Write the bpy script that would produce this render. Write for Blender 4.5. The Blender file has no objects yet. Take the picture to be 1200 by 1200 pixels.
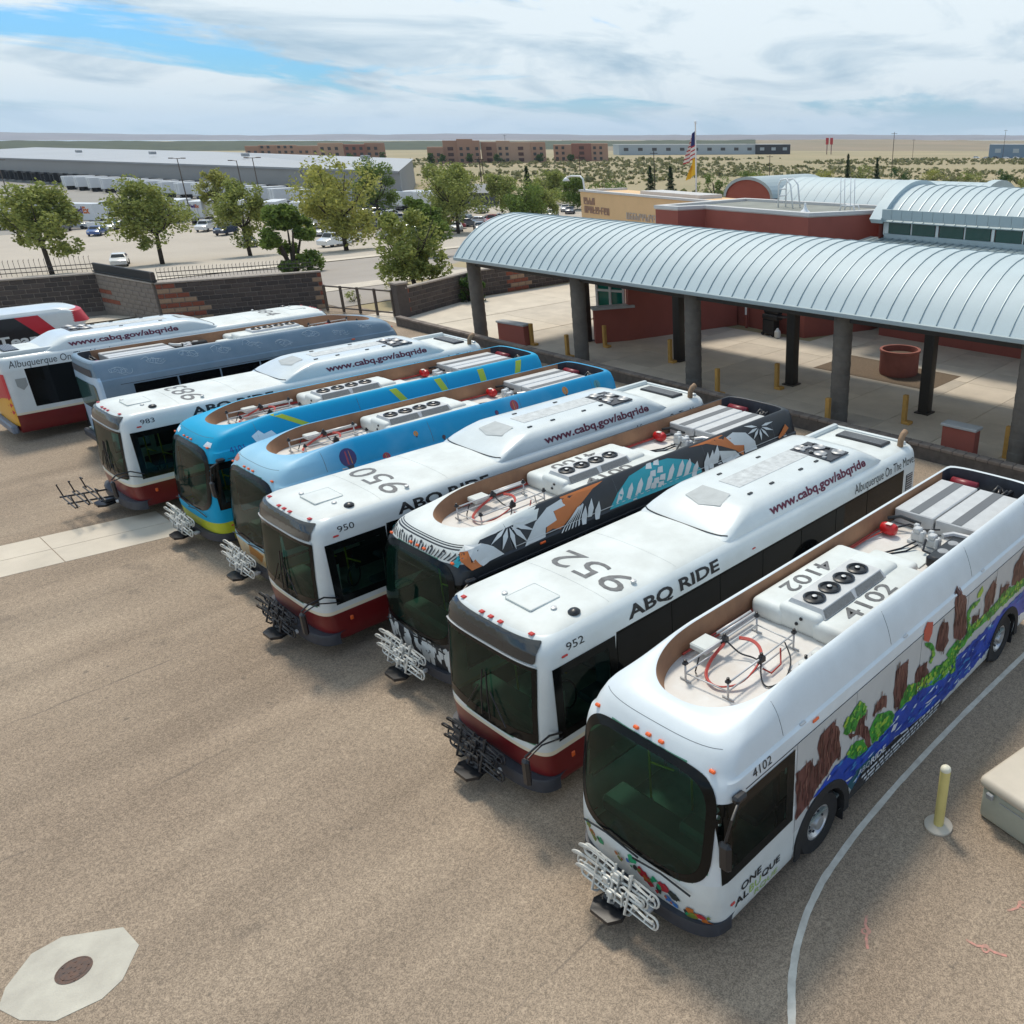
import bpy, bmesh, math, random
from mathutils import Vector, Matrix, noise
random.seed(11)
R = math.radians
sc = bpy.context.scene
col = sc.collection

# ------------------------------------------------------------------ camera
cam_d = bpy.data.cameras.new('camera')
cam = bpy.data.objects.new('camera', cam_d); col.objects.link(cam)
cam.location = (6.2007, -5.5681, 9.6523)
cam.rotation_euler = (R(90 - 23.769), 0, R(39.8816))
cam_d.sensor_fit = 'HORIZONTAL'; cam_d.sensor_width = 36
cam_d.lens = 29.52; cam_d.shift_x = -0.2083; cam_d.shift_y = -0.0039
cam_d.clip_start = 0.1; cam_d.clip_end = 30000
sc.camera = cam

# ------------------------------------------------------------------ sky and sun
SUN_EL, SUN_AZ = 60, 297          # azimuth: compass degrees in the scene, 0 = +Y, clockwise
w = bpy.data.worlds.new('World'); sc.world = w; w.use_nodes = True
nt = w.node_tree; nt.nodes.clear()
def wn(t, **k):
    n = nt.nodes.new(t)
    for a, b in k.items(): setattr(n, a, b)
    return n
sky = wn('ShaderNodeTexSky', sky_type='NISHITA', sun_disc=False)
sky.sun_elevation = R(SUN_EL); sky.sun_rotation = R(SUN_AZ); sky.air_density = 1.0; sky.dust_density = 1.2
tc = wn('ShaderNodeTexCoord'); sep = wn('ShaderNodeSeparateXYZ')
nt.links.new(tc.outputs['Generated'], sep.inputs[0])
zc = wn('ShaderNodeMath', operation='MAXIMUM'); zc.inputs[1].default_value = 0.0
nt.links.new(sep.outputs['Z'], zc.inputs[0])
za = wn('ShaderNodeMath', operation='ADD'); za.inputs[1].default_value = 0.16
nt.links.new(zc.outputs[0], za.inputs[0])
dx = wn('ShaderNodeMath', operation='DIVIDE'); dy = wn('ShaderNodeMath', operation='DIVIDE')
for d, ax in ((dx, 'X'), (dy, 'Y')):
    nt.links.new(sep.outputs[ax], d.inputs[0]); nt.links.new(za.outputs[0], d.inputs[1])
cmb = wn('ShaderNodeCombineXYZ'); nt.links.new(dx.outputs[0], cmb.inputs[0]); nt.links.new(dy.outputs[0], cmb.inputs[1])
def cloud_noise(scale, detail, rough, dist, off, sx=(1.0, 0.55, 1), rot=35):
    mp = wn('ShaderNodeMapping'); mp.inputs['Location'].default_value = off
    mp.inputs['Rotation'].default_value = (0, 0, R(rot)); mp.inputs['Scale'].default_value = sx
    nt.links.new(cmb.outputs[0], mp.inputs[0])
    n = wn('ShaderNodeTexNoise'); n.inputs['Scale'].default_value = scale; n.inputs['Detail'].default_value = detail
    n.inputs['Roughness'].default_value = rough; n.inputs['Distortion'].default_value = dist
    nt.links.new(mp.outputs[0], n.inputs['Vector']); return n
CLOUD_OFF = (0, 0, 0)
n1 = cloud_noise(0.7, 11, 0.6, 0.7, CLOUD_OFF, (1, .7, 1)); n2 = cloud_noise(1.1, 11, 0.62, 0.9, (9.1, 4.4, 2.0), (1, .7, 1))
cov = wn('ShaderNodeValToRGB'); cov.color_ramp.elements[0].position = 0.415; cov.color_ramp.elements[1].position = 0.48
cov.color_ramp.elements[0].color = (0.04, 0.04, 0.04, 1); cov.color_ramp.elements[1].color = (0.97, 0.97, 0.97, 1)
nt.links.new(n1.outputs['Fac'], cov.inputs[0])
tone = wn('ShaderNodeValToRGB'); e = tone.color_ramp.elements
e[0].position = 0.36; e[0].color = (2.9, 3.95, 4.75, 1); e[1].position = 0.54; e[1].color = (5.8, 6.4, 6.65, 1)
nt.links.new(n2.outputs['Fac'], tone.inputs[0])
sks = wn('ShaderNodeMixRGB', blend_type='MULTIPLY'); sks.inputs[0].default_value = 1.0; sks.inputs[2].default_value = (0.24, 0.62, 1.0, 1); nt.links.new(sky.outputs[0], sks.inputs[1])
mx = wn('ShaderNodeMixRGB'); nt.links.new(cov.outputs[0], mx.inputs[0])
nt.links.new(sks.outputs[0], mx.inputs[1]); nt.links.new(tone.outputs[0], mx.inputs[2])
hz_r = wn('ShaderNodeMapRange'); hz_r.inputs[1].default_value = 0.0; hz_r.inputs[2].default_value = 0.05; hz_r.inputs[3].default_value = 0.8; hz_r.inputs[4].default_value = 0.0
nt.links.new(zc.outputs[0], hz_r.inputs[0])
mh = wn('ShaderNodeMixRGB'); mh.inputs[2].default_value = (4.3, 5.5, 6.2, 1); nt.links.new(hz_r.outputs[0], mh.inputs[0]); nt.links.new(mx.outputs[0], mh.inputs[1])
bg = wn('ShaderNodeBackground'); bg.inputs['Strength'].default_value = 0.108
nt.links.new(mh.outputs[0], bg.inputs[0])
wo = wn('ShaderNodeOutputWorld'); nt.links.new(bg.outputs[0], wo.inputs[0])

sun_d = bpy.data.lights.new('sun', 'SUN'); sun_d.energy = 2.1; sun_d.angle = R(11); sun_d.color = (1.0, 0.91, 0.78)
sun = bpy.data.objects.new('sun', sun_d); col.objects.link(sun); sun.location = (0, 0, 60)
sd = Vector((math.sin(R(SUN_AZ)) * math.cos(R(SUN_EL)), math.cos(R(SUN_AZ)) * math.cos(R(SUN_EL)), math.sin(R(SUN_EL))))
sun.rotation_euler = sd.to_track_quat('Z', 'Y').to_euler()
vs = sc.view_settings; vs.view_transform = 'Standard'; vs.look = 'None'; vs.gamma = 1; vs.exposure = 0.5; vs.use_curve_mapping = False
sc.render.engine = 'CYCLES'; sc.cycles.use_denoising = True; sc.cycles.max_bounces = 6; sc.cycles.transparent_max_bounces = 12

# ------------------------------------------------------------------ materials
MATS = {}
def M(name, c=(0.5, 0.5, 0.5), rough=0.5, metal=0.0, var=0.0, vscale=3.0, bump=0.0, bscale=40.0, spec=0.5, c2=None, coat=0.0, detail=6):
    """a Principled material, its colour varied by object-space noise, with optional fine relief"""
    if name in MATS: return MATS[name]
    m = bpy.data.materials.new(name); m.use_nodes = True; MATS[name] = m
    t = m.node_tree; b = t.nodes['Principled BSDF']
    b.inputs['Base Color'].default_value = (*c, 1); b.inputs['Roughness'].default_value = rough
    b.inputs['Metallic'].default_value = metal; b.inputs['Specular IOR Level'].default_value = spec
    b.inputs['Coat Weight'].default_value = coat
    m.diffuse_color = (*c, 1)
    if var or bump or c2:
        co = t.nodes.new('ShaderNodeTexCoord')
    if var or c2:
        n = t.nodes.new('ShaderNodeTexNoise'); n.inputs['Scale'].default_value = vscale; n.inputs['Detail'].default_value = detail; n.inputs['Roughness'].default_value = 0.6
        t.links.new(co.outputs['Object'], n.inputs['Vector'])
        r = t.nodes.new('ShaderNodeValToRGB'); r.color_ramp.elements[0].position = 0.3; r.color_ramp.elements[1].position = 0.7
        lo = tuple(x * (1 - var) for x in c) if not c2 else c2
        r.color_ramp.elements[0].color = (*lo, 1)
        r.color_ramp.elements[1].color = (*(tuple(min(1, x * (1 + var * .6)) for x in c) if not c2 else c), 1)
        t.links.new(n.outputs['Fac'], r.inputs[0]); t.links.new(r.outputs[0], b.inputs['Base Color'])
    if bump:
        n = t.nodes.new('ShaderNodeTexNoise'); n.inputs['Scale'].default_value = bscale; n.inputs['Detail'].default_value = 4
        t.links.new(co.outputs['Object'], n.inputs['Vector'])
        bp = t.nodes.new('ShaderNodeBump'); bp.inputs['Strength'].default_value = bump; bp.inputs['Distance'].default_value = 0.02
        t.links.new(n.outputs['Fac'], bp.inputs['Height']); t.links.new(bp.outputs[0], b.inputs['Normal'])
    return m

def glass_material(name, tint, refl=0.9, film=(.08, .2, .15), film_mix=.04):
    """tinted glass: clear tint and reflection, with a diffuse film added to lighten the dark glass"""
    m = bpy.data.materials.new(name); m.use_nodes = True; t = m.node_tree; t.nodes.clear(); MATS[name] = m
    tr = t.nodes.new('ShaderNodeBsdfTransparent'); tr.inputs[0].default_value = (*tint, 1)
    gl = t.nodes.new('ShaderNodeBsdfGlossy'); gl.inputs['Roughness'].default_value = 0.03; gl.inputs[0].default_value = (refl, refl, refl, 1)
    df = t.nodes.new('ShaderNodeBsdfDiffuse'); df.inputs[0].default_value = (*film, 1); m2 = t.nodes.new('ShaderNodeMixShader'); m2.inputs[0].default_value = film_mix  # diffuse film added to brighten glass that looks into a dim interior
    fr = t.nodes.new('ShaderNodeFresnel'); fr.inputs[0].default_value = 1.42
    mx = t.nodes.new('ShaderNodeMixShader'); o = t.nodes.new('ShaderNodeOutputMaterial')
    t.links.new(tr.outputs[0], m2.inputs[1]); t.links.new(df.outputs[0], m2.inputs[2])
    t.links.new(fr.outputs[0], mx.inputs[0]); t.links.new(m2.outputs[0], mx.inputs[1]); t.links.new(gl.outputs[0], mx.inputs[2])
    t.links.new(mx.outputs[0], o.inputs[0]); return m
GLASS = glass_material('windshield_glass', (0.27, 0.58, 0.44), 0.5, (.04, .2, .14), .06)

# ------------------------------------------------------------------ mesh helpers
class MB:
    def __init__(s): s.v = []; s.f = []; s.m = []
    def add(s, vs, fs, mi=0):
        o = len(s.v); s.v += [tuple(p) for p in vs]
        for f in fs: s.f.append(tuple(i + o for i in f)); s.m.append(mi)
        return s
    def poly(s, pts, mi=0): return s.add(pts, [tuple(range(len(pts)))], mi)
    def box(s, c, d, mi=0, rz=0.0):
        x, y, z = d[0] / 2, d[1] / 2, d[2] / 2
        vs = [(-x, -y, -z), (x, -y, -z), (x, y, -z), (-x, y, -z), (-x, -y, z), (x, -y, z), (x, y, z), (-x, y, z)]
        cs, sn = math.cos(rz), math.sin(rz)
        vs = [(c[0] + a * cs - b * sn, c[1] + a * sn + b * cs, c[2] + q) for a, b, q in vs]
        return s.add(vs, [(3, 2, 1, 0), (4, 5, 6, 7), (0, 1, 5, 4), (1, 2, 6, 5), (2, 3, 7, 6), (3, 0, 4, 7)], mi)
    def bbox(s, c, d, bev=0.02, mi=0, seg=1, rot=None):
        bm = bmesh.new(); bmesh.ops.create_cube(bm, size=1)
        for v in bm.verts: v.co = Vector((v.co.x * d[0], v.co.y * d[1], v.co.z * d[2]))
        bmesh.ops.bevel(bm, geom=list(bm.edges), offset=bev, segments=seg, affect='EDGES', profile=0.5)
        bm.verts.index_update(); mt = rot or Matrix.Identity(3)
        s.add([tuple(mt @ v.co + Vector(c)) for v in bm.verts], [[v.index for v in f.verts] for f in bm.faces], mi); bm.free(); return s
    def prism(s, pts, z0, z1, mi=0, cap_mi=None):
        n = len(pts); a = sum(pts[i][0] * pts[(i + 1) % n][1] - pts[(i + 1) % n][0] * pts[i][1] for i in range(n))
        if a < 0: pts = pts[::-1]
        vs = [(x, y, z0) for x, y in pts] + [(x, y, z1) for x, y in pts]
        s.add(vs, [(i, (i + 1) % n, n + (i + 1) % n, n + i) for i in range(n)], mi)
        s.add(vs, [tuple(range(n))[::-1], tuple(range(n, 2 * n))], mi if cap_mi is None else cap_mi); return s
    def tube(s, pts, r, n=6, mi=0, closed=False, r1=None):
        P = [Vector(p) for p in pts]; N = len(P); vs = []; prev = None
        for i, p in enumerate(P):
            if closed: d = P[(i + 1) % N] - P[i - 1]
            else: d = P[min(i + 1, N - 1)] - P[max(i - 1, 0)]
            d = d.normalized() if d.length > 1e-9 else Vector((0, 0, 1))
            if prev is None:
                a = d.cross(Vector((0, 0, 1)))
                if a.length < 1e-3: a = d.cross(Vector((1, 0, 0)))
            else: a = prev - d * prev.dot(d)
            a.normalize(); prev = a; b = d.cross(a)
            rr = r if r1 is None else r + (r1 - r) * i / max(1, N - 1)
            for k in range(n):
                t = 2 * math.pi * k / n; vs.append(tuple(p + a * (math.cos(t) * rr) + b * (math.sin(t) * rr)))
        fs = []
        for i in range(N if closed else N - 1):
            j = (i + 1) % N
            for k in range(n): fs.append((i * n + k, i * n + (k + 1) % n, j * n + (k + 1) % n, j * n + k))
        if not closed: fs += [tuple(range(n))[::-1], tuple(range((N - 1) * n, N * n))]
        return s.add(vs, fs, mi)
    def lathe(s, prof, n=16, c=(0, 0, 0), axis='z', mi=0, a0=0.0):
        vs = []; k = len(prof)
        for i in range(n):
            t = 2 * math.pi * i / n + a0; cs, sn = math.cos(t), math.sin(t)
            for r, h in prof:
                if axis == 'z': p = (r * cs, r * sn, h)
                elif axis == 'x': p = (h, r * cs, r * sn)
                else: p = (r * sn, h, r * cs)
                vs.append((p[0] + c[0], p[1] + c[1], p[2] + c[2]))
        fs = []
        for i in range(n):
            j = (i + 1) % n
            for q in range(k - 1): fs.append((i * k + q, j * k + q, j * k + q + 1, i * k + q + 1))
        if prof[0][0] > 1e-6: fs.append(tuple(i * k for i in range(n))[::-1])
        if prof[-1][0] > 1e-6: fs.append(tuple(i * k + k - 1 for i in range(n)))
        return s.add(vs, fs, mi)
    def mesh(s, name, mats, smooth=False):
        me = bpy.data.meshes.new(name); me.from_pydata(s.v, [], s.f)
        for m in (mats if isinstance(mats, (list, tuple)) else [mats]): me.materials.append(m)
        me.polygons.foreach_set('material_index', s.m)
        if smooth: me.polygons.foreach_set('use_smooth', [True] * len(s.f))
        me.update()
        if smooth and smooth is not True: me.set_sharp_from_angle(angle=R(smooth))
        return me
    def build(s, name, mats, parent=None, smooth=False, loc=None, rz=0.0):
        return ob(name, s.mesh(name, mats, smooth), parent, loc, rz)

def ob(name, data, parent=None, loc=None, rz=0.0, scale=None):
    o = bpy.data.objects.new(name, data); col.objects.link(o)
    if parent is not None: o.parent = parent
    if loc is not None: o.location = loc
    if rz: o.rotation_euler = (0, 0, rz)
    if scale: o.scale = scale
    return o
def tag(o, label=None, cat=None, group=None, kind=None):
    if label: o['label'] = label
    if cat: o['category'] = cat
    if group: o['group'] = group
    if kind: o['kind'] = kind
    return o
def thing(name, label, cat, loc=(0, 0, 0), rz=0.0, group=None):
    return tag(ob(name, None, None, loc, rz), label, cat, group)
def struct(o): o['kind'] = 'structure'; return o
def copy_tree(o, parent=None):
    c = o.copy(); col.objects.link(c); c.parent = parent
    for ch in list(o.children): copy_tree(ch, c)
    return c

def text_geo(txt, bold=0.0, shear=0.0, space=1.0):
    """vertices and faces of a line of lettering, scaled to the unit box"""
    cu = bpy.data.curves.new('lettering', 'FONT'); cu.body = txt; cu.offset = bold; cu.shear = shear; cu.space_character = space
    cu.resolution_u = 3; o = bpy.data.objects.new('lettering', cu); col.objects.link(o)
    me = o.to_mesh(); vs = [(v.co.x, v.co.y) for v in me.vertices]; fs = [tuple(p.vertices) for p in me.polygons]
    o.to_mesh_clear(); bpy.data.objects.remove(o); bpy.data.curves.remove(cu)
    x0 = min(v[0] for v in vs); x1 = max(v[0] for v in vs); y0 = min(v[1] for v in vs); y1 = max(v[1] for v in vs)
    return [((x - x0) / (x1 - x0), (y - y0) / (y1 - y0)) for x, y in vs], fs
def lettering(mb, txt, fn, mi=0, bold=0.0, shear=0.0, space=1.0):
    vs, fs = text_geo(txt, bold, shear, space); o, px, py = Vector(fn(0, 0)), Vector(fn(1, 0)), Vector(fn(0, 1))
    W_, H_ = (px - o).length, (py - o).length; bm = bmesh.new(); bv = [bm.verts.new((u * W_, v * H_, 0)) for u, v in vs]
    for f in fs:
        try: bm.faces.new([bv[i] for i in f])
        except ValueError: pass
    bmesh.ops.triangulate(bm, faces=bm.faces[:])
    for _ in range(3):
        es = [e for e in bm.edges if e.calc_length() > max(.07, H_ * .3)]
        if not es: break
        bmesh.ops.subdivide_edges(bm, edges=es, cuts=1); bmesh.ops.triangulate(bm, faces=bm.faces[:])
    bm.verts.index_update()
    mb.add([fn(v.co.x / W_, v.co.y / H_) for v in bm.verts], [[v.index for v in f.verts] for f in bm.faces], mi); bm.free()
def decal(mb, polys, fn, maxlen=0.25, base=0.004, step=0.0012):
    """flat print: 2D polygons (material index, points) laid on a surface by fn(u, v, offset)"""
    for k, (mi, pts) in enumerate(polys):
        bm = bmesh.new(); vv = [bm.verts.new((p[0], p[1], 0)) for p in pts]
        try: bm.faces.new(vv)
        except ValueError: bm.free(); continue
        bmesh.ops.triangulate(bm, faces=bm.faces[:])
        for _ in range(5):
            es = [e for e in bm.edges if e.calc_length() > maxlen]
            if not es: break
            bmesh.ops.subdivide_edges(bm, edges=es, cuts=1); bmesh.ops.triangulate(bm, faces=bm.faces[:])
        bm.verts.index_update()
        mb.add([fn(v.co.x, v.co.y, base + step * k) for v in bm.verts], [[v.index for v in f.verts] for f in bm.faces], mi); bm.free()
def zg(x, y):
    """height of the ground: level round the depot, falling away behind the boundary walls"""
    return -5 * min(1, max(0, max(-52 - x, y - 48) / 68))
MURAL= [('river', [(2.27, 1.27), (2.57, 1.35), (2.71, 1.41), (3.02, 1.35), (3.43, 1.14), (3.77, 1.06), (4.2, 1.09), (4.57, 1.28), (4.94, 1.32), (5.39, 1.24), (6.15, 1.05), (6.71, 0.99), (7.5, 0.92), (8.33, 0.89), (9.43, 0.89), (10.03, 0.85), (10.18, 0.44), (9.36, 0.65), (8.42, 0.58), (7.65, 0.37), (6.44, 0.5), (5.72, 0.61), (4.7, 0.78), (4.03, 0.75), (3.65, 0.73), (3.34, 0.58), (3.11, 0.82), (2.9, 1.0), (2.59, 1.16)]), ('text', [(3.15, 0.65), (3.33, 0.64), (3.48, 0.79), (3.76, 0.82), (4.52, 0.78), (6.15, 0.56), (6.3, 0.39), (3.62, 0.26), (3.24, 0.35)]), ('teal', [(3.14, 0.77), (3.38, 0.91), (3.75, 0.89), (3.96, 0.91), (3.81, 0.76), (3.48, 0.73), (3.3, 0.58)]), ('rock', [(1.75, 1.95), (1.87, 1.93), (2.1, 1.95), (2.2, 1.77), (2.32, 1.78), (2.27, 2.14), (2.32, 2.23), (2.49, 2.25), (2.65, 2.27), (2.77, 2.1), (2.81, 1.85), (2.87, 1.51), (2.67, 1.49), (2.56, 1.4), (2.28, 1.31), (2.09, 1.17), (1.8, 1.1)]), ('rock', [(3.25, 1.68), (3.34, 1.91), (3.55, 1.86), (3.53, 1.66), (3.68, 1.44), (3.79, 1.1), (3.7, 1.13), (3.57, 1.38), (3.3, 1.62), (3.12, 1.67), (3.04, 1.81)]), ('rock', [(3.75, 1.72), (3.83, 1.85), (3.99, 1.93), (4.15, 1.85), (4.17, 1.6), (3.98, 1.68), (3.77, 1.67)]), ('rock', [(4.43, 1.45), (4.38, 1.88), (4.38, 2.17), (4.74, 2.17), (4.8, 1.84), (4.83, 1.52), (4.6, 1.38)]), ('rock', [(5.1, 1.34), (5.07, 1.75), (5.13, 1.83), (5.48, 1.78), (5.56, 1.48), (5.37, 1.33)]), ('rock', [(6.45, 1.74), (6.32, 2.51), (6.53, 2.72), (6.81, 2.35), (6.98, 1.57), (6.66, 1.6)]), ('rock', [(5.74, 1.9), (5.77, 2.16), (5.9, 2.34), (6.12, 2.23), (6.25, 1.8), (6.05, 1.68)]), ('rock', [(7.17, 1.71), (7.16, 1.86), (7.48, 1.76), (7.44, 1.68), (7.22, 1.65)]), ('rock', [(7.69, 1.63), (7.63, 2.05), (7.97, 2.26), (8.13, 2.1), (8.1, 1.75), (7.83, 1.6)]), ('rock', [(8.36, 1.7), (8.36, 1.94), (8.84, 1.8), (8.52, 1.66)]), ('rock', [(8.94, 1.72), (8.94, 2.16), (9.33, 2.35), (9.6, 1.62), (9.21, 1.6)]), ('rock', [(9.66, 1.66), (9.57, 2.12), (10.03, 2.18), (10.35, 1.6)]), ('leaf', [(2.92, 1.88), (2.92, 2.08), (3.19, 2.17), (3.34, 2.22), (3.53, 2.0), (3.52, 1.87), (3.34, 1.88), (3.24, 1.73), (3.01, 1.8)]), ('leaf', [(3.03, 1.38), (3.12, 1.48), (3.31, 1.51), (3.52, 1.41), (3.68, 1.12), (3.43, 1.14)]), ('leaf', [(3.68, 1.47), (3.9, 1.65), (4.13, 1.54), (4.37, 1.43), (4.48, 1.28), (4.41, 1.19), (4.19, 1.15), (3.94, 1.12), (3.8, 1.15)]), ('leaf', [(4.61, 1.32), (4.71, 1.56), (4.87, 1.66), (5.19, 1.52), (5.53, 1.5), (5.95, 1.45), (6.22, 1.42), (6.61, 1.4), (6.72, 0.95), (5.92, 1.12), (5.28, 1.3), (4.84, 1.32)]), ('leaf', [(6.2, 1.54), (6.53, 1.63), (6.93, 1.53), (7.08, 1.69), (7.62, 1.63), (8.09, 1.65), (8.64, 1.75), (9.6, 1.62), (10.72, 1.52), (10.83, 1.25), (9.68, 1.41), (8.89, 1.43), (8.17, 1.41), (7.33, 1.47), (7.15, 1.42), (6.85, 1.34), (6.36, 1.37)]), ('lime', [(5.26, 1.4), (5.49, 1.47), (5.71, 1.38), (5.74, 1.25), (5.48, 1.27)]), ('lime', [(3.99, 1.33), (4.11, 1.42), (4.28, 1.4), (4.21, 1.31)]), ('lime', [(3.33, 1.34), (3.45, 1.35), (3.52, 1.25), (3.4, 1.24)]), ('lime', [(7.24, 1.58), (7.36, 1.62), (7.64, 1.57), (7.59, 1.51), (7.36, 1.51)]), ('lime', [(8.33, 1.58), (8.53, 1.62), (8.82, 1.63), (8.77, 1.55), (8.48, 1.54)]), ('lime', [(7.26, 2.18), (7.27, 2.27), (7.44, 2.36), (7.51, 2.23), (7.4, 2.15)]), ('coral', [(5.23, 2.48), (5.35, 2.58), (5.54, 2.5), (5.53, 2.3), (5.44, 2.17), (5.24, 2.3)]), ('leaf', [(5.3, 2.22), (5.47, 2.15), (5.67, 1.97), (5.72, 1.81), (5.63, 1.65), (5.56, 1.7), (5.61, 1.9), (5.46, 2.07), (5.32, 2.16)]), ('leaf', [(7.05, 1.57), (6.88, 2.07), (7.02, 2.13), (7.41, 2.12), (7.4, 2.06), (7.08, 2.04), (7.01, 1.95), (7.11, 1.58)]), ('white', [(5.56, 0.88), (5.98, 0.83), (6.02, 0.78), (5.67, 0.83)]), ('white', [(4.73, 0.77), (5.0, 0.72), (5.03, 0.67), (4.78, 0.72)]), ('white', [(3.06, 0.93), (3.26, 0.89), (3.29, 0.85), (3.11, 0.88)]), ('white', [(4.39, 1.0), (4.47, 1.1), (4.61, 1.07), (4.53, 0.97)]), ('white', [(6.19, 1.12), (6.41, 1.11), (6.42, 1.07), (6.22, 1.09)]), ('white', [(2.54, 1.29), (2.6, 1.36), (2.64, 1.32), (2.57, 1.28)])]
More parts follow.
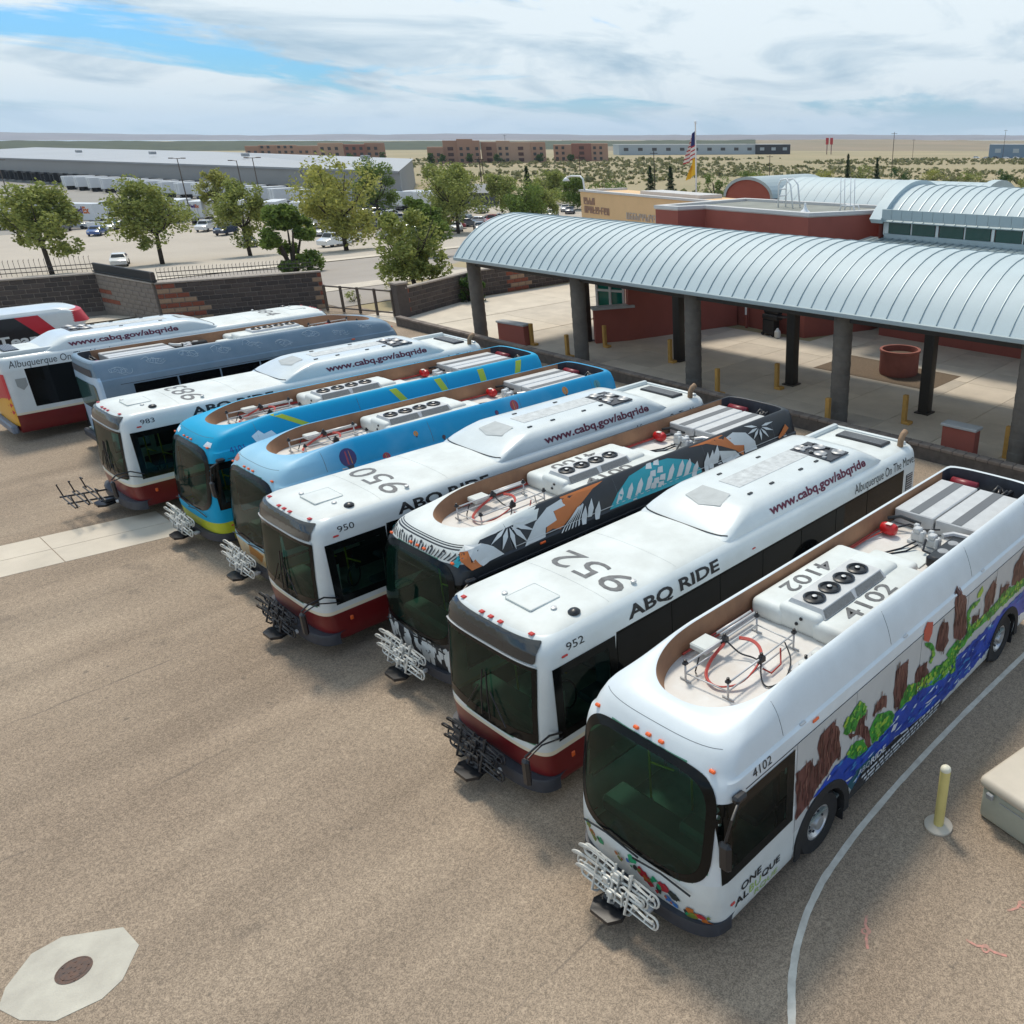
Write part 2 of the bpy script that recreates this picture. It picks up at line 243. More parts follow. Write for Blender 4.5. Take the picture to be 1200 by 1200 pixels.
BLACKART= [('orange', [(2.59, 2.53), (2.69, 2.64), (2.52, 2.71), (2.35, 2.68), (2.42, 2.82), (2.66, 2.83), (2.66, 3.02), (2.93, 3.03), (2.92, 3.26), (4.06, 3.25), (3.74, 3.12), (3.34, 2.95), (2.69, 2.64)]), ('orange', [(6.69, 3.33), (7.87, 3.29), (7.96, 3.1), (8.23, 3.01), (8.16, 2.88), (8.49, 2.8), (8.38, 2.58), (8.15, 2.77), (7.71, 2.97), (7.27, 3.13)]), ('grey', [(1.8, 2.61), (2.18, 2.94), (2.54, 3.1), (2.93, 3.15), (2.96, 3.02), (2.65, 3.0), (2.66, 2.83), (2.37, 2.78), (2.3, 2.62)]), ('grey', [(7.96, 3.1), (8.25, 3.15), (8.67, 3.05), (8.92, 2.79), (8.92, 2.61), (8.45, 2.62), (8.49, 2.8), (8.16, 2.88)]), ('grey', [(7.58, 2.89), (8.14, 2.75), (8.25, 2.61), (7.6, 2.58)]), ('teal', [(3.97, 2.62), (4.29, 2.87), (4.74, 3.09), (5.37, 3.17), (5.96, 3.14), (6.52, 2.97), (6.87, 2.67), (6.82, 2.57), (6.17, 2.59), (5.39, 2.6), (4.66, 2.61)]), ('grey', [(4.17, 2.66), (4.33, 2.86), (4.47, 2.94), (4.45, 2.82), (4.31, 2.66)]), ('grey', [(4.45, 2.67), (4.62, 2.87), (4.76, 2.96), (4.74, 2.84), (4.6, 2.68)]), ('grey', [(4.74, 2.69), (4.91, 2.89), (5.05, 2.98), (5.04, 2.85), (4.89, 2.69)]), ('grey', [(5.04, 2.7), (5.21, 2.91), (5.36, 2.99), (5.34, 2.87), (5.19, 2.71)]), ('grey', [(5.72, 2.71), (5.9, 2.92), (6.06, 3.01), (6.04, 2.89), (5.88, 2.72)]), ('grey', [(6.03, 2.71), (6.22, 2.92), (6.37, 3.01), (6.36, 2.88), (6.2, 2.71)]), ('grey', [(6.26, 2.67), (6.44, 2.89), (6.6, 2.98), (6.59, 2.85), (6.42, 2.68)]), ('grey', [(6.45, 2.56), (6.64, 2.78), (6.8, 2.87), (6.79, 2.74), (6.62, 2.57)]), ('grey', [(5.24, 3.1), (5.32, 3.19), (5.46, 3.19), (5.41, 3.07)]), ('grey', [(5.48, 3.12), (5.55, 3.21), (5.7, 3.2), (5.64, 3.08)]), ('grey', [(5.28, 2.94), (5.35, 3.03), (5.5, 3.02), (5.44, 2.9)]), ('grey', [(5.51, 2.95), (5.59, 3.05), (5.73, 3.04), (5.68, 2.92)]), ('grey', [(5.31, 2.78), (5.39, 2.87), (5.53, 2.86), (5.48, 2.74)]), ('grey', [(5.51, 2.8), (5.59, 2.89), (5.74, 2.88), (5.68, 2.76)]), ('grey', [(5.2, 2.7), (5.28, 2.8), (5.42, 2.79), (5.37, 2.67)]), ('grey', [(5.41, 2.67), (5.49, 2.76), (5.64, 2.75), (5.58, 2.63)]), ('grey', [(3.39, 2.65), (3.46, 2.82), (3.61, 2.97), (3.59, 2.78), (3.49, 2.64)]), ('grey', [(3.54, 2.56), (3.61, 2.73), (3.77, 2.87), (3.75, 2.69), (3.64, 2.55)]), ('grey', [(3.19, 2.57), (3.26, 2.74), (3.41, 2.88), (3.39, 2.7), (3.29, 2.56)]), ('grey', [(7.09, 2.61), (7.17, 2.8), (7.38, 2.97), (7.36, 2.76), (7.23, 2.6)]), ('grey', [(7.29, 2.66), (7.37, 2.86), (7.58, 3.03), (7.56, 2.81), (7.43, 2.65)]), ('grey', [(6.92, 2.6), (7.0, 2.79), (7.2, 2.96), (7.18, 2.75), (7.05, 2.59)]), ('grey', [(1.7, 3.1), (1.91, 3.03), (2.23, 3.03), (1.92, 3.12)]), ('grey', [(1.69, 3.07), (1.83, 2.93), (2.12, 2.81), (1.89, 3.0)]), ('grey', [(1.65, 3.05), (1.7, 2.87), (1.89, 2.66), (1.8, 2.91)]), ('grey', [(1.61, 3.04), (1.56, 2.87), (1.6, 2.62), (1.66, 2.87)]), ('grey', [(1.57, 3.05), (1.42, 2.93), (1.32, 2.7), (1.51, 2.88)]), ('grey', [(1.54, 3.08), (1.34, 3.02), (1.12, 2.86), (1.39, 2.95)]), ('grey', [(1.52, 3.11), (1.31, 3.14), (1.03, 3.08), (1.32, 3.06)]), ('grey', [(9.29, 3.06), (9.49, 3.03), (9.77, 3.06), (9.48, 3.09)]), ('grey', [(9.28, 3.04), (9.42, 2.94), (9.69, 2.87), (9.47, 2.99)]), ('grey', [(9.24, 3.02), (9.29, 2.9), (9.45, 2.75), (9.37, 2.92)]), ('grey', [(9.2, 3.01), (9.13, 2.91), (9.14, 2.74), (9.22, 2.89)]), ('grey', [(9.15, 3.03), (8.99, 2.97), (8.85, 2.83), (9.06, 2.93)]), ('grey', [(9.13, 3.05), (8.93, 3.06), (8.69, 3.0), (8.96, 3.0)]), ('grey', [(9.13, 3.08), (8.96, 3.15), (8.69, 3.18), (8.93, 3.1)]), ('grey', [(0.69, 3.02), (0.97, 2.96), (1.16, 2.83), (1.33, 2.63), (1.0, 2.62), (0.84, 2.59), (0.69, 2.7), (0.64, 2.91)]), ('orange', [(0.44, 2.76), (0.56, 2.89), (0.67, 2.9), (0.65, 2.7), (0.74, 2.74), (0.81, 2.6), (0.6, 2.59)]), ('teal', [(0.28, 2.79), (0.43, 2.91), (0.47, 2.84), (0.38, 2.75), (0.29, 2.76)]), ('orange', [(9.8, 2.66), (10.19, 2.9), (10.29, 2.78), (10.06, 2.66), (9.83, 2.62)]), ('grey', [(2.64, 2.58), (2.68, 2.59), (3.22, 2.89), (3.21, 2.92)]), ('grey', [(2.73, 2.58), (2.76, 2.59), (3.24, 2.9), (3.23, 2.92)]), ('grey', [(2.81, 2.58), (2.85, 2.6), (3.27, 2.91), (3.26, 2.93)]), ('grey', [(2.9, 2.58), (2.94, 2.6), (3.3, 2.91), (3.29, 2.93)]), ('grey', [(2.99, 2.58), (3.02, 2.6), (3.33, 2.92), (3.32, 2.94)]), ('grey', [(3.07, 2.58), (3.11, 2.6), (3.36, 2.92), (3.35, 2.95)])]
# ================================================================== buses
LEN = 11.6; AX_F, AX_R = 2.5, 8.92
def grad_mat(name, c0, c1, y0, y1):
    """wrap print fading from one colour to another along the bus"""
    m = bpy.data.materials.new(name); m.use_nodes = True; t = m.node_tree; b_ = t.nodes['Principled BSDF']; MATS[name] = m
    co = t.nodes.new('ShaderNodeTexCoord'); sp = t.nodes.new('ShaderNodeSeparateXYZ'); t.links.new(co.outputs['Object'], sp.inputs[0])
    mr = t.nodes.new('ShaderNodeMapRange'); mr.inputs[1].default_value = y0; mr.inputs[2].default_value = y1; t.links.new(sp.outputs['Y'], mr.inputs[0])
    nz = t.nodes.new('ShaderNodeTexNoise'); nz.inputs['Scale'].default_value = 1.4; t.links.new(co.outputs['Object'], nz.inputs['Vector'])
    ad = t.nodes.new('ShaderNodeMath'); ad.operation = 'MULTIPLY_ADD'; ad.inputs[1].default_value = .5; ad.inputs[2].default_value = -.25; t.links.new(nz.outputs['Fac'], ad.inputs[0])
    a2 = t.nodes.new('ShaderNodeMath'); a2.operation = 'ADD'; t.links.new(ad.outputs[0], a2.inputs[0]); t.links.new(mr.outputs[0], a2.inputs[1])
    r_ = t.nodes.new('ShaderNodeValToRGB'); r_.color_ramp.elements[0].color = (*c0, 1); r_.color_ramp.elements[1].color = (*c1, 1); t.links.new(a2.outputs[0], r_.inputs[0])
    t.links.new(r_.outputs[0], b_.inputs['Base Color']); b_.inputs['Roughness'].default_value = .45; b_.inputs['Specular IOR Level'].default_value = .25; return m
def smooth(P, n=4):
    """Catmull-Rom curve through the points"""
    V = [Vector(p) for p in P]; out = []
    for i in range(len(V) - 1):
        a, b_, c, d = V[max(0, i - 1)], V[i], V[i + 1], V[min(len(V) - 1, i + 2)]
        for k in range(n):
            t = k / n; out.append(tuple(.5 * ((2 * b_) + (c - a) * t + (2 * a - 5 * b_ + 4 * c - d) * t * t + (3 * b_ - a - 3 * c + d) * t ** 3)))
    return out + [tuple(V[-1])]
class Shell:
    """body lofted through plan outlines: each level has its half width, nose position and nose depth"""
    def __init__(s, levels, ya=0.8, yb=2.9):
        s.L = levels; s.ya, s.yb = ya, yb
    def at(s, z):
        L = s.L
        if z <= L[0][0]: return L[0]
        for a, b in zip(L, L[1:]):
            if z <= b[0] and b[0] > a[0]:
                t = (z - a[0]) / (b[0] - a[0]); return tuple(p + (q - p) * t for p, q in zip(a, b))
        return L[-1]
    def z(s, l, y):
        t = min(1, max(0, (s.yb - y) / (s.yb - s.ya))); t = t * t * (3 - 2 * t); return l[0] - l[8] * t
    def loop(s, l, nf=52, ns=84, nr=10):
        zn, hw, yf, D, n, yr, Dr, nn, dr = l; out = []
        for i in range(nf + 1):
            t = -math.pi / 2 + math.pi * i / nf; sn, cs = math.sin(t), max(0, math.cos(t))
            out.append((math.copysign(abs(sn) ** (2 / n), sn) * hw, yf + D * (1 - cs ** (2 / n))))
        ya, yb = yf + D, yr - Dr
        for i in range(1, ns): out.append((hw, ya + (yb - ya) * i / ns))
        for i in range(nr + 1):
            t = math.pi / 2 - math.pi * i / nr; sn, cs = math.sin(t), max(0, math.cos(t))
            out.append((math.copysign(abs(sn) ** (2 / nn), sn) * hw, yr - Dr * (1 - cs ** (2 / nn))))
        for i in range(1, ns): out.append((-hw, yb + (ya - yb) * i / ns))
        return [(x, y, s.z(l, y)) for x, y in out]
    def side(s, y, zn, off=0.0, sg=1):
        l = s.at(zn); _, hw, yf, D, n, yr, Dr, nn, dr = l; x = hw
        if y < yf + D:
            q = min(1, (yf + D - y) / D); x = hw * (1 - q ** n) ** (1 / n)
        elif y > yr - Dr:
            q = min(1, (y - yr + Dr) / Dr); x = hw * (1 - q ** nn) ** (1 / nn)
        return (sg * (x + off), y, s.z(l, y) + off * .3)
    def front(s, x, zn, off=0.0):
        l = s.at(zn); _, hw, yf, D, n, yr, Dr, nn, dr = l; q = min(1, abs(x) / hw)
        y = yf + D * (1 - (1 - q ** n) ** (1 / n)); k = q ** 3
        return (x + math.copysign(off * k, x), y - off, s.z(l, y) + off * .3)
    def rear(s, x, zn, off=0.0):
        l = s.at(zn); _, hw, yf, D, n, yr, Dr, nn, dr = l; q = min(1, abs(x) / hw)
        y = yr - Dr * (1 - (1 - q ** nn) ** (1 / nn)); return (x, y + off, l[0])
    def top(s, x, y, off=0.0):
        for a, b in zip(s.L[::-1], s.L[::-1][1:]):
            if b[1] >= abs(x) >= a[1]:
                t = (abs(x) - a[1]) / max(1e-6, b[1] - a[1]); return (x, y, a[0] + (b[0] - a[0]) * t + off)
        return (x, y, s.L[-1][0] + off)
    def mesh(s, mb, keep=None, matf=None, fill=True, extra=()):
        zs = []
        for a, b in zip(s.L, s.L[1:]):
            k = max(1, round((b[0] - a[0]) / 0.07)) if b[0] > a[0] else 1
            for i in range(k):
                t = i / k; zs.append(tuple(p + (q - p) * t for p, q in zip(a, b)))
        zs.append(s.L[-1]); loops = [s.loop(l) for l in zs] + [s.loop(l) for l in extra]
        n = len(loops[0]); vs = [p for L in loops for p in L]; base = len(mb.v); mb.v += vs
        nb = len(zs)
        for i in range(len(loops) - 1):
            for k in range(n):
                f = (i * n + k, i * n + (k + 1) % n, (i + 1) * n + (k + 1) % n, (i + 1) * n + k)
                c = [sum(vs[q][a] for q in f) / 4 for a in range(3)]
                if keep and not keep(*c): continue
                mb.f.append(tuple(q + base for q in f)); mb.m.append((matf(*c) if matf else 0) if i < nb else (5 if c[1] > LB - .6 and len(extra) else 1))
        if fill:
            mb.f.append(tuple(base + (len(loops) - 1) * n + k for k in range(n))); mb.m.append(matf(0, 6, vs[-1][2]) if (matf and not extra) else (2 if extra else 0))
        return mb
def lv(z, hw, yf, D=.42, n=3.2, yr=LEN, Dr=.16, nn=3, drop=0): return (z, hw, yf, D, n, yr, Dr, nn, drop)
# electric bus with side fairings and an open equipment trough along the roof
LB = 10.7
def lvb(z, hw, yf, D=.42, n=3.2, yr=LB, Dr=.16, nn=3, drop=0): return (z, hw, yf, D, n, yr, Dr, nn, drop)
SB = Shell([lvb(.33, 1.23, .13), lvb(.40, 1.265, .08), lvb(.55, 1.285, .03), lvb(.9, 1.295, .0), lvb(1.1, 1.295, .01), lvb(1.6, 1.295, .06), lvb(2.1, 1.295, .13),
            lvb(2.40, 1.293, .19), lvb(2.5, 1.285, .22), lvb(2.60, 1.268, .26, .42), lvb(2.635, 1.225, .28, .42, 3.2), lvb(2.78, 1.185, .35, .44, 3.2), lvb(2.90, 1.14, .43, .46, 3.1), lvb(2.97, 1.11, .50, .48, 3.1, LB, .16, 3, .02),
            lvb(3.06, 1.065, .56, .5, 3.0, LB, .18, 3, .07), lvb(3.14, 1.02, .63, .52, 2.9, LB, .2, 3, .12), lvb(3.185, .975, .70, .55, 2.8, LB - .03, .22, 3, .145), lvb(3.20, .945, .78, .8, 2.5, LB - .08, .25, 3, .15), lvb(3.203, .92, .86, 1.1, 2.2, LB - .12, .25, 3, .15)], .8, 2.3)
SB_IN = [lvb(3.195, .905, .88, 1.1, 2.2, LB - .14, .25, 3, .15), lvb(3.0, .895, .93, 1.1, 2.2, LB - .16, .25, 3, .08), lvb(2.78, .885, 1.02, 1.08, 2.2, LB - .16, .25, 3, 0)]
# older white bus with a flat front, smooth roof and a fairing over the rear half
SA = Shell([lv(.36, 1.24, .16, .36, 3.6), lv(.42, 1.275, .1, .36, 3.6), lv(.6, 1.295, .03, .36, 3.6), lv(1.05, 1.295, .0, .36, 3.6), lv(1.8, 1.295, .05, .36, 3.6), lv(2.5, 1.29, .12, .36, 3.6), lv(2.72, 1.255, .16, .38, 3.6),
            lv(2.84, 1.2, .21, .42, 3.4), lv(2.91, 1.11, .29, .5, 3.2), lv(2.95, .96, .42, .6, 3), lv(2.975, .7, .75, .7, 3, LEN - .4), lv(2.99, .35, 1.3, .7, 3, LEN - 1), lv(2.995, .05, 2.0, .5, 3, LEN - 2)])
SH = Shell([lv(2.76, 1.15, 4.42, .3, 4, 10.3, .3, 4), lv(2.93, 1.12, 4.48, .3, 4, 10.25, .3, 4), lv(3.06, 1.07, 4.72, .35, 4, 10.0, .3, 4), lv(3.18, 1.01, 5.02, .4, 3.6, 9.78, .35, 4), lv(3.27, .93, 5.28, .45, 3.4, 9.6, .35, 4), lv(3.315, .80, 5.5, .45, 3.2, 9.45, .35, 4), lv(3.33, .5, 5.9, .4, 3, 9.3, .35, 4), lv(3.335, .06, 6.5, .3, 3, 8.9, .3, 4)], -9, -8)

BLACK = M('black_paint', (.012, .013, .016), .35); RUBBER = M('rubber', (.018, .018, .019), .75, var=.3, vscale=6)
DARKGLASS = M('dark_window', (.004, .005, .006), .05, spec=.22)
FRIT = M('black_window_border', (.004, .005, .005), .15, spec=.2)
DGREY = M('dark_grey_plastic', (.035, .04, .052), .5, var=.25, vscale=5); MGREY = M('grey_metal', (.33, .34, .35), .45, .3, var=.15, vscale=9)
LGREY = M('light_grey_metal', (.55, .56, .56), .45, .2, var=.1, vscale=5); STEEL = M('rim_steel', (.6, .61, .62), .35, .75, var=.2, vscale=12)
WHITE = M('white_bus_paint', (.70, .75, .75), .3, vscale=1.1, c2=(.60, .64, .63), coat=.25, detail=10); ROOFW = M('white_roof', (.70, .74, .72), .55, vscale=1.4, c2=(.55, .575, .55), detail=12)
TROUGH = M('dusty_roof_deck', (.74, .74, .72), .55, vscale=1.3, c2=(.58, .53, .47)); TAN = M('tan_fairing_inside', (.40, .215, .115), .7, vscale=1.1, c2=(.20, .105, .06), detail=9)
RED = M('maroon_paint', (.16, .011, .012), .3, var=.15, vscale=2); CREAM = M('cream_stripe', (.72, .66, .5), .35)
ORANGEL = M('amber_lens', (.75, .12, .02), .3); REDL = M('red_lens', (.5, .03, .02), .3)
DIGIT = M('grey_digits', (.13, .135, .14), .6, var=.5, vscale=7, detail=9); TXT = M('black_lettering', (.012, .012, .014), .5); MAROONTXT = M('plum_lettering', (.13, .012, .04), .5)
RACKW = M('pale_rack_tube', (.62, .62, .58), .4, .2, var=.15, vscale=9); RACKB = M('black_rack_tube', (.02, .02, .022), .45)
HOSE = M('red_hose', (.45, .05, .035), .5); TANKR = M('red_cylinder', (.5, .012, .014), .3); YEL = M('yellow_handrail', (.6, .42, .02), .4)
INT = M('grey_interior', (.26, .31, .29), .7, var=.3, vscale=3); SEAT = M('seat_fabric', (.06, .1, .14), .8); DASH = M('dashboard', (.09, .11, .105), .5)

CABGLASS = glass_material('cab_side_glass', (.28, .40, .35), .45, (.05, .08, .07), .03)
def frame_patch(mb, y0, y1, z0, z1, w_, fn):
    for a0, a1, c0, c1 in ((y0, y1, z0, z0 + w_), (y0, y1, z1 - w_, z1), (y0, y0 + w_, z0 + w_, z1 - w_), (y1 - w_, y1, z0 + w_, z1 - w_)):
        grid_patch(mb, a0, a1, c0, c1, fn, max(2, int((a1 - a0) / .08)), max(2, int((c1 - c0) / .1)), None, .009)
CACHE = {}
def cpart(key, name, parent, mats, fn, smooth=False, loc=None):
    if key not in CACHE:
        mb = MB(); fn(mb); CACHE[key] = mb.mesh(name, mats, smooth)
    return ob(name, CACHE[key], parent, loc)
def rr(x0, x1, z0, z1, r, n=6, crown=0.0):
    """rounded rectangle outline; crown lifts the top edge toward the middle"""
    pts = []
    for cx, cz, a in ((x1 - r, z0 + r, -90), (x1 - r, z1 - r, 0), (x0 + r, z1 - r, 90), (x0 + r, z0 + r, 180)):
        for i in range(n + 1):
            t = R(a + 90 * i / n); pts.append((cx + r * math.cos(t), cz + r * math.sin(t)))
    return pts
def grid_patch(mb, x0, x1, z0, z1, fn, nx, nz, inside=None, off=.01, mi=0):
    idx = {}
    for j in range(nz):
        for i in range(nx):
            a, b = x0 + (x1 - x0) * i / nx, x0 + (x1 - x0) * (i + 1) / nx; c, d = z0 + (z1 - z0) * j / nz, z0 + (z1 - z0) * (j + 1) / nz
            if inside and not inside((a + b) / 2, (c + d) / 2): continue
            q = []
            for p in ((a, c), (b, c), (b, d), (a, d)):
                k = (round(p[0], 5), round(p[1], 5))
                if k not in idx: idx[k] = len(mb.v); mb.v.append(fn(p[0], p[1], off))
                q.append(idx[k])
            mb.f.append(tuple(q)); mb.m.append(mi)
def supere(x, z, cx, cz, a, b, n): return abs((x - cx) / a) ** n + abs((z - cz) / b) ** n
def ring_patch(mb, cx, cz, a, b, a2, b2, n, fn, off, mi=0, k=64):
    """band between two superellipses laid on a surface"""
    o = len(mb.v)
    for i in range(k):
        t = 2 * math.pi * i / k; c, s_ = math.cos(t), math.sin(t)
        u, w_ = math.copysign(abs(c) ** (2 / n), c), math.copysign(abs(s_) ** (2 / n), s_)
        for f in (0, .5, 1): mb.v.append(fn(cx + u * (a + (a2 - a) * f), cz + w_ * (b + (b2 - b) * f), off))
    for i in range(k):
        j = (i + 1) % k
        for f in (0, 1): mb.f.append((o + i * 3 + f, o + i * 3 + f + 1, o + j * 3 + f + 1, o + j * 3 + f)); mb.m.append(mi)

def wheel_hole(x, y, z):
    if abs(x) < 1.2: return False
    return any((y - a) ** 2 + (z - .5) ** 2 < .6 ** 2 for a in (AX_F, AX_R))
def make_wheels(root):
    for ax in (AX_F, AX_R):
        for sg in (1, -1):
            w_ = cpart('tyre', 'wheel', root, [RUBBER], lambda mb: mb.lathe([(.28, -.13), (.47, -.15), (.5, -.1), (.5, .1), (.47, .15), (.28, .13), (.28, -.13)], 28, axis='x'), 40, (sg * 1.1, ax, .5))
            def rim(mb):
                mb.lathe([(.285, .06), (.285, .12), (.25, .12), (.21, .06), (.12, .09), (.10, .16), (.0, .17)], 24, axis='x')
                mb.lathe([(.285, -.06), (.285, -.12), (.25, -.12), (.21, -.06), (.12, -.09), (.10, -.16), (.0, -.17)], 24, axis='x')
                for i in range(10):
                    t = 2 * math.pi * i / 10
                    for s_ in (-1, 1): mb.lathe([(.022, 0), (.022, s_ * .025), (0, s_ * .03)], 6, (s_ * .07, .165 * math.cos(t), .165 * math.sin(t)), 'x', 1)
            cpart('rim', 'rim', w_, [STEEL, DGREY], rim, 35)
            def arch(mb):
                o = len(mb.v); n = 18
                for i in range(n + 1):
                    t = math.pi * i / n - .02; c, s_ = math.cos(t), math.sin(t)
                    for r_, x in ((.57, 1.0), (.57, 1.315), (.70, 1.318), (.71, 1.29)):
                        mb.v.append((sg * x, r_ * c, .5 + r_ * s_ if s_ > .02 else .34 + .16 * (1 if i not in (0, n) else 0)))
                for i in range(n):
                    for q in range(3): mb.f.append((o + i * 4 + q, o + i * 4 + q + 1, o + i * 4 + 5 + q, o + i * 4 + 4 + q)); mb.m.append(0)
                mb.box((sg * .93, 0, .7), (.04, 1.3, .8)); mb.box((sg * 1.1, .66, .25), (.3, .02, .34)); 
            cpart('arch%d' % sg, 'wheel_arch', root, [RUBBER], arch, False, (0, ax, 0))
def make_interior(root):
    def f(mb):
        mb.box((0, 5.5, .62), (2.44, 10.4, .04), 0); mb.box((0, 3.4, 1.7), (2.4, .05, 2.0), 0)
        mb.bbox((0, .62, 1.0), (2.2, .45, .28), .06, 2); mb.bbox((.55, .75, 1.2), (.7, .3, .18), .05, 2)
    cpart('int', 'interior', root, [INT, SEAT, DASH], f)
    def st(mb):
        mb.bbox((.6, 1.75, .95), (.5, .5, .14), .04, 0); mb.bbox((.6, 2.0, 1.35), (.5, .14, .8), .04, 0); mb.bbox((.6, 2.02, 1.8), (.3, .1, .18), .03, 0)
    cpart('dseat', 'driver_seat', root, [SEAT], st)
    def sw(mb): mb.tube([(.58 + .23 * math.cos(t), 1.12 + .1 * math.sin(t), 1.28 + .2 * math.sin(t)) for t in [2 * math.pi * i / 16 for i in range(16)]], .018, 5, 0, True)
    cpart('swheel', 'steering_wheel', root, [BLACK], sw)
    def pole(mb):
        mb.tube([(0, 0, .6), (0, 0, 2.4)], .02, 6); mb.tube([(0, 0, 1.3), (.4, .1, 1.3)], .018, 6)
    cpart('pole', 'handrail', root, [YEL], pole, True, (-.25, 1.4, 0)); cpart('pole', 'handrail', root, [YEL], pole, True, (-.9, 1.2, 0))
    def ts(mb):
        for x in (-.8, -.3): mb.bbox((x, 2.7, 1.1), (.42, .1, .6), .04); mb.bbox((x, 2.5, .85), (.42, .42, .1), .03)
    cpart('pseat', 'passenger_seat', root, [SEAT], ts)
def bike_rack(root, key, mat_, down=False, pale=False):
    def f(mb):
        if down:
            for k, y in enumerate((-.45, -.75, -1.05)):
                mb.tube([(-1.0 + .2 * k, y, .62), (.55, y, .62), (.6, y - .1, .62), (-1.0 + .2 * k, y - .1, .62)], .02, 6, 0, True)
                for x in (-.9, .4): mb.tube([(x + .1 * k, y - .05, .6), (x + .1 * k, y - .12, .95), (x + .18, y - .1, .95)], .018, 5)
            for x in (-.6, .1): mb.tube([(x, -.02, .5), (x, -.5, .55), (x, -1.2, .62)], .025, 6)
        else:
            # three wheel trays folded up against the bumper: long wire loops either side of a clamp
            def stadium(xa, xb, y, z, h_, sl, n=5):
                pts = []
                for cx, a0 in ((xb - h_, -90), (xa + h_, 90)):
                    for i in range(n + 1): t = R(a0 + 180 * i / n); pts.append((cx + h_ * math.cos(t), h_ * math.sin(t)))
                return [(u, y + .25 * v, z + v + sl * u) for u, v in pts]
            for k, (y, z, x0, x1, sl) in enumerate(((-.31, .56, -.74, .70, -.02), (-.26, .68, -.86, .48, .05), (-.2, .80, -.78, .62, -.05))):
                xm = (x0 + x1) / 2 + .05 * (k - 1)
                for xa, xb in ((x0, xm - .13), (xm + .13, x1)):
                    mb.tube(stadium(xa, xb, y, z, .075, sl), .016, 6, 0, True); mb.tube(stadium(xa + .06, xb - .03, y - .035, z + .012, .04, sl * 1.6), .013, 5, 0, True)
                    for q in (.3, .68): x = xa + (xb - xa) * q; mb.tube([(x, y + .02, z - .08 + sl * x), (x + .01, y - .05, z + sl * x), (x + .03, y + .02, z + .085 + sl * x)], .014, 5)
                for dz in (-.06, .07): mb.tube([(xm - .16, y - .03, z + dz), (xm + .16, y - .03, z + dz)], .019, 6)
                for dx_ in (-.13, 0, .13): mb.tube([(xm + dx_, y - .03, z - .1), (xm + dx_ + .02, y - .01, z + .13)], .019, 6)
                mb.bbox((xm - .06, y - .05, z), (.1, .05, .12), .012)
                mb.tube(smooth([(x0 + .12, y, z + .05), (x0 + .02, y - .1, z + .17), (x0 + .16, y - .1, z + .24), (x0 + .45, y - .03, z + .12)]), .015, 5)
                mb.tube(smooth([(x1 - .45, y, z + .05), (x1 - .2, y - .1, z + .16), (x1 - .02, y - .08, z + .1), (x1 - .1, y, z + .02)]), .015, 5)
            for x in (-.42, -.1, .2): mb.tube([(x, -.06, .40), (x, -.34, .40), (x - .02, -.40, .46), (x - .05, -.2, .95)], .02, 6)
    cpart('rack' + key, 'bike_rack', root, [mat_], f, 40)
    def pl(mb):
        mb.prism([(-.42, -.40), (-.32, -.56), (.02, -.56), (.13, -.40), (.02, -.1), (-.32, -.1)], .27, .33)
        mb.bbox((-.15, -.2, .37), (.34, .3, .1), .03)
    cpart('rackplate', 'rack_bracket', root, [BLACK], pl)
def bumper(root, key, sh, c, prot=.10, z1=.53, mid=False):
    def f(mb):
        rows = [(.30, prot * .55), (.33, prot), (z1 - .05, prot), (z1, prot * .8), (z1 + .005, -.03)]
        o = len(mb.v); n = 40
        for z, p in rows:
            for i in range(n + 1):
                a = -math.pi / 2 * .98 + math.pi * .98 * i / n; l = sh.at(max(z, .5)); nn = 3.2
                sn, cs = math.sin(a), math.cos(a); x = math.copysign(abs(sn) ** (2 / nn), sn) * (l[1] + (p * .25)); y = l[2] + (l[3] + .12) * (1 - abs(cs) ** (2 / nn)) - p
                mb.v.append((x, y, z))
        for j in range(len(rows) - 1):
            for i in range(n): mb.f.append((o + j * (n + 1) + i, o + j * (n + 1) + i + 1, o + (j + 1) * (n + 1) + i + 1, o + (j + 1) * (n + 1) + i)); mb.m.append(0)
    cpart('bump' + key, 'bumper', root, [c], f, 40)
    cpart('towhook', 'tow_hook', root, [LGREY], lambda mb: mb.lathe([(0, -.06), (.045, -.05), (.045, .05), (.02, .1)], 10, (.35, -.13, .42), 'y'), True)
def lamp(root, pos, mat_=ORANGEL, d=(.09, .05, .045), name='clearance_light'):
    key = 'lamp%s%s' % (mat_.name, d)
    o = cpart(key, name, root, [mat_], lambda mb: mb.bbox((0, 0, 0), d, .014)); o.location = pos; return o
def mirror(root, sh, sg=1, low=False):
    def f(mb):
        if low:
            p = Vector(sh.side(.42, 1.3, .0)); p.x *= sg
            mb.tube([p, (sg * 1.42, .1, 1.5), (sg * 1.5, -.25, 1.52), (sg * 1.42, -.36, 1.4)], .018, 6); mb.tube([p + Vector((0, 0, -.1)), (sg * 1.42, -.05, 1.42), (sg * 1.44, -.33, 1.36)], .014, 6)
            mb.bbox((sg * 1.42, -.36, 1.12), (.16, .09, .48), .04)
        else:
            p = Vector(sh.side(.52, 2.44, .0)); p.x *= sg
            mb.bbox(p + Vector((sg * .05, 0, 0)), (.12, .2, .1), .03); mb.tube([p + Vector((sg * .06, 0, 0)), p + Vector((sg * .16, -.28, -.08)), (sg * 1.38, .2, 2.0)], .02, 6)
            mb.bbox((sg * 1.38, .2, 1.78), (.2, .1, .44), .05)
    cpart('mirror%s%s%d' % (id(sh), low, sg), 'mirror', root, [BLACK], f)

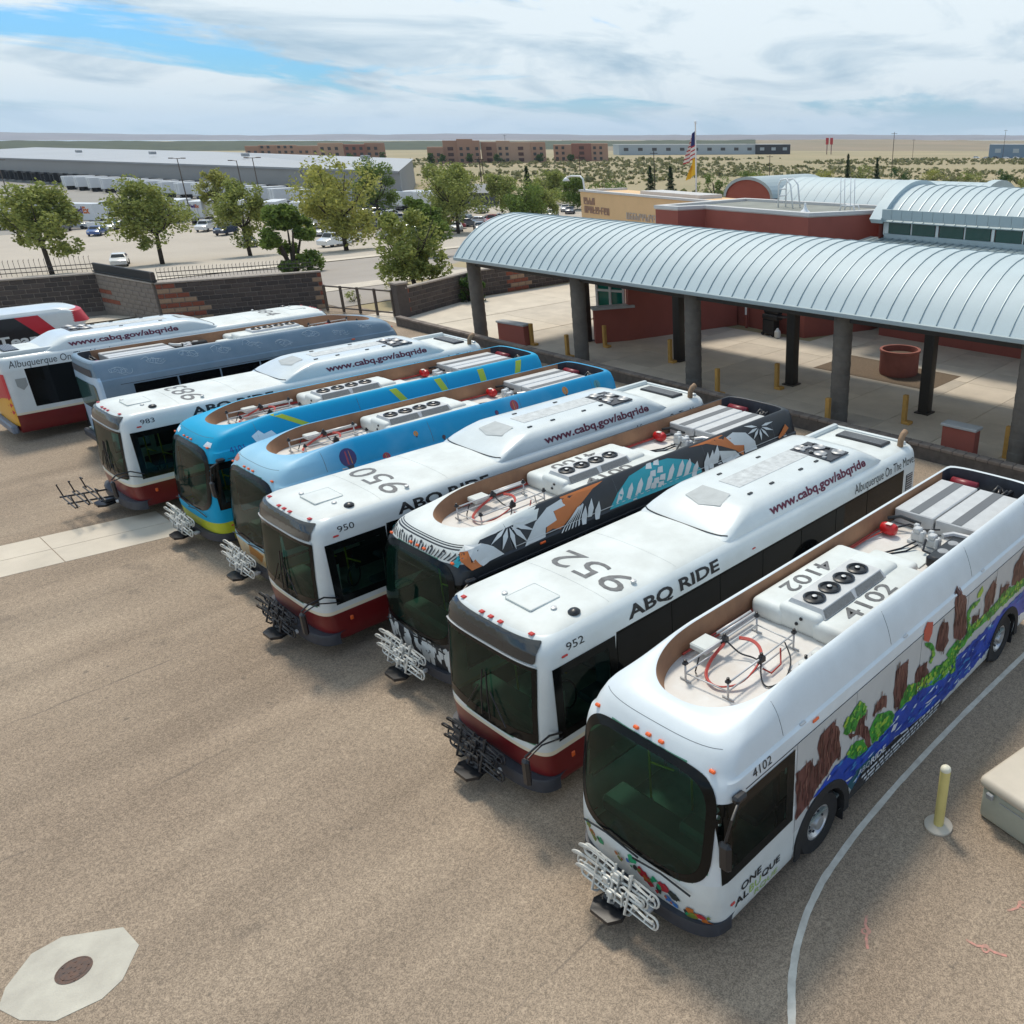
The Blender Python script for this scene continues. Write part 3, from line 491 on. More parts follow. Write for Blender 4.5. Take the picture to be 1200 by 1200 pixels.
def bus_b(name, label, loc, rz, mats, matf, win_band=False, rack=True, digits='4102'):
    """mats: [paint, tan inside, deck, second paint, third paint]"""
    root = thing(name, label, 'bus', loc, rz, 'buses parked side by side in the depot yard')
    WX, WZ, WA, WB, WN = 0, 1.905, 1.17, .825, 4.6
    def inwin(x, y, z, k=1.0): return y < .75 and supere(x, z, WX, WZ, WA * k, WB * k, WN) < 1
    mb = MB(); SB.mesh(mb, lambda x, y, z: not wheel_hole(x, y, z) and not inwin(x, y, z, .93) and not (abs(x) > .8 and .42 < y < 1.56 and 1.3 < z < 2.24), matf, True, SB_IN)
    body = mb.build('body', list(mats) + [DGREY], root, 30)
    cpart('b_frit', 'windshield_frame', root, [FRIT], lambda m: ring_patch(m, WX, WZ, WA, WB, WA * .9, WB * .88, WN, SB.front, .012), True)
    def gl(m): grid_patch(m, -1.2, 1.2, .9, 2.8, SB.front, 40, 30, lambda x, z: supere(x, z, WX, WZ, WA * .985, WB * .985, WN) < 1, .008)
    cpart('b_glass', 'windshield', root, [GLASS], gl, True)
    for sg in (1, -1):
        def sw(m): grid_patch(m, .26, 1.72, 1.17, 2.37, lambda y, z, o: SB.side(y, z, o, sg), 24, 8, lambda y, z: z > 1.17 + .0 * y and not (y < .5 and z > 2.37 - (y - .26) * -1.2 + 10), .006)
        cpart('b_swin%d' % sg, 'driver_window' if sg > 0 else 'door_window', root, [CABGLASS], sw, True)
        cpart('b_swf%d' % sg, 'window_frame', root, [FRIT], lambda m: frame_patch(m, .26, 1.72, 1.17, 2.37, .17, lambda y, z, o: SB.side(y, z, o, sg)), True)
        if win_band:
            for i in range(6): cpart('b_wband%d%d' % (sg, i), 'passenger_window', root, [DARKGLASS], lambda m: grid_patch(m, 1.78 + i * 1.33, 3.06 + i * 1.33, 1.17, 2.37, lambda y, z, o: SB.side(y, z, o, sg), 3, 2, None, .006), True)
    cpart('b_wiper', 'wiper', root, [BLACK], lambda m: [m.tube([SB.front(a, b, .05) for a, b in q], .014, 5) for q in ([(-1.0, 1.0), (-.5, 1.12), (.1, 1.08)], [(.95, .98), (.5, 1.08), (.0, 1.02)])])
    def seam(m):
        for sg in (1, -1):
            m.tube([SB.side(.7 + i * .36, 2.42, .002, sg) for i in range(27)], .008, 4)
    cpart('b_seam', 'window_gutter', root, [BLACK], seam)
    for y in (1.55, 4.3, 7.1, 9.7):
        cpart('b_ps%s' % y, 'panel_seam', root, [M('seam_grey', (.12, .13, .14), .7)], lambda m: m.tube([SB.side(y, 2.66 + .055 * i, .0) for i in range(10)], .005, 4))
        cpart('b_tab%s' % y, 'fairing_tab', root, [LGREY], lambda m: m.bbox(SB.side(y + .4, 2.625, .0), (.05, .12, .03), .008))
    for y in (1.78, 3.25, 5.2, 6.9, 8.1, 9.75): cpart('b_vs%s' % y, 'panel_seam', root, [M('seam_grey', (.12, .13, .14), .7)], lambda m: m.tube([SB.side(y, .4 + .2 * i, .0) for i in range(11)], .004, 4))
    cpart('b_crease', 'cowl_seam', root, [M('seam_grey')], lambda m: m.tube([SB.front(-1.0 + 2.0 * i / 24, 2.93, -.001) for i in range(25)], .005, 4))
    bumper(root, 'b', SB, DGREY)
    make_wheels(root); make_interior(root); mirror(root, SB, 1)
    for x in (-.22, 0, .22): lamp(root, SB.front(x, 2.79, .012))
    for x in (-1.0, 1.0): lamp(root, SB.front(x, 2.72, .012))
    for sg in (1, -1): lamp(root, SB.side(2.2, 2.55, .008, sg), ORANGEL, (.03, .14, .05), 'side_marker'); lamp(root, SB.side(.45, .72, .008, sg), REDL, (.03, .09, .04), 'side_marker')
    if rack: bike_rack(root, 'b', RACKW)
    # ---- roof equipment
    Z0 = 2.78
    def acb(m):
        for sx, w_ in ((-.53, .66), (.60, .66)): m.bbox((sx, 4.75, Z0 + .14), (w_, 2.55, .34), .11, 0, 3)
        m.bbox((.04, 4.7, Z0 + .18), (.78, 2.4, .40), .09, 0, 3); m.bbox((.08, 6.1, Z0 + .09), (.9, .7, .22), .09, 0, 3)
    ac = cpart('ac', 'air_conditioner', root, [ROOFW], acb, 35)
    def hood(m):
        m.add([(-.28, 3.62, Z0 + .32), (.46, 3.62, Z0 + .32), (.37, 3.67, Z0 + .45), (-.2, 3.67, Z0 + .45), (-.28, 5.4, Z0 + .32), (.46, 5.4, Z0 + .32), (.37, 5.35, Z0 + .45), (-.2, 5.35, Z0 + .45)],
              [(0, 1, 2, 3), (1, 5, 6, 2), (5, 4, 7, 6), (4, 0, 3, 7), (3, 2, 6, 7)])
    hd = cpart('achood', 'condenser_hood', ac, [LGREY], hood)
    def grille(m):
        for y in (4.05, 4.93): m.add([(.462, y - .4, Z0 + .335), (.462, y + .4, Z0 + .335), (.385, y + .38, Z0 + .44), (.385, y - .38, Z0 + .44)], [(0, 1, 2, 3)])
    cpart('acgrille', 'condenser_grille', ac, [M('grille_grey', (.2, .205, .2), .6, var=.2, vscale=30)], grille)
    [cpart('acport', 'port', ac, [BLACK], lambda m: m.lathe([(.03, 0), (.025, -.015), (0, -.02)], 10, (.06, 3.49, Z0 + .2), 'y'), False, (d, 0, d * 1.4)) for d in (-.03, .05)]
    def fan(m):
        m.lathe([(.17, 0), (.18, .03), (.15, .045), (.13, .03), (.125, .012), (.05, .02), (.045, .05), (0, .052)], 22, (0, 0, 0), 'z', 0)
        m.lathe([(.04, .052), (.035, .056), (0, .057)], 10, (0, 0, 0), 'z', 1)
    for i in range(4): cpart('fan', 'fan', ac, [BLACK, LGREY], fan, 40, (.085, 3.87 + .41 * i, Z0 + .448))
    if digits:
        cpart('acdigR' + digits, 'roof_number', ac, [DIGIT], lambda m: lettering(m, digits, lambda u, v: (.80 - v * .31, 3.9 + u * 1.3, Z0 + .316), 0, .012))
        cpart('acdigL' + digits, 'roof_number', ac, [DIGIT], lambda m: lettering(m, digits, lambda u, v: (-.70 + v * .31, 5.25 - u * 1.25, Z0 + .316), 0, .012))
    P = [(-.42, 1.5), (.3, 1.55), (-.44, 3.12), (.26, 3.1)]
    def rail(m):
        for x, y in P:
            m.tube([(x, y, Z0), (x, y, Z0 + .27)], .016, 6); m.tube([(x - .1, y, Z0 + .02), (x + .1, y, Z0 + .02)], .014, 5)
        for z in (.13, .265):
            m.tube([(*P[0], Z0 + z), (*P[2], Z0 + z)], .015, 6); m.tube([(*P[1], Z0 + z), (*P[3], Z0 + z)], .015, 6)
        m.tube([(*P[0], Z0 + .13), (*P[1], Z0 + .13)], .012, 5); m.tube([(*P[2], Z0 + .13), (*P[3], Z0 + .13)], .012, 5)
        m.tube([(-.7, 2.5, Z0 + .18), (-.7, 3.3, Z0 + .18)], .03, 4); m.tube([(-.63, 2.5, Z0 + .18), (-.63, 3.3, Z0 + .18)], .03, 4)
    rl = cpart('rail', 'charging_rail', root, [LGREY], rail, True)
    for q, (x, y) in enumerate(P + [(.28, 2.3), (-.43, 2.35)]):
        cpart('ins%d' % (q > 3), 'insulator', rl, [BLACK], lambda m: (m.bbox((0, 0, .29), (.075, .075, .05), .015), m.lathe([(.03, .3), (.02, .35), (0, .355)], 8), m.bbox((0, 0, .24), (.08, .14, .1), .02) if q > 3 else 0), False, (x, y, Z0))
    cpart('cab1', 'cable', rl, [BLACK], lambda m: m.tube(smooth([(.28, 2.3, Z0 + .25), (.4, 2.15, Z0 + .06), (.56, 2.1, Z0 + .02), (.62, 2.4, Z0 + .02), (.5, 2.7, Z0 + .12), (.28, 2.85, Z0 + .25)]), .012, 5))
    cpart('cab2', 'cable', rl, [BLACK], lambda m: m.tube(smooth([(-.43, 2.35, Z0 + .26), (-.2, 2.4, Z0 + .1), (.0, 2.45, Z0 + .08), (.28, 2.3, Z0 + .2)]), .013, 5)); cpart('cab3', 'cable', rl, [BLACK], lambda m: m.tube([(-.43, 1.8, Z0 + .25), (-.42, 1.7, Z0 + .05), (-.3, 1.62, Z0 + .03)], .012, 5))
    def hz(m):
        for d in (0, .03, .055):
            C = [(-.38, 2.3, .22), (-.36, 2.0, .12), (-.25, 1.75, .05), (-.05, 1.64, .04), (.12, 1.68, .05), (.26, 1.85, .08), (.28, 2.1, .14), (.22, 2.35, .2), (.08, 2.5, .24), (-.1, 2.55, .26), (-.28, 2.5, .25)]
            m.tube(smooth([(x * (1 + d), 2.1 + (y - 2.1) * (1 + d), Z0 + z + d * .3) for x, y, z in C]), .013, 6)
        m.tube([(.28, 2.75, Z0 + .2), (.4, 2.6, Z0 + .06), (.42, 2.35, Z0 + .05), (.3, 2.3, Z0 + .1)], .014, 5)
        m.tube([(-.84, 1.9, Z0 + .05), (-.84, 3, Z0 + .06), (-.84, 5, Z0 + .05), (-.84, 7.8, Z0 + .06)], .02, 5); m.tube([(-.79, 2.3, Z0 + .04), (-.8, 5, Z0 + .05), (-.8, 6.9, Z0 + .05), (-.68, 7.3, Z0 + .1)], .016, 5)
    cpart('hz', 'hose', root, [HOSE], hz, True)
    def bx_(m):
        m.bbox((-.62, 2.15, Z0 + .19), (.32, .36, .1), .02); m.box((-.72, 2.15, Z0 + .07), (.03, .1, .14))
    cpart('jbox', 'junction_box', root, [ROOFW], bx_)
    def plt(m):
        m.bbox((.66, 2.95, Z0 + .03), (.26, .75, .05), .01, 1)
        for y in (2.8, 3.12): m.lathe([(.08, .05), (.08, .09), (.05, .115), (0, .12)], 14, (.66, y, Z0), 'z', 0)
        m.lathe([(.025, .05), (.025, .1), (0, .11)], 8, (.58, 2.96, Z0), 'z', 2)
    cpart('plate', 'antenna_plate', root, [ROOFW, LGREY, BLACK], plt, 40)
    def bat(m): m.bbox((0, 0, Z0 + .17), (.82, 1.95, .30), .02, 0); m.box((0, 0, Z0 + .324), (.2, 1.91, .004), 1); m.box((-.43, 0, Z0 + .2), (.02, 1.85, .02), 2)
    for x in (-.42, .44): cpart('bat', 'battery_box', root, [LGREY, M('grey_stripe', (.12, .13, .14), .6), BLACK], bat, False, (x, 8.95, 0))
    cpart('tank', 'suppression_cylinder', root, [TANKR, M('tank_label', (.75, .7, .62), .5)], lambda m: (m.lathe([(0, -.17), (.09, -.15), (.12, -.08), (.12, .08), (.09, .15), (0, .17)], 14, (-.62, 7.4, Z0 + .14), 'x', 0), m.bbox((-.6, 7.36, Z0 + .262), (.12, .1, .012), .004, 1)), 40)
    def valve(m):
        for x, y in ((-.05, 7.5), (.3, 7.4)):
            m.bbox((x, y, Z0 + .14), (.24, .22, .18), .03); m.bbox((x, y - .05, Z0 + .27), (.15, .15, .1), .02); m.lathe([(.05, 0), (.05, .14), (.03, .18)], 8, (x + .12, y - .12, Z0 + .1), 'z'); m.box((x, y, Z0 + .03), (.32, .28, .05)); m.bbox((x - .1, y + .1, Z0 + .2), (.1, .08, .22), .015)
        m.tube([(.4, 7.55, Z0 + .24), (.52, 7.72, Z0 + .25), (.8, 7.78, Z0 + .24)], .055, 8)
    cpart('valve', 'coolant_manifold', root, [LGREY], valve, 40)
    def blk(m):
        m.bbox((.68, 7.2, Z0 + .13), (.32, 1.1, .22), .04)
        for y in (7.0, 7.4): m.lathe([(.1, .24), (.09, .25), (0, .252)], 14, (.68, y, Z0), 'z', 1)
        m.tube([(-.3, 6.6, Z0 + .03), (-.12, 7.0, Z0 + .04), (0, 7.3, Z0 + .1)], .018, 5); m.tube([(-.24, 6.58, Z0 + .03), (0, 6.95, Z0 + .04), (.1, 7.2, Z0 + .1)], .018, 5)
        m.tube([(.2, 7.3, Z0 + .2), (.28, 7.05, Z0 + .1), (.45, 7.1, Z0 + .05)], .022, 5); m.tube([(-.82, 7.7, Z0 + .2), (-.6, 7.8, Z0 + .26), (-.2, 7.85, Z0 + .2)], .035, 6); m.tube([(-.6, 7.55, Z0 + .1), (-.4, 7.8, Z0 + .15), (-.1, 7.8, Z0 + .12), (.2, 7.85, Z0 + .2)], .02, 5)
    cpart('blk', 'cooling_unit', root, [BLACK, MGREY], blk, 40)
    def hat(m): m.bbox((.15, 6.85, Z0 + .012), (.66, .6, .024), .01, 0)
    cpart('hatch_b', 'roof_hatch', root, [ROOFW], hat)
    def rearh(m):
        rnd = random.Random(3)
        for i in range(14):
            x = rnd.uniform(-.8, .8); y = rnd.uniform(9.98, 10.15); m.tube([(x, y, Z0 + .05), (x + rnd.uniform(-.3, .3), y + .2, Z0 + rnd.uniform(.1, .3)), (x + rnd.uniform(-.5, .5), y + .3, Z0 + .1)], rnd.uniform(.02, .05), 6)
        m.lathe([(0, -.3), (.12, -.28), (.12, .28), (0, .3)], 12, (-.45, 10.25, Z0 + .18), 'x', 1)
    cpart('rearh', 'rear_piping', root, [BLACK, M('dark_red_cylinder', (.2, .01, .02), .4)], rearh, True)
    return root

def bus_a(name, label, loc, rz, number, rack='up'):
    root = thing(name, label, 'bus', loc, rz, 'buses parked side by side in the depot yard')
    wx, z0, z1 = 1.14, 1.12, 2.5
    def zb(x): return z0 - .02 + .10 * (abs(x) / wx) ** 2
    def inw(x, z, k=0): return abs(x) < wx - k and zb(x) + k < z < z1 - k
    mb = MB()
    SA.mesh(mb, lambda x, y, z: not wheel_hole(x, y, z) and not (y < .6 and inw(x, z, .07)) and not (abs(x) > 1.0 and .5 < y < 1.48 and 1.28 < z < 2.34), lambda x, y, z: 4 if (abs(x) > 1.25 and 1.16 < z < 2.47 and 1.6 < y < 10.9) else (1 if z < .97 else (2 if z < 1.06 else (3 if z > 2.9 else 0))))
    mb.build('body', [WHITE, RED, CREAM, ROOFW, FRIT], root, 35)
    def wf(m):
        k = 44
        for i in range(k):
            a, b = -wx + 2 * wx * i / k, -wx + 2 * wx * (i + 1) / k
            for f, w_, s_ in ((lambda x: zb(x), .17, 1), (lambda x: z1, -.06, -1)):
                q = [SA.front(a, f(a), .012), SA.front(b, f(b), .012), SA.front(b, f(b) + w_, .012), SA.front(a, f(a) + w_, .012)]; m.poly(q)
        for sg in (-1, 1):
            for j in range(8):
                za, zb_ = 1.2 + 1.3 * j / 8, 1.2 + 1.3 * (j + 1) / 8
                m.poly([SA.front(sg * wx, za, .012), SA.front(sg * (wx - .09), za, .012), SA.front(sg * (wx - .09), zb_, .012), SA.front(sg * wx, zb_, .012)])
    cpart('a_frit', 'windshield_frame', root, [FRIT], wf, True)
    cpart('a_glass', 'windshield', root, [GLASS], lambda m: grid_patch(m, -wx, wx, z0 - .02, z1, SA.front, 44, 24, lambda x, z: zb(x) < z, .008), True)
    cpart('a_disp', 'destination_display', root, [M('smoked_panel', (.03, .034, .036), .1, spec=.7)], lambda m: decal(m, [(0, rr(-1.1, 1.1, 2.555, 2.875, .06))], SA.front, .06, .016), True)
    def strip(m): m.tube([SA.front(-1.13 + 2.26 * i / 40, 2.527, .02) for i in range(41)], .014, 5)
    cpart('a_strip', 'windshield_trim', root, [LGREY], strip, True)
    for sg in (1, -1):
        def sw(m): grid_patch(m, .36, 1.62, 1.16, 2.46, lambda y, z, o: SA.side(y, z, o, sg), 16, 8, None, .006)
        cpart('a_swin%d' % sg, 'driver_window' if sg > 0 else 'door_window', root, [CABGLASS], sw, True)
        cpart('a_swf%d' % sg, 'window_frame', root, [FRIT], lambda m: frame_patch(m, .36, 1.62, 1.16, 2.46, .15, lambda y, z, o: SA.side(y, z, o, sg)), True)
        for i in range(7):
            cpart('a_pwin%d%d' % (sg, i), 'passenger_window', root, [DARKGLASS], lambda m: grid_patch(m, 1.66 + i * 1.27, 2.9 + i * 1.27, 1.2, 2.46, lambda y, z, o: SA.side(y, z, o, sg), 2, 2, None, .006), True)
    def wip(m):
        for sg in (-1, 1): m.tube([SA.front(sg * .1, 1.22, .05), SA.front(sg * .08, 1.6, .06), SA.front(sg * .05, 2.05, .05)], .014, 5); m.tube([SA.front(sg * .5, 1.25, .05), SA.front(sg * .15, 1.75, .06)], .011, 5)
    cpart('a_wiper', 'wiper', root, [BLACK], wip)
    bumper(root, 'a', SA, DGREY if rack == 'up' else M('pale_bumper', (.16, .19, .24), .5, var=.2), .2, .56)
    make_wheels(root); make_interior(root); mirror(root, SA, 1, True)
    hmp = MB(); SH.mesh(hmp, None, lambda x, y, z: 0); hump = hmp.build('roof_fairing', [WHITE], root, 35)
    cpart('a_lip', 'fairing_edge', hump, [BLACK], lambda m: m.tube([(-1.05 + 2.1 * i / 20, SH.front(-1.05 + 2.1 * i / 20, 2.99, 0)[1] - .01, 2.99) for i in range(21)], .014, 5), True)
    DUST = M('dusty_panel', (.4, .42, .42), .7, vscale=6, c2=(.62, .65, .65), detail=9)
    cpart('a_dust', 'access_panel', hump, [DUST], lambda m: (m.bbox((.0, 7.2, 3.335), (.55, 2.4, .012), .004),))
    cpart('a_scoop', 'air_scoop', hump, [M('scoop_grey', (.42, .45, .45), .6, var=.15)], lambda m: m.add([(-.45, 5.2, 3.255), (.45, 5.2, 3.255), (.36, 5.62, 3.345), (-.36, 5.62, 3.345), (0, 5.08, 3.21)], [(4, 1, 2, 3, 0)]))
    def fb(m):
        m.bbox((.3, 8.75, 3.335), (1.1, .72, .03), .01, 0)
        for x, y in ((-.1, 8.6), (.2, 8.9), (.45, 8.58), (.7, 8.9)): m.lathe([(.14, 0), (.15, .03), (.1, .05), (.05, .03), (0, .03)], 14, (x, y, 3.35), 'z', 1)
        rnd = random.Random(4)
        for i in range(16): m.bbox((rnd.uniform(-.2, .8), rnd.uniform(8.45, 9.05), 3.36), (.1, .08, .05), .01, rnd.choice((0, 1, 2)))
    cpart('a_fans', 'radiator_unit', hump, [DGREY, MGREY, BLACK], fb, 40)
    def vn(m):
        m.bbox((.1, 10.95, 3.0), (1.3, .44, .06), .02, 0)
        for i in range(6): m.box((.1, 10.8 + i * .06, 3.034), (1.2, .02, .012), 1)
    cpart('a_vent', 'roof_vent', root, [BLACK, MGREY], vn)
    cpart('a_exh', 'exhaust_pipe', root, [M('rusty_pipe', (.3, .19, .11), .7, var=.3, vscale=8)], lambda m: m.tube([(.98, 11.2, 2.85), (.98, 11.22, 3.08), (.98, 11.3, 3.2), (.98, 11.42, 3.25)], .075, 10), True)
    cpart('a_rear', 'rear_deck_rim', root, [WHITE], lambda m: (m.bbox((-.95, 10.6, 3.0), (.14, 1.6, .14), .05, 0, 2), m.bbox((0, 11.42, 2.96), (2.0, .12, .1), .04, 0, 2)), 40)
    def clip(m):
        for x, y in ((.62, 5.9), (.62, 6.6), (.62, 7.6), (-.5, 6.3), (-.5, 7.6), (.6, 8.2)): m.box((x, y, 3.338), (.05, .12, .02))
    cpart('a_clip', 'fairing_latch', hump, [BLACK], clip)
    cpart('a_hatch', 'roof_hatch', root, [ROOFW], lambda m: m.bbox((.1, 1.0, 2.99), (.66, .6, .035), .03, 0, 2), 40)
    cpart('a_dome', 'roof_beacon', root, [BLACK], lambda m: m.lathe([(.1, 0), (.1, .03), (.07, .06), (0, .07)], 14, (.92, 1.15, 2.95), 'z'), 40)
    cpart('a_bump', 'roof_stud', root, [LGREY], lambda m: [m.lathe([(.05, 0), (.05, .03), (0, .045)], 10, (x, y, 2.975), 'z') for x, y in ((-.35, .8), (.62, 1.0), (.95, 2.4))], 40)
    for y in (1.75, 3.3): cpart('a_rs%s' % y, 'roof_seam', root, [M('faint_seam', (.5, .53, .52), .7)], lambda m: m.tube([SA.top(-1.05 + 2.1 * i / 20, y, .0) for i in range(21)], .004, 4))
    for x in (-.85, -.25, -.02, .22, .85): lamp(root, SA.front(x, 2.915, .02), REDL, (.1, .08, .03))
    for sg in (1, -1):
        lamp(root, SA.side(.62, 2.58, .008, sg), REDL, (.03, .12, .04), 'side_marker'); lamp(root, SA.side(.6, .78, .008, sg), ORANGEL, (.03, .07, .1), 'side_marker'); lamp(root, SA.side(5.2, 2.62, .008, sg), REDL, (.03, .1, .03), 'side_marker')
    def num(m): lettering(m, number, lambda u, v: SA.top(.98 - u * 1.75, 2.5 - v * .56, .006), 0, .0)
    cpart('a_num' + number, 'roof_number', root, [DIGIT], num)
    for k, sg in ((0, 1), (1, -1)):
        def sd_(y0, y1, z0, z1, o=.007): return lambda u, v: SA.side(y0 + (y1 - y0) * (u if sg > 0 else 1 - u), z0 + (z1 - z0) * v, o, sg)
        if sg > 0: cpart('a_tx1%d' % k, 'operator_lettering', root, [TXT], lambda m: lettering(m, 'ABQ RIDE', sd_(1.95, 4.2, 2.535, 2.79), 0, .03))
        cpart('a_tx2%d%s' % (k, number), 'side_number', root, [TXT], lambda m: lettering(m, number, sd_(.68, 1.02, 2.63, 2.75), 0, .0))
        cpart('a_tx3%d' % k, 'slogan_lettering', root, [TXT], lambda m: lettering(m, 'Albuquerque On The Move!', sd_(8.75, 11.45, 2.5, 2.76) if sg > 0 else sd_(8.3, 11.3, 2.5, 2.8), 0, -.004, .18))
        cpart('a_www%d' % k, 'web_address', hump, [MAROONTXT], lambda m: lettering(m, 'www.cabq.gov/abqride', lambda u, v: SH.side(5.95 + 3.5 * (u if sg > 0 else 1 - u), 2.93 + v * .235, .007, sg), 0, .03))
    # rear: engine grille, window, lights
    def rg(m):
        m.box((1.297, 11.2, 2.05), (.012, .3, .55), 0)
        for i in range(9): m.box((1.305, 11.2, 1.82 + i * .06), (.012, .26, .02), 1)
    cpart('a_rg', 'side_grille', root, [BLACK, LGREY], rg)
    if rack == 'down': bike_rack(root, 'adown', RACKB, True)
    elif rack: bike_rack(root, 'a', RACKB)
    return root

# ---- the row
def flat(n): return lambda x, y, z: n
def place(i): return POS[i]
POS = [(0, 0), (-3.7, .39), (-7.05, 1.1), (-10.3, .24), (-13.5, .8), (-16.95, .77), (-20.85, .2), (-26.8, 12.2), (-31.25, 11.55)]
PALE = M('pale_wrap_paint', (.70, .76, .79), .35, vscale=1.3, c2=(.61, .66, .68), coat=.15, detail=10); SIDEW = M('shaded_grey_wrap', (.50, .52, .52), .4, var=.05, vscale=2)  # side panel: wrap grey with the side's shade put into the colour
b = bus_b('transit_bus', 'white electric bus with painted river and red rock mural along its side', (*POS[0], 0), 0,
          [PALE, TAN, TROUGH, SIDEW, WHITE], lambda x, y, z: (3 if (x > 1.2 and 1.72 < y and .9 < z < 2.42) else (4 if z < 1.15 else 0)))
MCOL = {'river': ((.006, .055, .42),), 'text': ((.012, .014, .02),), 'teal': ((.01, .1, .14),), 'rock': ((.125, .042, .036),), 'leaf': ((.035, .30, .03),), 'lime': ((.32, .5, .04),), 'coral': ((.5, .08, .05),), 'white': ((.6, .65, .7),)}
MCI = list(MCOL); MM = [M('print_' + k, MCOL[k][0], .4, var=.35 if k in ('river', 'rock', 'leaf') else .1, vscale=2.6, detail=9) for k in MCI]
def rough_edge(pts, amp=.035, step=.09, seed=0):
    """hand-painted outline: add small wobbles along each edge"""
    rnd = random.Random(seed); out = []
    for (x0, y0), (x1, y1) in zip(pts, pts[1:] + pts[:1]):
        d = math.hypot(x1 - x0, y1 - y0); n = max(1, int(d / step))
        for i in range(n):
            t = i / n; out.append((x0 + (x1 - x0) * t + (rnd.uniform(-amp, amp) if i else 0), y0 + (y1 - y0) * t + (rnd.uniform(-amp, amp) if i else 0)))
    return out
def arch_clip(pts):
    out = []
    for y, z in pts:
        for a in (AX_F, AX_R):
            d = math.hypot(y - a, z - .5)
            if d < .7: y, z = a + (y - a) * .7 / max(d, .01), .5 + (z - .5) * .7 / max(d, .01)
        out.append((min(y, 10.5), max(.36, z)))
    return out
MURAL[0] = ('river', [(2.2, 1.2), (2.5, 1.32), (2.75, 1.42), (3.05, 1.36), (3.43, 1.16), (3.8, 1.1), (4.2, 1.16), (4.6, 1.34), (5.0, 1.36), (5.5, 1.3), (6.2, 1.27), (6.8, 1.25), (7.5, 1.22), (8.3, 1.25), (9.0, 1.3), (9.8, 1.3), (10.6, 1.22), (11.45, 1.12), (11.45, .62), (10.4, .56), (9.6, .75), (8.25, .62), (7.5, .56), (6.4, .5), (5.6, .62), (4.7, .76), (4.0, .76), (3.6, .74), (3.3, .6), (3.05, .9), (2.6, 1.15)])
MURAL[1] = ('text', [(3.18, .4), (3.28, .6), (3.6, .76), (4.0, .78), (4.6, .76), (5.6, .62), (6.35, .52), (6.35, .38)])
mb = MB()
decal(mb, [(MCI.index(c), arch_clip(rough_edge(p, .035 if c in ('leaf', 'rock', 'river') else .006, .1, i))) for i, (c, p) in enumerate(MURAL)], lambda y, z, o: SB.side(y, z, o), .11, .006, .00022)
rnd = random.Random(5)
strokes = []
def inside(pt, P_):
    x, y = pt; c = False
    for (x0, y0), (x1, y1) in zip(P_, P_[1:] + P_[:1]):
        if (y0 > y) != (y1 > y) and x < (x1 - x0) * (y - y0) / (y1 - y0) + x0: c = not c
    return c
XC = ['deep', 'sky', 'umber', 'clay', 'forest', 'spring', 'foam']; XM = [M('brush_' + n, c, .4) for n, c in zip(XC, ((.004, .03, .26), (.03, .20, .52), (.075, .026, .022), (.2, .085, .065), (.012, .16, .02), (.16, .42, .04), (.55, .68, .78)))]
SET = {'river': ('deep', 'deep', 'sky', 'foam', 'deep', 'sky'), 'rock': ('umber', 'clay', 'umber'), 'leaf': ('forest', 'spring', 'forest', 'spring', 'lime')}
for c, P_ in MURAL:
    if c not in SET: continue
    ys_, zs_ = [q[0] for q in P_], [q[1] for q in P_]; area = (max(ys_) - min(ys_)) * (max(zs_) - min(zs_))
    for i in range(int(area * {'river': 42, 'rock': 110, 'leaf': 190}[c])):
        y, z = rnd.uniform(min(ys_), max(ys_)), rnd.uniform(min(zs_), max(zs_))
        if not inside((y, z), P_) or any(math.hypot(y - a_, z - .5) < .74 for a_ in (AX_F, AX_R)): continue
        k = rnd.choice(SET[c]); mi_ = MCI.index(k) if k in MCI else len(MCI) + XC.index(k)
        if c == 'river': l, h_ = rnd.uniform(.06, .3), rnd.uniform(.012, .03); q = [(y, z), (y + l * .5, z + h_ * 1.4), (y + l, z + .02), (y + l * .5, z - h_)]
        elif c == 'rock': l, h_ = rnd.uniform(.012, .03), rnd.uniform(.08, .28); q = [(y, z - h_ * .5), (y + l, z - h_ * .4), (y + l * .8, z + h_ * .5), (y - l * .3, z + h_ * .4)]
        else: l = rnd.uniform(.02, .055); q = [(y + l * rnd.uniform(.6, 1.2) * math.cos(t_), z + l * rnd.uniform(.6, 1.2) * math.sin(t_)) for t_ in (0, 1.05, 2.1, 3.14, 4.2, 5.2)]
        strokes.append((mi_, [(min(a_, 10.5), max(.38, c_)) for a_, c_ in q])) if y < 10.3 else None
MM = MM + XM
decal(mb, strokes, lambda y, z, o: SB.side(y, z, o), .1, .013, .000003)
lettering(mb, 'ABQ', lambda u, v: SB.side(3.42 + u * .36, .74 + v * .13, .022), MCI.index('white'), -.008)
lettering(mb, 'RIDE', lambda u, v: SB.side(3.80 + u * .45, .74 + v * .13, .022), MCI.index('white'), .03)
for k in range(3):
    y = 3.55 + .08 * k
    while y < 6.2 - .1 * k:
        l = rnd.uniform(.05, .22); z = .64 - .085 * k - (y - 3.5) * .022
        mb.add([SB.side(y, z, .022), SB.side(y + l, z, .022), SB.side(y + l, z + .045, .022), SB.side(y, z + .045, .022)], [(0, 1, 2, 3)], MCI.index('white')); y += l + rnd.uniform(.02, .05)
mb.build('side_mural', MM, b)
mb = MB(); lettering(mb, '4102', lambda u, v: SB.side(.84 + u * .38, 2.475 + v * .125, .008), 0); mb.build('side_number', [TXT], b); mb = MB(); lettering(mb, 'ONE', lambda u, v: SB.side(.62 + u * .42, .78 + v * .13, .008), 0, .02); lettering(mb, 'AL', lambda u, v: SB.side(.5 + u * .28, .60 + v * .13, .008), 0, .02)
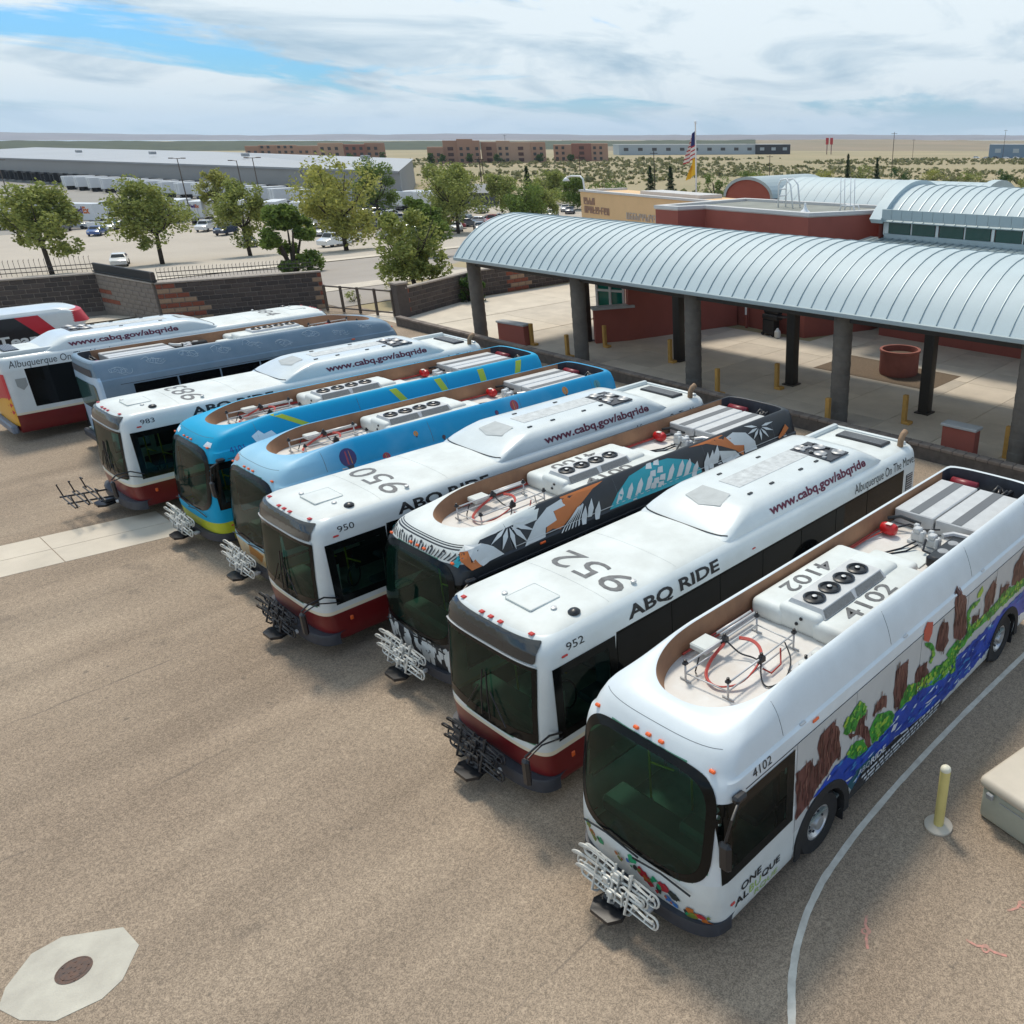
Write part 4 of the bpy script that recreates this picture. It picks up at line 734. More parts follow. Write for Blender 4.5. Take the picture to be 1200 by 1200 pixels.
lettering(mb, 'BU', lambda u, v: SB.side(.8 + u * .24, .60 + v * .13, .008), 1, .0); lettering(mb, 'QUE', lambda u, v: SB.side(1.06 + u * .4, .62 + v * .14, .008), 0, .02); lettering(mb, 'RQUE', lambda u, v: SB.side(.92 + u * .5, .44 + v * .12, .008), 1, .0)
mb.build('side_lettering', [TXT, M('lime_lettering', (.35, .5, .12), .5)], b)
mb = MB(); art = []
rnd = random.Random(9); AC = [M('art_%s' % n, c, .45) for n, c in (('green', (.01, .32, .14)), ('red', (.4, .015, .03)), ('blue', (.03, .16, .5)), ('orange', (.45, .13, .02)), ('dark', (.02, .03, .03)), ('olive', (.15, .2, .03)))]
for x, z, c, s_ in ((-.98, .92, 5, .12), (-.94, .82, 3, .1), (-.86, .76, 5, .1), (-.7, .82, 0, .13), (-.05, .93, 0, .13), (.0, .82, 4, .09), (.12, .8, 1, .16), (.24, .72, 1, .14), (.33, .85, 0, .1), (.42, .74, 4, .12), (.52, .82, 1, .16), (.66, .78, 4, .13), (.56, .66, 2, .1), (.7, .6, 2, .08), (.9, .66, 3, .12), (.98, .6, 3, .14), (1.06, .62, 1, .1), (.95, .58, 5, .1), (1.1, .56, 3, .09), (-.35, .86, 3, .07), (-.28, .78, 5, .08)):
    for k in range(3):
        a = rnd.uniform(0, 6.28); pts = [(x + s_ * rnd.uniform(.3, .75) * math.cos(a + t), z + s_ * rnd.uniform(.3, .8) * math.sin(a + t)) for t in (0, .9, 1.8, 2.7, 3.6, 4.5, 5.4)]; art.append((c if k < 2 else rnd.randrange(6), pts)); x += rnd.uniform(-.06, .06); z += rnd.uniform(-.05, .05); s_ *= .7
for k in range(0, len(art), 3):
    mb = MB(); decal(mb, art[k:k + 3], SB.front, .12, .004 + .0009 * (k // 3), .0003); mb.build('front_art', AC, b)

b = bus_a('transit_bus', 'white and maroon bus numbered 952 between the mural bus and the charcoal patterned bus', (*POS[1], 0), 0, '952')
BLUEBLK = M('charcoal_wrap', (.014, .018, .024), .35, var=.2)
b = bus_b('transit_bus', 'charcoal bus wrapped in white feather, orange and teal native patterns', (*POS[2], 0), 0, [BLUEBLK, TAN, TROUGH, BLUEBLK, ROOFW],
          lambda x, y, z: 4 if (z > 3.0 and y < 2.3) or (z > 2.73 and y < .95 and abs(x) < 1.16) else 0, True, True, '4100')
BC = {'orange': (.52, .15, .03), 'grey': (.60, .63, .63), 'teal': (.01, .33, .40), 'ink': (.014, .018, .024)}
BI = list(BC); BM_ = [M('wrap_' + k, v, .4, var=.06) for k, v in BC.items()]
mb = MB(); decal(mb, [(BI.index(c), [(min(10.5, max(.5, y)), min(3.18, max(2.46, z))) for y, z in p]) for c, p in BLACKART], lambda y, z, o: SB.side(y, z, o), .15, .004, .0006); mb.build('side_pattern', BM_, b); mb = MB()
fa = []; rnd = random.Random(2)
for k in range(3): z = 2.91 + .045 * k; fa.append((3, [(-1.0, z), (1.0, z), (1.0, z + .02), (-1.0, z + .02)]))
for i in range(26):         # fanned feathers in dark line work on the white brow
    a = -1.06 + i * .084; t = a * .35; w_ = .022 + .012 * (i % 3)
    fa.append((3, [(a, 2.745), (a + w_, 2.745), (a + w_ * .8 + t * .3, 2.82 + .02 * (i % 2)), (a + t * .35, 2.88), (a - .01 + t * .25, 2.81)]))
    if i % 4 == 1: fa.append((3, [(a - .02, 2.85), (a + .07, 2.85), (a + .05, 2.885), (a, 2.895)]))
fa.append((2, [(-1.14, 2.72), (-1.08, 2.72), (-1.06, 2.84), (-1.13, 2.84)])); fa.append((2, [(1.0, 2.7), (1.12, 2.66), (1.13, 2.8), (1.04, 2.84)]))
for i in range(90):
    x = rnd.uniform(-1.18, 1.18); z = rnd.uniform(.62, 1.04); s_ = rnd.uniform(.06, .15); t = rnd.uniform(-.1, .1)
    if -.2 < x < .0: continue
    fa.append((1, [(x - s_ * .4, z - s_ + t), (x + s_ * .4, z - s_), (x + s_ * .6, z), (x + s_ * .1, z + s_), (x - s_ * .5, z + s_ * .6)]))
fa.append((2, [(-1.2, .95), (-1.1, .85), (-1.0, .9), (-1.12, 1.02)]))
mb = MB(); decal(mb, [q for q in fa if q[1][0][1] > 2], SB.front, .1, .004, .0003); mb.build('brow_pattern', BM_, b)
for lo, hi in ((-2, -.5), (-.5, .45), (.45, 2)):
    mb = MB(); decal(mb, [q for q in fa if q[1][0][1] < 2 and lo <= q[1][0][0] < hi], SB.front, .1, .004, .0003); mb.build('bonnet_pattern', BM_, b)
cpart('wl', 'fairing_trim', b, [LGREY], lambda m: m.tube([SB.side(1.6 + i * .45, 2.67, .006) for i in range(20)], .009, 4), True)

b = bus_a('transit_bus', 'white and maroon bus numbered 950 between the charcoal patterned bus and the balloon bus', (*POS[3], 0), 0, '950')
SKYB = grad_mat('sky_blue_wrap', (.36, .60, .74), (.006, .27, .52), .5, 2.4)
SKYB0 = M('sky_blue_plain', (.045, .27, .50), .3, var=.08, vscale=.8, coat=.3); PALEB = M('pale_blue_wrap', (.42, .58, .74), .3, var=.15, vscale=1.1, coat=.3); YELW = M('golden_wrap', (.62, .4, .12), .35, vscale=4, c2=(.7, .66, .55))
b = bus_b('transit_bus', 'sky blue bus wrapped with hot air balloons', (*POS[4], 0), 0, [SKYB, TAN, TROUGH, PALEB, YELW], lambda x, y, z: 4 if z < .95 and y < 2 else 0, True, True, '')
BAL = [M('balloon_%d' % i, c, .4) for i, c in enumerate(((.025, .02, .12), (.3, .03, .06), (.5, .2, .03), (.05, .25, .3), (.03, .03, .04), (.55, .2, .13)))]
for i, (y, z, r_) in enumerate(((2.1, 2.84, .2), (3.0, 2.62, .1), (3.9, 2.95, .06), (5.1, 2.62, .1), (5.7, 2.72, .07), (6.3, 2.92, .06), (6.9, 2.98, .13), (8.7, 3.0, .1), (9.9, 2.94, .12), (4.6, 2.7, .05), (7.8, 2.7, .07))):
    mb = MB(); P_ = [(y + r_ * math.cos(t), z + r_ * 1.05 * math.sin(t)) for t in [2 * math.pi * k / 16 for k in range(16)]]; art = [(i % 5 if i else 0, P_)]
    for q in range(3): art.append(((i + q) % 5, [(y - r_ * (.75 - q * .5), z - r_ * .7), (y - r_ * (.45 - q * .4), z - r_ * .8), (y - r_ * (.4 - q * .35), z + r_ * .8), (y - r_ * (.65 - q * .45), z + r_ * .7)]))
    art.append((4, [(y - r_ * .2, z - r_ * 1.55), (y + r_ * .2, z - r_ * 1.55), (y + r_ * .4, z - r_ * .9), (y - r_ * .4, z - r_ * .9)]))
    decal(mb, art, lambda y, z, o: SB.side(y, max(z, 2.42), o), .12, .004, .0005); mb.build('balloon_print', BAL, b)
for mi_, P_ in ((5, [(-1.05, 2.76), (-.7, 2.8), (-.62, 2.86), (-.75, 2.92), (-1.0, 2.89), (-1.08, 2.82)]), (2, [(-.2, .7), (.1, .72), (.4, .66), (.6, .9), (-.1, .98)]), (1, [(.95, .66), (1.1, .66), (1.12, .8), (1.0, .86)])):
    mb = MB(); decal(mb, [(mi_, P_)], SB.front, .1); mb.build('front_print', BAL, b)
CYAN = M('cyan_wrap', (.003, .35, .60), .45, var=.08, vscale=.7, spec=.25); LIME = M('lime_yellow_wrap', (.50, .55, .03), .35, var=.1); CLOUD = M('cloud_print', (.72, .82, .88), .4)
b = bus_b('transit_bus', 'bright cyan bus with lime yellow stripes and a yellow skirt', (*POS[5], 0), 0, [CYAN, TAN, TROUGH, CYAN, LIME], lambda x, y, z: 4 if z < .86 else 0, True, True, '')
for y, d in ((2.9, -.9), (5.6, -.35), (6.9, -.2), (8.2, .02), (9.4, .3)):
    mb = MB(); decal(mb, [(0, [(y, 2.64), (y + .22, 2.64), (y + .22 + d, 3.19), (y + d, 3.19)])], lambda y, z, o: SB.side(y, z, o), .12); mb.build('lime_stripe', [LIME], b)
mb = MB(); decal(mb, [(0, [(1.5, 2.56), (2.4, 2.58), (2.3, 2.7), (2.0, 2.69), (1.9, 2.83), (1.7, 2.79), (1.6, 2.9), (1.4, 2.8)])], lambda y, z, o: SB.side(y, z, o), .12); mb.build('cloud_print', [CLOUD], b)
for P_ in ([(-.9, 2.8), (-.65, 2.78), (-.6, 2.87), (-.75, 2.92), (-.85, 2.89)], [(.85, 2.74), (1.08, 2.72), (1.06, 2.82), (.92, 2.85)]):
    mb = MB(); decal(mb, [(0, P_)], SB.front, .1); mb.build('cloud_print', [CLOUD], b)
mb = MB(); lettering(mb, '4101', lambda u, v: SB.side(.8 + u * .36, 2.53 + v * .14, .008), 0); mb.build('side_number', [M('navy_lettering', (.01, .06, .3), .5)], b)
b = bus_a('transit_bus', 'white and maroon bus numbered 983 with its bike rack folded down', (*POS[6], 0), 0, '983', 'down')
SLATE = M('slate_blue_wrap', (.13, .215, .29), .5, vscale=1.3, c2=(.19, .27, .35)); 
b = bus_b('transit_bus', 'slate blue electric bus parked tail first beside the 983 bus', (*POS[7], 0), math.pi, [SLATE, TAN, TROUGH, SLATE, PALEB], lambda x, y, z: 4 if y > 10.5 and z < 2.7 else 0, True, False, '')
rnd = random.Random(6)
for k in range(9):
    y = 1.6 + k * 1.05; z = 2.86 + rnd.uniform(-.1, .08); mb = MB()
    for q in range(6):      # loose brush scrolls
        a0 = rnd.uniform(0, 6.28); r_ = rnd.uniform(.06, .2); pts = [(y + rnd.uniform(-.05, .05) + .5 * (q / 6 - .5) + r_ * (1 - i * .07) * math.cos(a0 + i * .6), z + .02 * q + r_ * .8 * (1 - i * .07) * math.sin(a0 + i * .6)) for i in range(9)]
        mb.tube([SB.side(a, min(3.15, max(2.5, c)), .002, -1) for a, c in pts], .008, 4)
    mb.build('scroll_print', [M('faint_scroll', (.40, .50, .58), .5)], b)
mb = MB(); decal(mb, [(0, rr(-1.0, 1.0, 1.55, 2.45, .15)), ], SB.rear, .3, .01); mb.build('rear_window', [M('green_rear_glass', (.03, .08, .08), .08)], b)
mb = MB(); decal(mb, [(0, rr(-.95, .95, 2.7, 2.95, .06))], SB.rear, .3, .012); mb.build('rear_grille', [DGREY], b)
mb = MB(); mb.bbox((0, 10.78, .5), (2.5, .18, .28), .05); mb.build('rear_bumper', [DGREY], b)
b = bus_a('transit_bus', 'white and maroon bus parked tail first with a red and yellow rear corner', (*POS[8], 0), math.pi, '984', None)
ZIA = M('golden_print', (.68, .35, .03), .4); ZRED = M('scarlet_print', (.5, .015, .03), .4); GREYD = M('grey_print', (.3, .32, .31), .5)
mb = MB(); decal(mb, [(1, [(1.27, 1.0), (1.27, 2.4), (-1.27, 2.4), (-1.27, 1.0)]), (0, [(1.27, .6), (1.27, 1.5), (.5, 1.2), (-.3, 1.45), (-1.27, 1.6), (-1.27, .6)])], SA.rear, .25, .01)
decal(mb, [(2, [(10.95, 2.2), (11.25, 2.2), (11.25, 1.95), (11.1, 1.8), (10.95, 1.95)])], lambda y, z, o: SA.side(y, z, o, -1), .25, .01)
mb.build('rear_print', [ZIA, ZRED, GREYD], b)
mb = MB(); mb.bbox((0, 11.68, .5), (2.5, .2, .3), .05); mb.build('rear_bumper', [M('pale_bumper', (.16, .19, .24), .5, var=.2)], b)

# ---- shuttle parked beyond the row
t = thing('shuttle_bus', 'red, black and white cutaway shuttle with Team lettering by the block wall', 'shuttle bus', (-39.5, 5.8, 0), math.pi)
SS = Shell([lv(.4, 1.1, .3, .3, 4, 7, .1), lv(1.0, 1.15, .0, .4, 3.2, 7, .1), lv(1.35, 1.15, .1, .4, 3.2, 7, .1), lv(1.5, 1.15, .7, .4, 3, 7, .1), lv(2.3, 1.16, 1.05, .4, 3, 7, .1), lv(2.45, 1.16, .8, .5, 2.6, 7, .1), lv(2.9, 1.12, .95, .7, 2.4, 7, .1), lv(3.05, 1.0, 1.3, .7, 2.4, 7, .1), lv(3.1, .6, 1.8, .6, 2.4, 6.6, .1), lv(3.11, .1, 2.5, .5, 2.4, 6, .1)])
mb = MB(); SS.mesh(mb, None, lambda x, y, z: 1 if (z > 2.47 and z < 3.0 and y < 1.5) else 0); mb.build('body', [WHITE, ZRED], t, 35)
mb = MB(); decal(mb, [(0, [(1.9, .8), (6.9, .8), (6.9, 2.9), (3.2, 2.9), (2.3, 1.9)]), (1, [(1.5, 1.2), (2.15, 1.2), (2.6, 1.85), (3.5, 2.9), (2.7, 2.9), (1.95, 1.85)])], lambda y, z, o: SS.side(y, z, o, -1), .4, .01, .004)
lettering(mb, 'Team', lambda u, v: SS.side(4.9 - u * 1.7 + 0, 1.55 + v * .42, .03, -1) if False else SS.side(2.7 + (1 - u) * 1.6, 1.78 + v * .42, .03, -1), 2, .03); mb.build('side_print', [BLACK, ZRED, WHITE], t)
for y in (1.25, 1.75):
    mb = MB(); grid_patch(mb, y, y + .4, 1.75, 2.28, lambda a, z, o: SS.side(a, z, o, -1), 3, 3, None, .012); mb.build('cab_window', [DARKGLASS], t)
mb = MB(); grid_patch(mb, -1.0, 1.0, 1.55, 2.25, SS.front, 20, 6, None, .012); mb.build('windshield', [DARKGLASS], t, True)
for ax in (1.0, 5.2):
    for sg in (1, -1): ob('wheel', CACHE['tyre'], t, (sg * 1.0, ax, .42), 0, (.8, .84, .84))
# ================================================================== ground
def asphalt_material():
    m = bpy.data.materials.new('worn_asphalt'); m.use_nodes = True; t = m.node_tree; b = t.nodes['Principled BSDF']; L = t.links.new
    co = t.nodes.new('ShaderNodeTexCoord')
    def nz(scale, det, rough=.6, dist=0, sx=(1, 1, 1), rot=0):
        mp = t.nodes.new('ShaderNodeMapping'); mp.inputs['Scale'].default_value = sx; mp.inputs['Rotation'].default_value = (0, 0, rot); L(co.outputs['Object'], mp.inputs[0])
        n = t.nodes.new('ShaderNodeTexNoise'); n.inputs['Scale'].default_value = scale; n.inputs['Detail'].default_value = det; n.inputs['Roughness'].default_value = rough; n.inputs['Distortion'].default_value = dist
        L(mp.outputs[0], n.inputs['Vector']); return n
    def ramp(n, p0, c0, p1, c1):
        r = t.nodes.new('ShaderNodeValToRGB'); r.color_ramp.elements[0].position = p0; r.color_ramp.elements[1].position = p1
        r.color_ramp.elements[0].color = (*c0, 1); r.color_ramp.elements[1].color = (*c1, 1); L(n, r.inputs[0]); return r
    def mix(mode, f, a, c):
        x = t.nodes.new('ShaderNodeMixRGB'); x.blend_type = mode
        if isinstance(f, float): x.inputs[0].default_value = f
        else: L(f, x.inputs[0])
        L(a, x.inputs[1])
        if isinstance(c, tuple): x.inputs[2].default_value = (*c, 1)
        else: L(c, x.inputs[2])
        return x
    big = nz(.16, 5, .55, .4); base = ramp(big.outputs['Fac'], .32, (.29, .228, .172), .68, (.37, .30, .23))
    # aggregate: pale and dark stones
    vo = t.nodes.new('ShaderNodeTexVoronoi'); vo.inputs['Scale'].default_value = 70; L(co.outputs['Object'], vo.inputs['Vector'])
    sepc = t.nodes.new('ShaderNodeSeparateColor'); L(vo.outputs['Color'], sepc.inputs[0])
    st = ramp(sepc.outputs[0], .0, (.66, .65, .64), 1.0, (1.36, 1.34, 1.31))
    st.color_ramp.interpolation = 'EASE'
    c1 = mix('MULTIPLY', .8, base.outputs[0], st.outputs[0])
    n2 = nz(13, 5, .75); st2 = ramp(n2.outputs['Fac'], .3, (.72, .72, .72), .7, (1.25, 1.24, 1.22)); c2 = mix('MULTIPLY', .9, c1.outputs[0], st2.outputs[0])
    # long wear streaks along the driving direction and pale worn drag marks
    s1 = nz(.5, 6, .6, .3, (1.5, .2, 1), R(-6)); w1 = ramp(s1.outputs['Fac'], .3, (.78, .77, .76), .72, (1.2, 1.19, 1.17)); c3 = mix('MULTIPLY', .9, c2.outputs[0], w1.outputs[0])
    s2 = nz(.35, 5, .55, .6, (1.2, .25, 1), R(8)); w2 = ramp(s2.outputs['Fac'], .66, (0, 0, 0), .78, (.5, .5, .5)); c4 = mix('MIX', w2.outputs[0], c3.outputs[0], (.42, .36, .29))
    # cracks
    dn = nz(1.1, 4, .6); ad = t.nodes.new('ShaderNodeMixRGB'); ad.blend_type = 'LINEAR_LIGHT'; ad.inputs[0].default_value = .22
    mp = t.nodes.new('ShaderNodeMapping'); mp.inputs['Scale'].default_value = (.5, 1, 1); L(co.outputs['Object'], mp.inputs[0]); L(mp.outputs[0], ad.inputs[1]); L(dn.outputs['Color'], ad.inputs[2])
    vc = t.nodes.new('ShaderNodeTexVoronoi'); vc.feature = 'DISTANCE_TO_EDGE'; vc.inputs['Scale'].default_value = .17; L(ad.outputs[0], vc.inputs['Vector'])
    ck = ramp(vc.outputs['Distance'], .0006, (1, 1, 1), .0026, (0, 0, 0)); cm = nz(.13, 2); cmr = ramp(cm.outputs['Fac'], .52, (0, 0, 0), .66, (.34, .34, .34))
    ckm = mix('MULTIPLY', 1.0, ck.outputs[0], cmr.outputs[0]); c5 = mix('MIX', ckm.outputs[0], c4.outputs[0], (.06, .05, .042))
    # oil drips and darker patches
    o = nz(.7, 3, .5, .2); orp = ramp(o.outputs['Fac'], .66, (0, 0, 0), .78, (.5, .5, .5)); c6 = mix('MIX', orp.outputs[0], c5.outputs[0], (.075, .065, .058))
    # paving joints along the laying lanes, broken up
    sx = t.nodes.new('ShaderNodeSeparateXYZ'); L(co.outputs['Object'], sx.inputs[0]); jn = nz(.6, 4, .6)
    ja = t.nodes.new('ShaderNodeMath'); ja.operation = 'MULTIPLY_ADD'; ja.inputs[1].default_value = .35; L(jn.outputs['Fac'], ja.inputs[0]); L(sx.outputs['X'], ja.inputs[2])
    jm = t.nodes.new('ShaderNodeMath'); jm.operation = 'PINGPONG'; jm.inputs[1].default_value = 1.9; L(ja.outputs[0], jm.inputs[0])
    jr = ramp(jm.outputs[0], .006, (.6, .6, .6), .03, (0, 0, 0)); jk = nz(.4, 3); jkr = ramp(jk.outputs['Fac'], .42, (0, 0, 0), .62, (1, 1, 1)); jx = mix('MULTIPLY', 1.0, jr.outputs[0], jkr.outputs[0])
    c7 = mix('MIX', jx.outputs[0], c6.outputs[0], (.12, .1, .085))
    # small oil drips
    od = nz(3.2, 3, .5); odr = ramp(od.outputs['Fac'], .70, (0, 0, 0), .76, (.55, .55, .55)); c6 = mix('MIX', odr.outputs[0], c7.outputs[0], (.1, .085, .072))
    L(c6.outputs[0], b.inputs['Base Color']); b.inputs['Roughness'].default_value = .88; b.inputs['Specular IOR Level'].default_value = .25
    bp = t.nodes.new('ShaderNodeBump'); bp.inputs['Strength'].default_value = .55; bp.inputs['Distance'].default_value = .012; L(sepc.outputs[0], bp.inputs['Height']); L(bp.outputs[0], b.inputs['Normal'])
    return m
ASPH = asphalt_material()
CONC = M('concrete', (.60, .53, .43), .85, var=.14, vscale=.7, bump=.12, bscale=30, detail=10); CONC2 = M('weathered_concrete', (.55, .485, .395), .85, var=.16, vscale=.9, bump=.12, bscale=30, detail=10); CONC3 = M('grey_concrete', (.51, .455, .375), .85, var=.16, vscale=.8, bump=.12, bscale=30, detail=10)
RUT = 1
SAND = M('sandy_dirt', (.42, .33, .225), .95, vscale=.12, c2=(.33, .26, .17), detail=10); PALEDIRT = M('pale_lot_surface', (.46, .405, .335), .9, var=.1, vscale=.09, detail=9)
WPAINT = M('worn_white_paint', (.78, .73, .63), .8, vscale=5, c2=(.55, .50, .42), detail=12)
def desert_material():
    m = M('desert_scrub', (.38, .30, .175), .95, vscale=.01, c2=(.27, .235, .125), detail=12); return m
xs = [-6000, -3000, -1500, -900, -600, -450, -350, -280, -220, -180, -150, -135, -120, -110, -100, -90, -80, -70, -60, -52, -40, -20, 0, 20, 60, 150, 400, 1200, 4000]
ys = [-800, -300, -120, -60, -20, 0, 20, 40, 48, 55, 62, 70, 80, 90, 100, 116, 140, 180, 240, 320, 420, 550, 700, 900, 1300, 2000, 3500, 7000]
mb = MB(); mb.v = [(x, y, zg(x, y) - .012) for y in ys for x in xs]; nx = len(xs)
for j in range(len(ys) - 1):
    for i in range(nx - 1): mb.f.append((j * nx + i, j * nx + i + 1, (j + 1) * nx + i + 1, (j + 1) * nx + i)); mb.m.append(0)
struct(mb.build('terrain', [desert_material()]))
def sheet(name, pts, z, mat_, kind='structure', parent=None):
    n = max(3, len(pts)); mb = MB(); mb.poly([(x, y, z) for x, y in pts]); o = mb.build(name, [mat_], parent)
    if parent is None: o['kind'] = kind
    return o
def draped(name, x0, x1, y0, y1, dz, mat_, nx=24, ny=24):
    mb = MB(); mb.v = [(x0 + (x1 - x0) * i / nx, y0 + (y1 - y0) * j / ny, 0) for j in range(ny + 1) for i in range(nx + 1)]
    mb.v = [(x, y, zg(x, y) + dz) for x, y, _ in mb.v]
    for j in range(ny):
        for i in range(nx): k = j * (nx + 1) + i; mb.f.append((k, k + 1, k + nx + 2, k + nx + 1)); mb.m.append(0)
    return struct(mb.build(name, [mat_]))
sheet('asphalt_yard', [(-51.5, -70), (60, -70), (60, 18.1), (-37, 18.9), (-38.5, 20.3), (-46, 20.6), (-51.5, 20.6)], 0.0, ASPH)
# concrete drainage strip, slab by slab
strip = struct(ob('concrete_strip', None))
for k in range(9):
    y1 = .75 - k * 2.6 + 18.2 * 0; y0 = y1 - 2.58
    mb = MB()
    for a, b_ in ((0, .495), (.505, 1)):
        q = [(-20.06 + 2.2 * a - .18 * (.75 - y0) + .0, y0), (-20.06 + 2.2 * b_ - .18 * (.75 - y0), y0), (-20.06 + 2.2 * b_ - .18 * (.75 - y1), y1), (-20.06 + 2.2 * a - .18 * (.75 - y1), y1)]
        mb.prism(q, -.05, .006)
    mb.build('slab', [CONC], strip)
# utility cover in its octagonal collar
t = thing('utility_cover', 'rusty iron utility cover in a pale octagonal concrete collar', 'manhole cover', (-4.86, -5.2, 0))
oc = [(-.37, -.62), (-.70, -.28), (-.70, .05), (-.25, .62), (.22, .66), (.62, .35), (.72, .1), (.62, -.35), (.28, -.62), (-.1, -.75)]
mb = MB(); mb.prism(oc, -.02, .007); mb.build('collar', [M('pale_collar_concrete', (.56, .53, .445), .85, vscale=2.2, c2=(.42, .39, .33), bump=.3, detail=12)], t)
mb = MB(); mb.lathe([(.2, .008), (.2, .013), (.185, .013), (.183, .010), (.15, .010), (.148, .014), (0, .014)], 28, (0, 0, 0)); 
for i in range(14): a = i * 2.4; r_ = .03 + .011 * i; mb.box((r_ * math.cos(a), r_ * math.sin(a), .016), (.022, .022, .006))
mb.build('cover', [M('rusty_iron', (.14, .075, .05), .75, vscale=18, c2=(.07, .055, .05))], t)
# curved lane line
LN = [(3.2, -.9), (2.53, .06), (2.2, .51), (1.97, .94), (1.77, 1.46), (1.62, 2.09), (1.52, 3.12), (1.48, 4.35), (1.48, 5.56), (1.5, 6.74), (1.54, 8.02), (1.6, 9.44), (1.66, 11), (1.7, 13), (1.72, 16)]
mb = MB(); pts = []
for (x0, y0), (x1, y1) in zip(LN, LN[1:]):
    for k in range(8): pts.append((x0 + (x1 - x0) * k / 8, y0 + (y1 - y0) * k / 8))
for _ in range(3): pts = [pts[0]] + [((a[0] + b_[0] * 2 + c[0]) / 4, (a[1] + b_[1] * 2 + c[1]) / 4) for a, b_, c in zip(pts, pts[1:], pts[2:])] + [pts[-1]]
rnd = random.Random(1); o = 0
for i, (x, y) in enumerate(pts):
    a = pts[max(0, i - 1)]; c = pts[min(len(pts) - 1, i + 1)]; d = Vector((c[0] - a[0], c[1] - a[1])).normalized(); w_ = .05 + rnd.uniform(-.004, .004)
    mb.v += [(x - d.y * w_, y + d.x * w_, .005), (x + d.y * w_, y - d.x * w_, .005)]
    if i: mb.f.append((2 * i - 2, 2 * i - 1, 2 * i + 1, 2 * i)); mb.m.append(0)
struct(mb.build('lane_line', [WPAINT]))
# pink survey spray marks
PINK = M('pink_spray', (.62, .27, .22), .85, vscale=14, c2=(.34, .24, .18), detail=12)
for i, (x, y) in enumerate(((2.54, 1.73), (3.87, 2.5), (3.97, 3.48))):
    mb = MB(); rnd = random.Random(i)
    pts = [(-.22, .05), (-.1, .01), (0, .02), (.1, -.02), (.24, -.03)]
    for (a, b_), (c, d) in zip(pts, pts[1:]): mb.poly([(a, b_ - .012, 0), (c, d - .012, 0), (c, d + .014, 0), (a, b_ + .014, 0)])
    mb.v += []; k = len(mb.v)
    for q in range(12):
        a, b_ = 6.283 * q / 12, 6.283 * (q + 1) / 12; mb.poly([(.05 * math.cos(a), .05 * math.sin(a), .001), (.05 * math.cos(b_), .05 * math.sin(b_), .001), (.03 * math.cos(b_), .03 * math.sin(b_), .001), (.03 * math.cos(a), .03 * math.sin(a), .001)])
    o = mb.build('spray_mark', [PINK], None, False, (x, y, .006), R((-45, 25, 80)[i])); o.scale = (1.1, 1.4, 1); tag(o, ('pink sprayed arrow with a ring on the asphalt beside the lane line', 'pink sprayed mark on the asphalt beyond the lane line arrow', 'pink sprayed mark on the asphalt by the beige utility box')[i], 'paint mark', 'pink survey marks on the asphalt')
# bollards
YB = M('pale_yellow_paint', (.66, .55, .20), .5, var=.1, vscale=4)
def bollard(x, y, label, h=1.15):
    t = thing('bollard', label, 'bollard', (x, y, 0), 0, 'yellow bollards by the lane line')
    mb = MB(); mb.lathe([(.077, .03), (.077, h - .07), (.07, h - .03), (.045, h), (0, h + .01)], 20); mb.build('post', [YB], t, 40)
    mb = MB(); mb.lathe([(.07, h - .068), (.079, h - .066), (.079, h - .05), (.072, h - .02), (.045, h + .006), (0, h + .016)], 20); mb.build('cap', [M('cream_cap', (.7, .66, .52), .5)], t, 40)
    mb = MB(); mb.lathe([(.21, -.02), (.215, .03), (.19, .05), (.06, .055)], 24); mb.build('footing', [CONC], t, 40)
bollard(2.41, 4.06, 'pale yellow bollard on a round concrete footing nearest the beige utility box corner')
bollard(2.98, 6.25, 'pale yellow bollard behind the beige utility box')
t = thing('utility_box', 'low beige utility box with a rounded lid overlapping its sides', 'utility box', (3.95, 5.15, 0), R(-12))
UB = M('beige_fibreglass', (.55, .49, .40), .6, var=.06, vscale=3)
mb = MB(); mb.bbox((0, 0, .3), (2.1, 1.45, .6), .08, 0, 3); mb.build('box_body', [M('pale_green_grey_shell', (.40, .41, .34), .6, var=.1, vscale=3)], t, 35)
mb = MB(); mb.bbox((0, 0, .68), (2.2, 1.55, .2), .09, 0, 3); mb.build('lid', [UB], t, 35)
mb = MB(); mb.bbox((-.85, -.80, .56), (.12, .06, .1), .015); mb.build('latch', [MGREY], t)
mb = MB(); mb.bbox((-.2, -.765, .52), (1.0, .02, .012), .004); mb.build('lid_handle', [MGREY], t)

# ================================================================== forecourt
plaza = struct(ob('plaza', None))
mb = MB(); mb.poly([(x, y, -.02) for x, y in ((-42, 18.9), (8, 18.1), (8, 48), (-43, 48))]); mb.build('plaza_bed', [M('dark_joint_bed', (.16, .14, .12), .9)], plaza)  # dark bed seen through the gaps between slabs
rnd = random.Random(3); ny_ = 0
def slab(x0, x1, y0, y1):
    mb = MB(); g = .012; mb.prism([(x0 + g, y0 + g), (x1 - g, y0 + g), (x1 - g, y1 - g), (x0 + g, y1 - g)], -.06, rnd.uniform(.003, .007)); mb.build('paving_slab', [rnd.choice((CONC, CONC, CONC2, CONC3, CONC2))], plaza)
ysl = [18.95, 21.3, 23.6, 25.9, 28.2, 30.5, 33, 36]
xsl = [-25.6 + 2.45 * i for i in range(14)]
for i in range(len(xsl) - 1):
    for j in range(len(ysl) - 1):
        if ysl[j] > 30 and xsl[i] < -19: continue
        slab(xsl[i], xsl[i + 1], ysl[j], ysl[j + 1])
for i, x in enumerate((-42.6, -36.9, -31.2)):
    for j in range(5): slab(x, x + 5.65, 19.3 + j * 5.6, 19.3 + (j + 1) * 5.6)
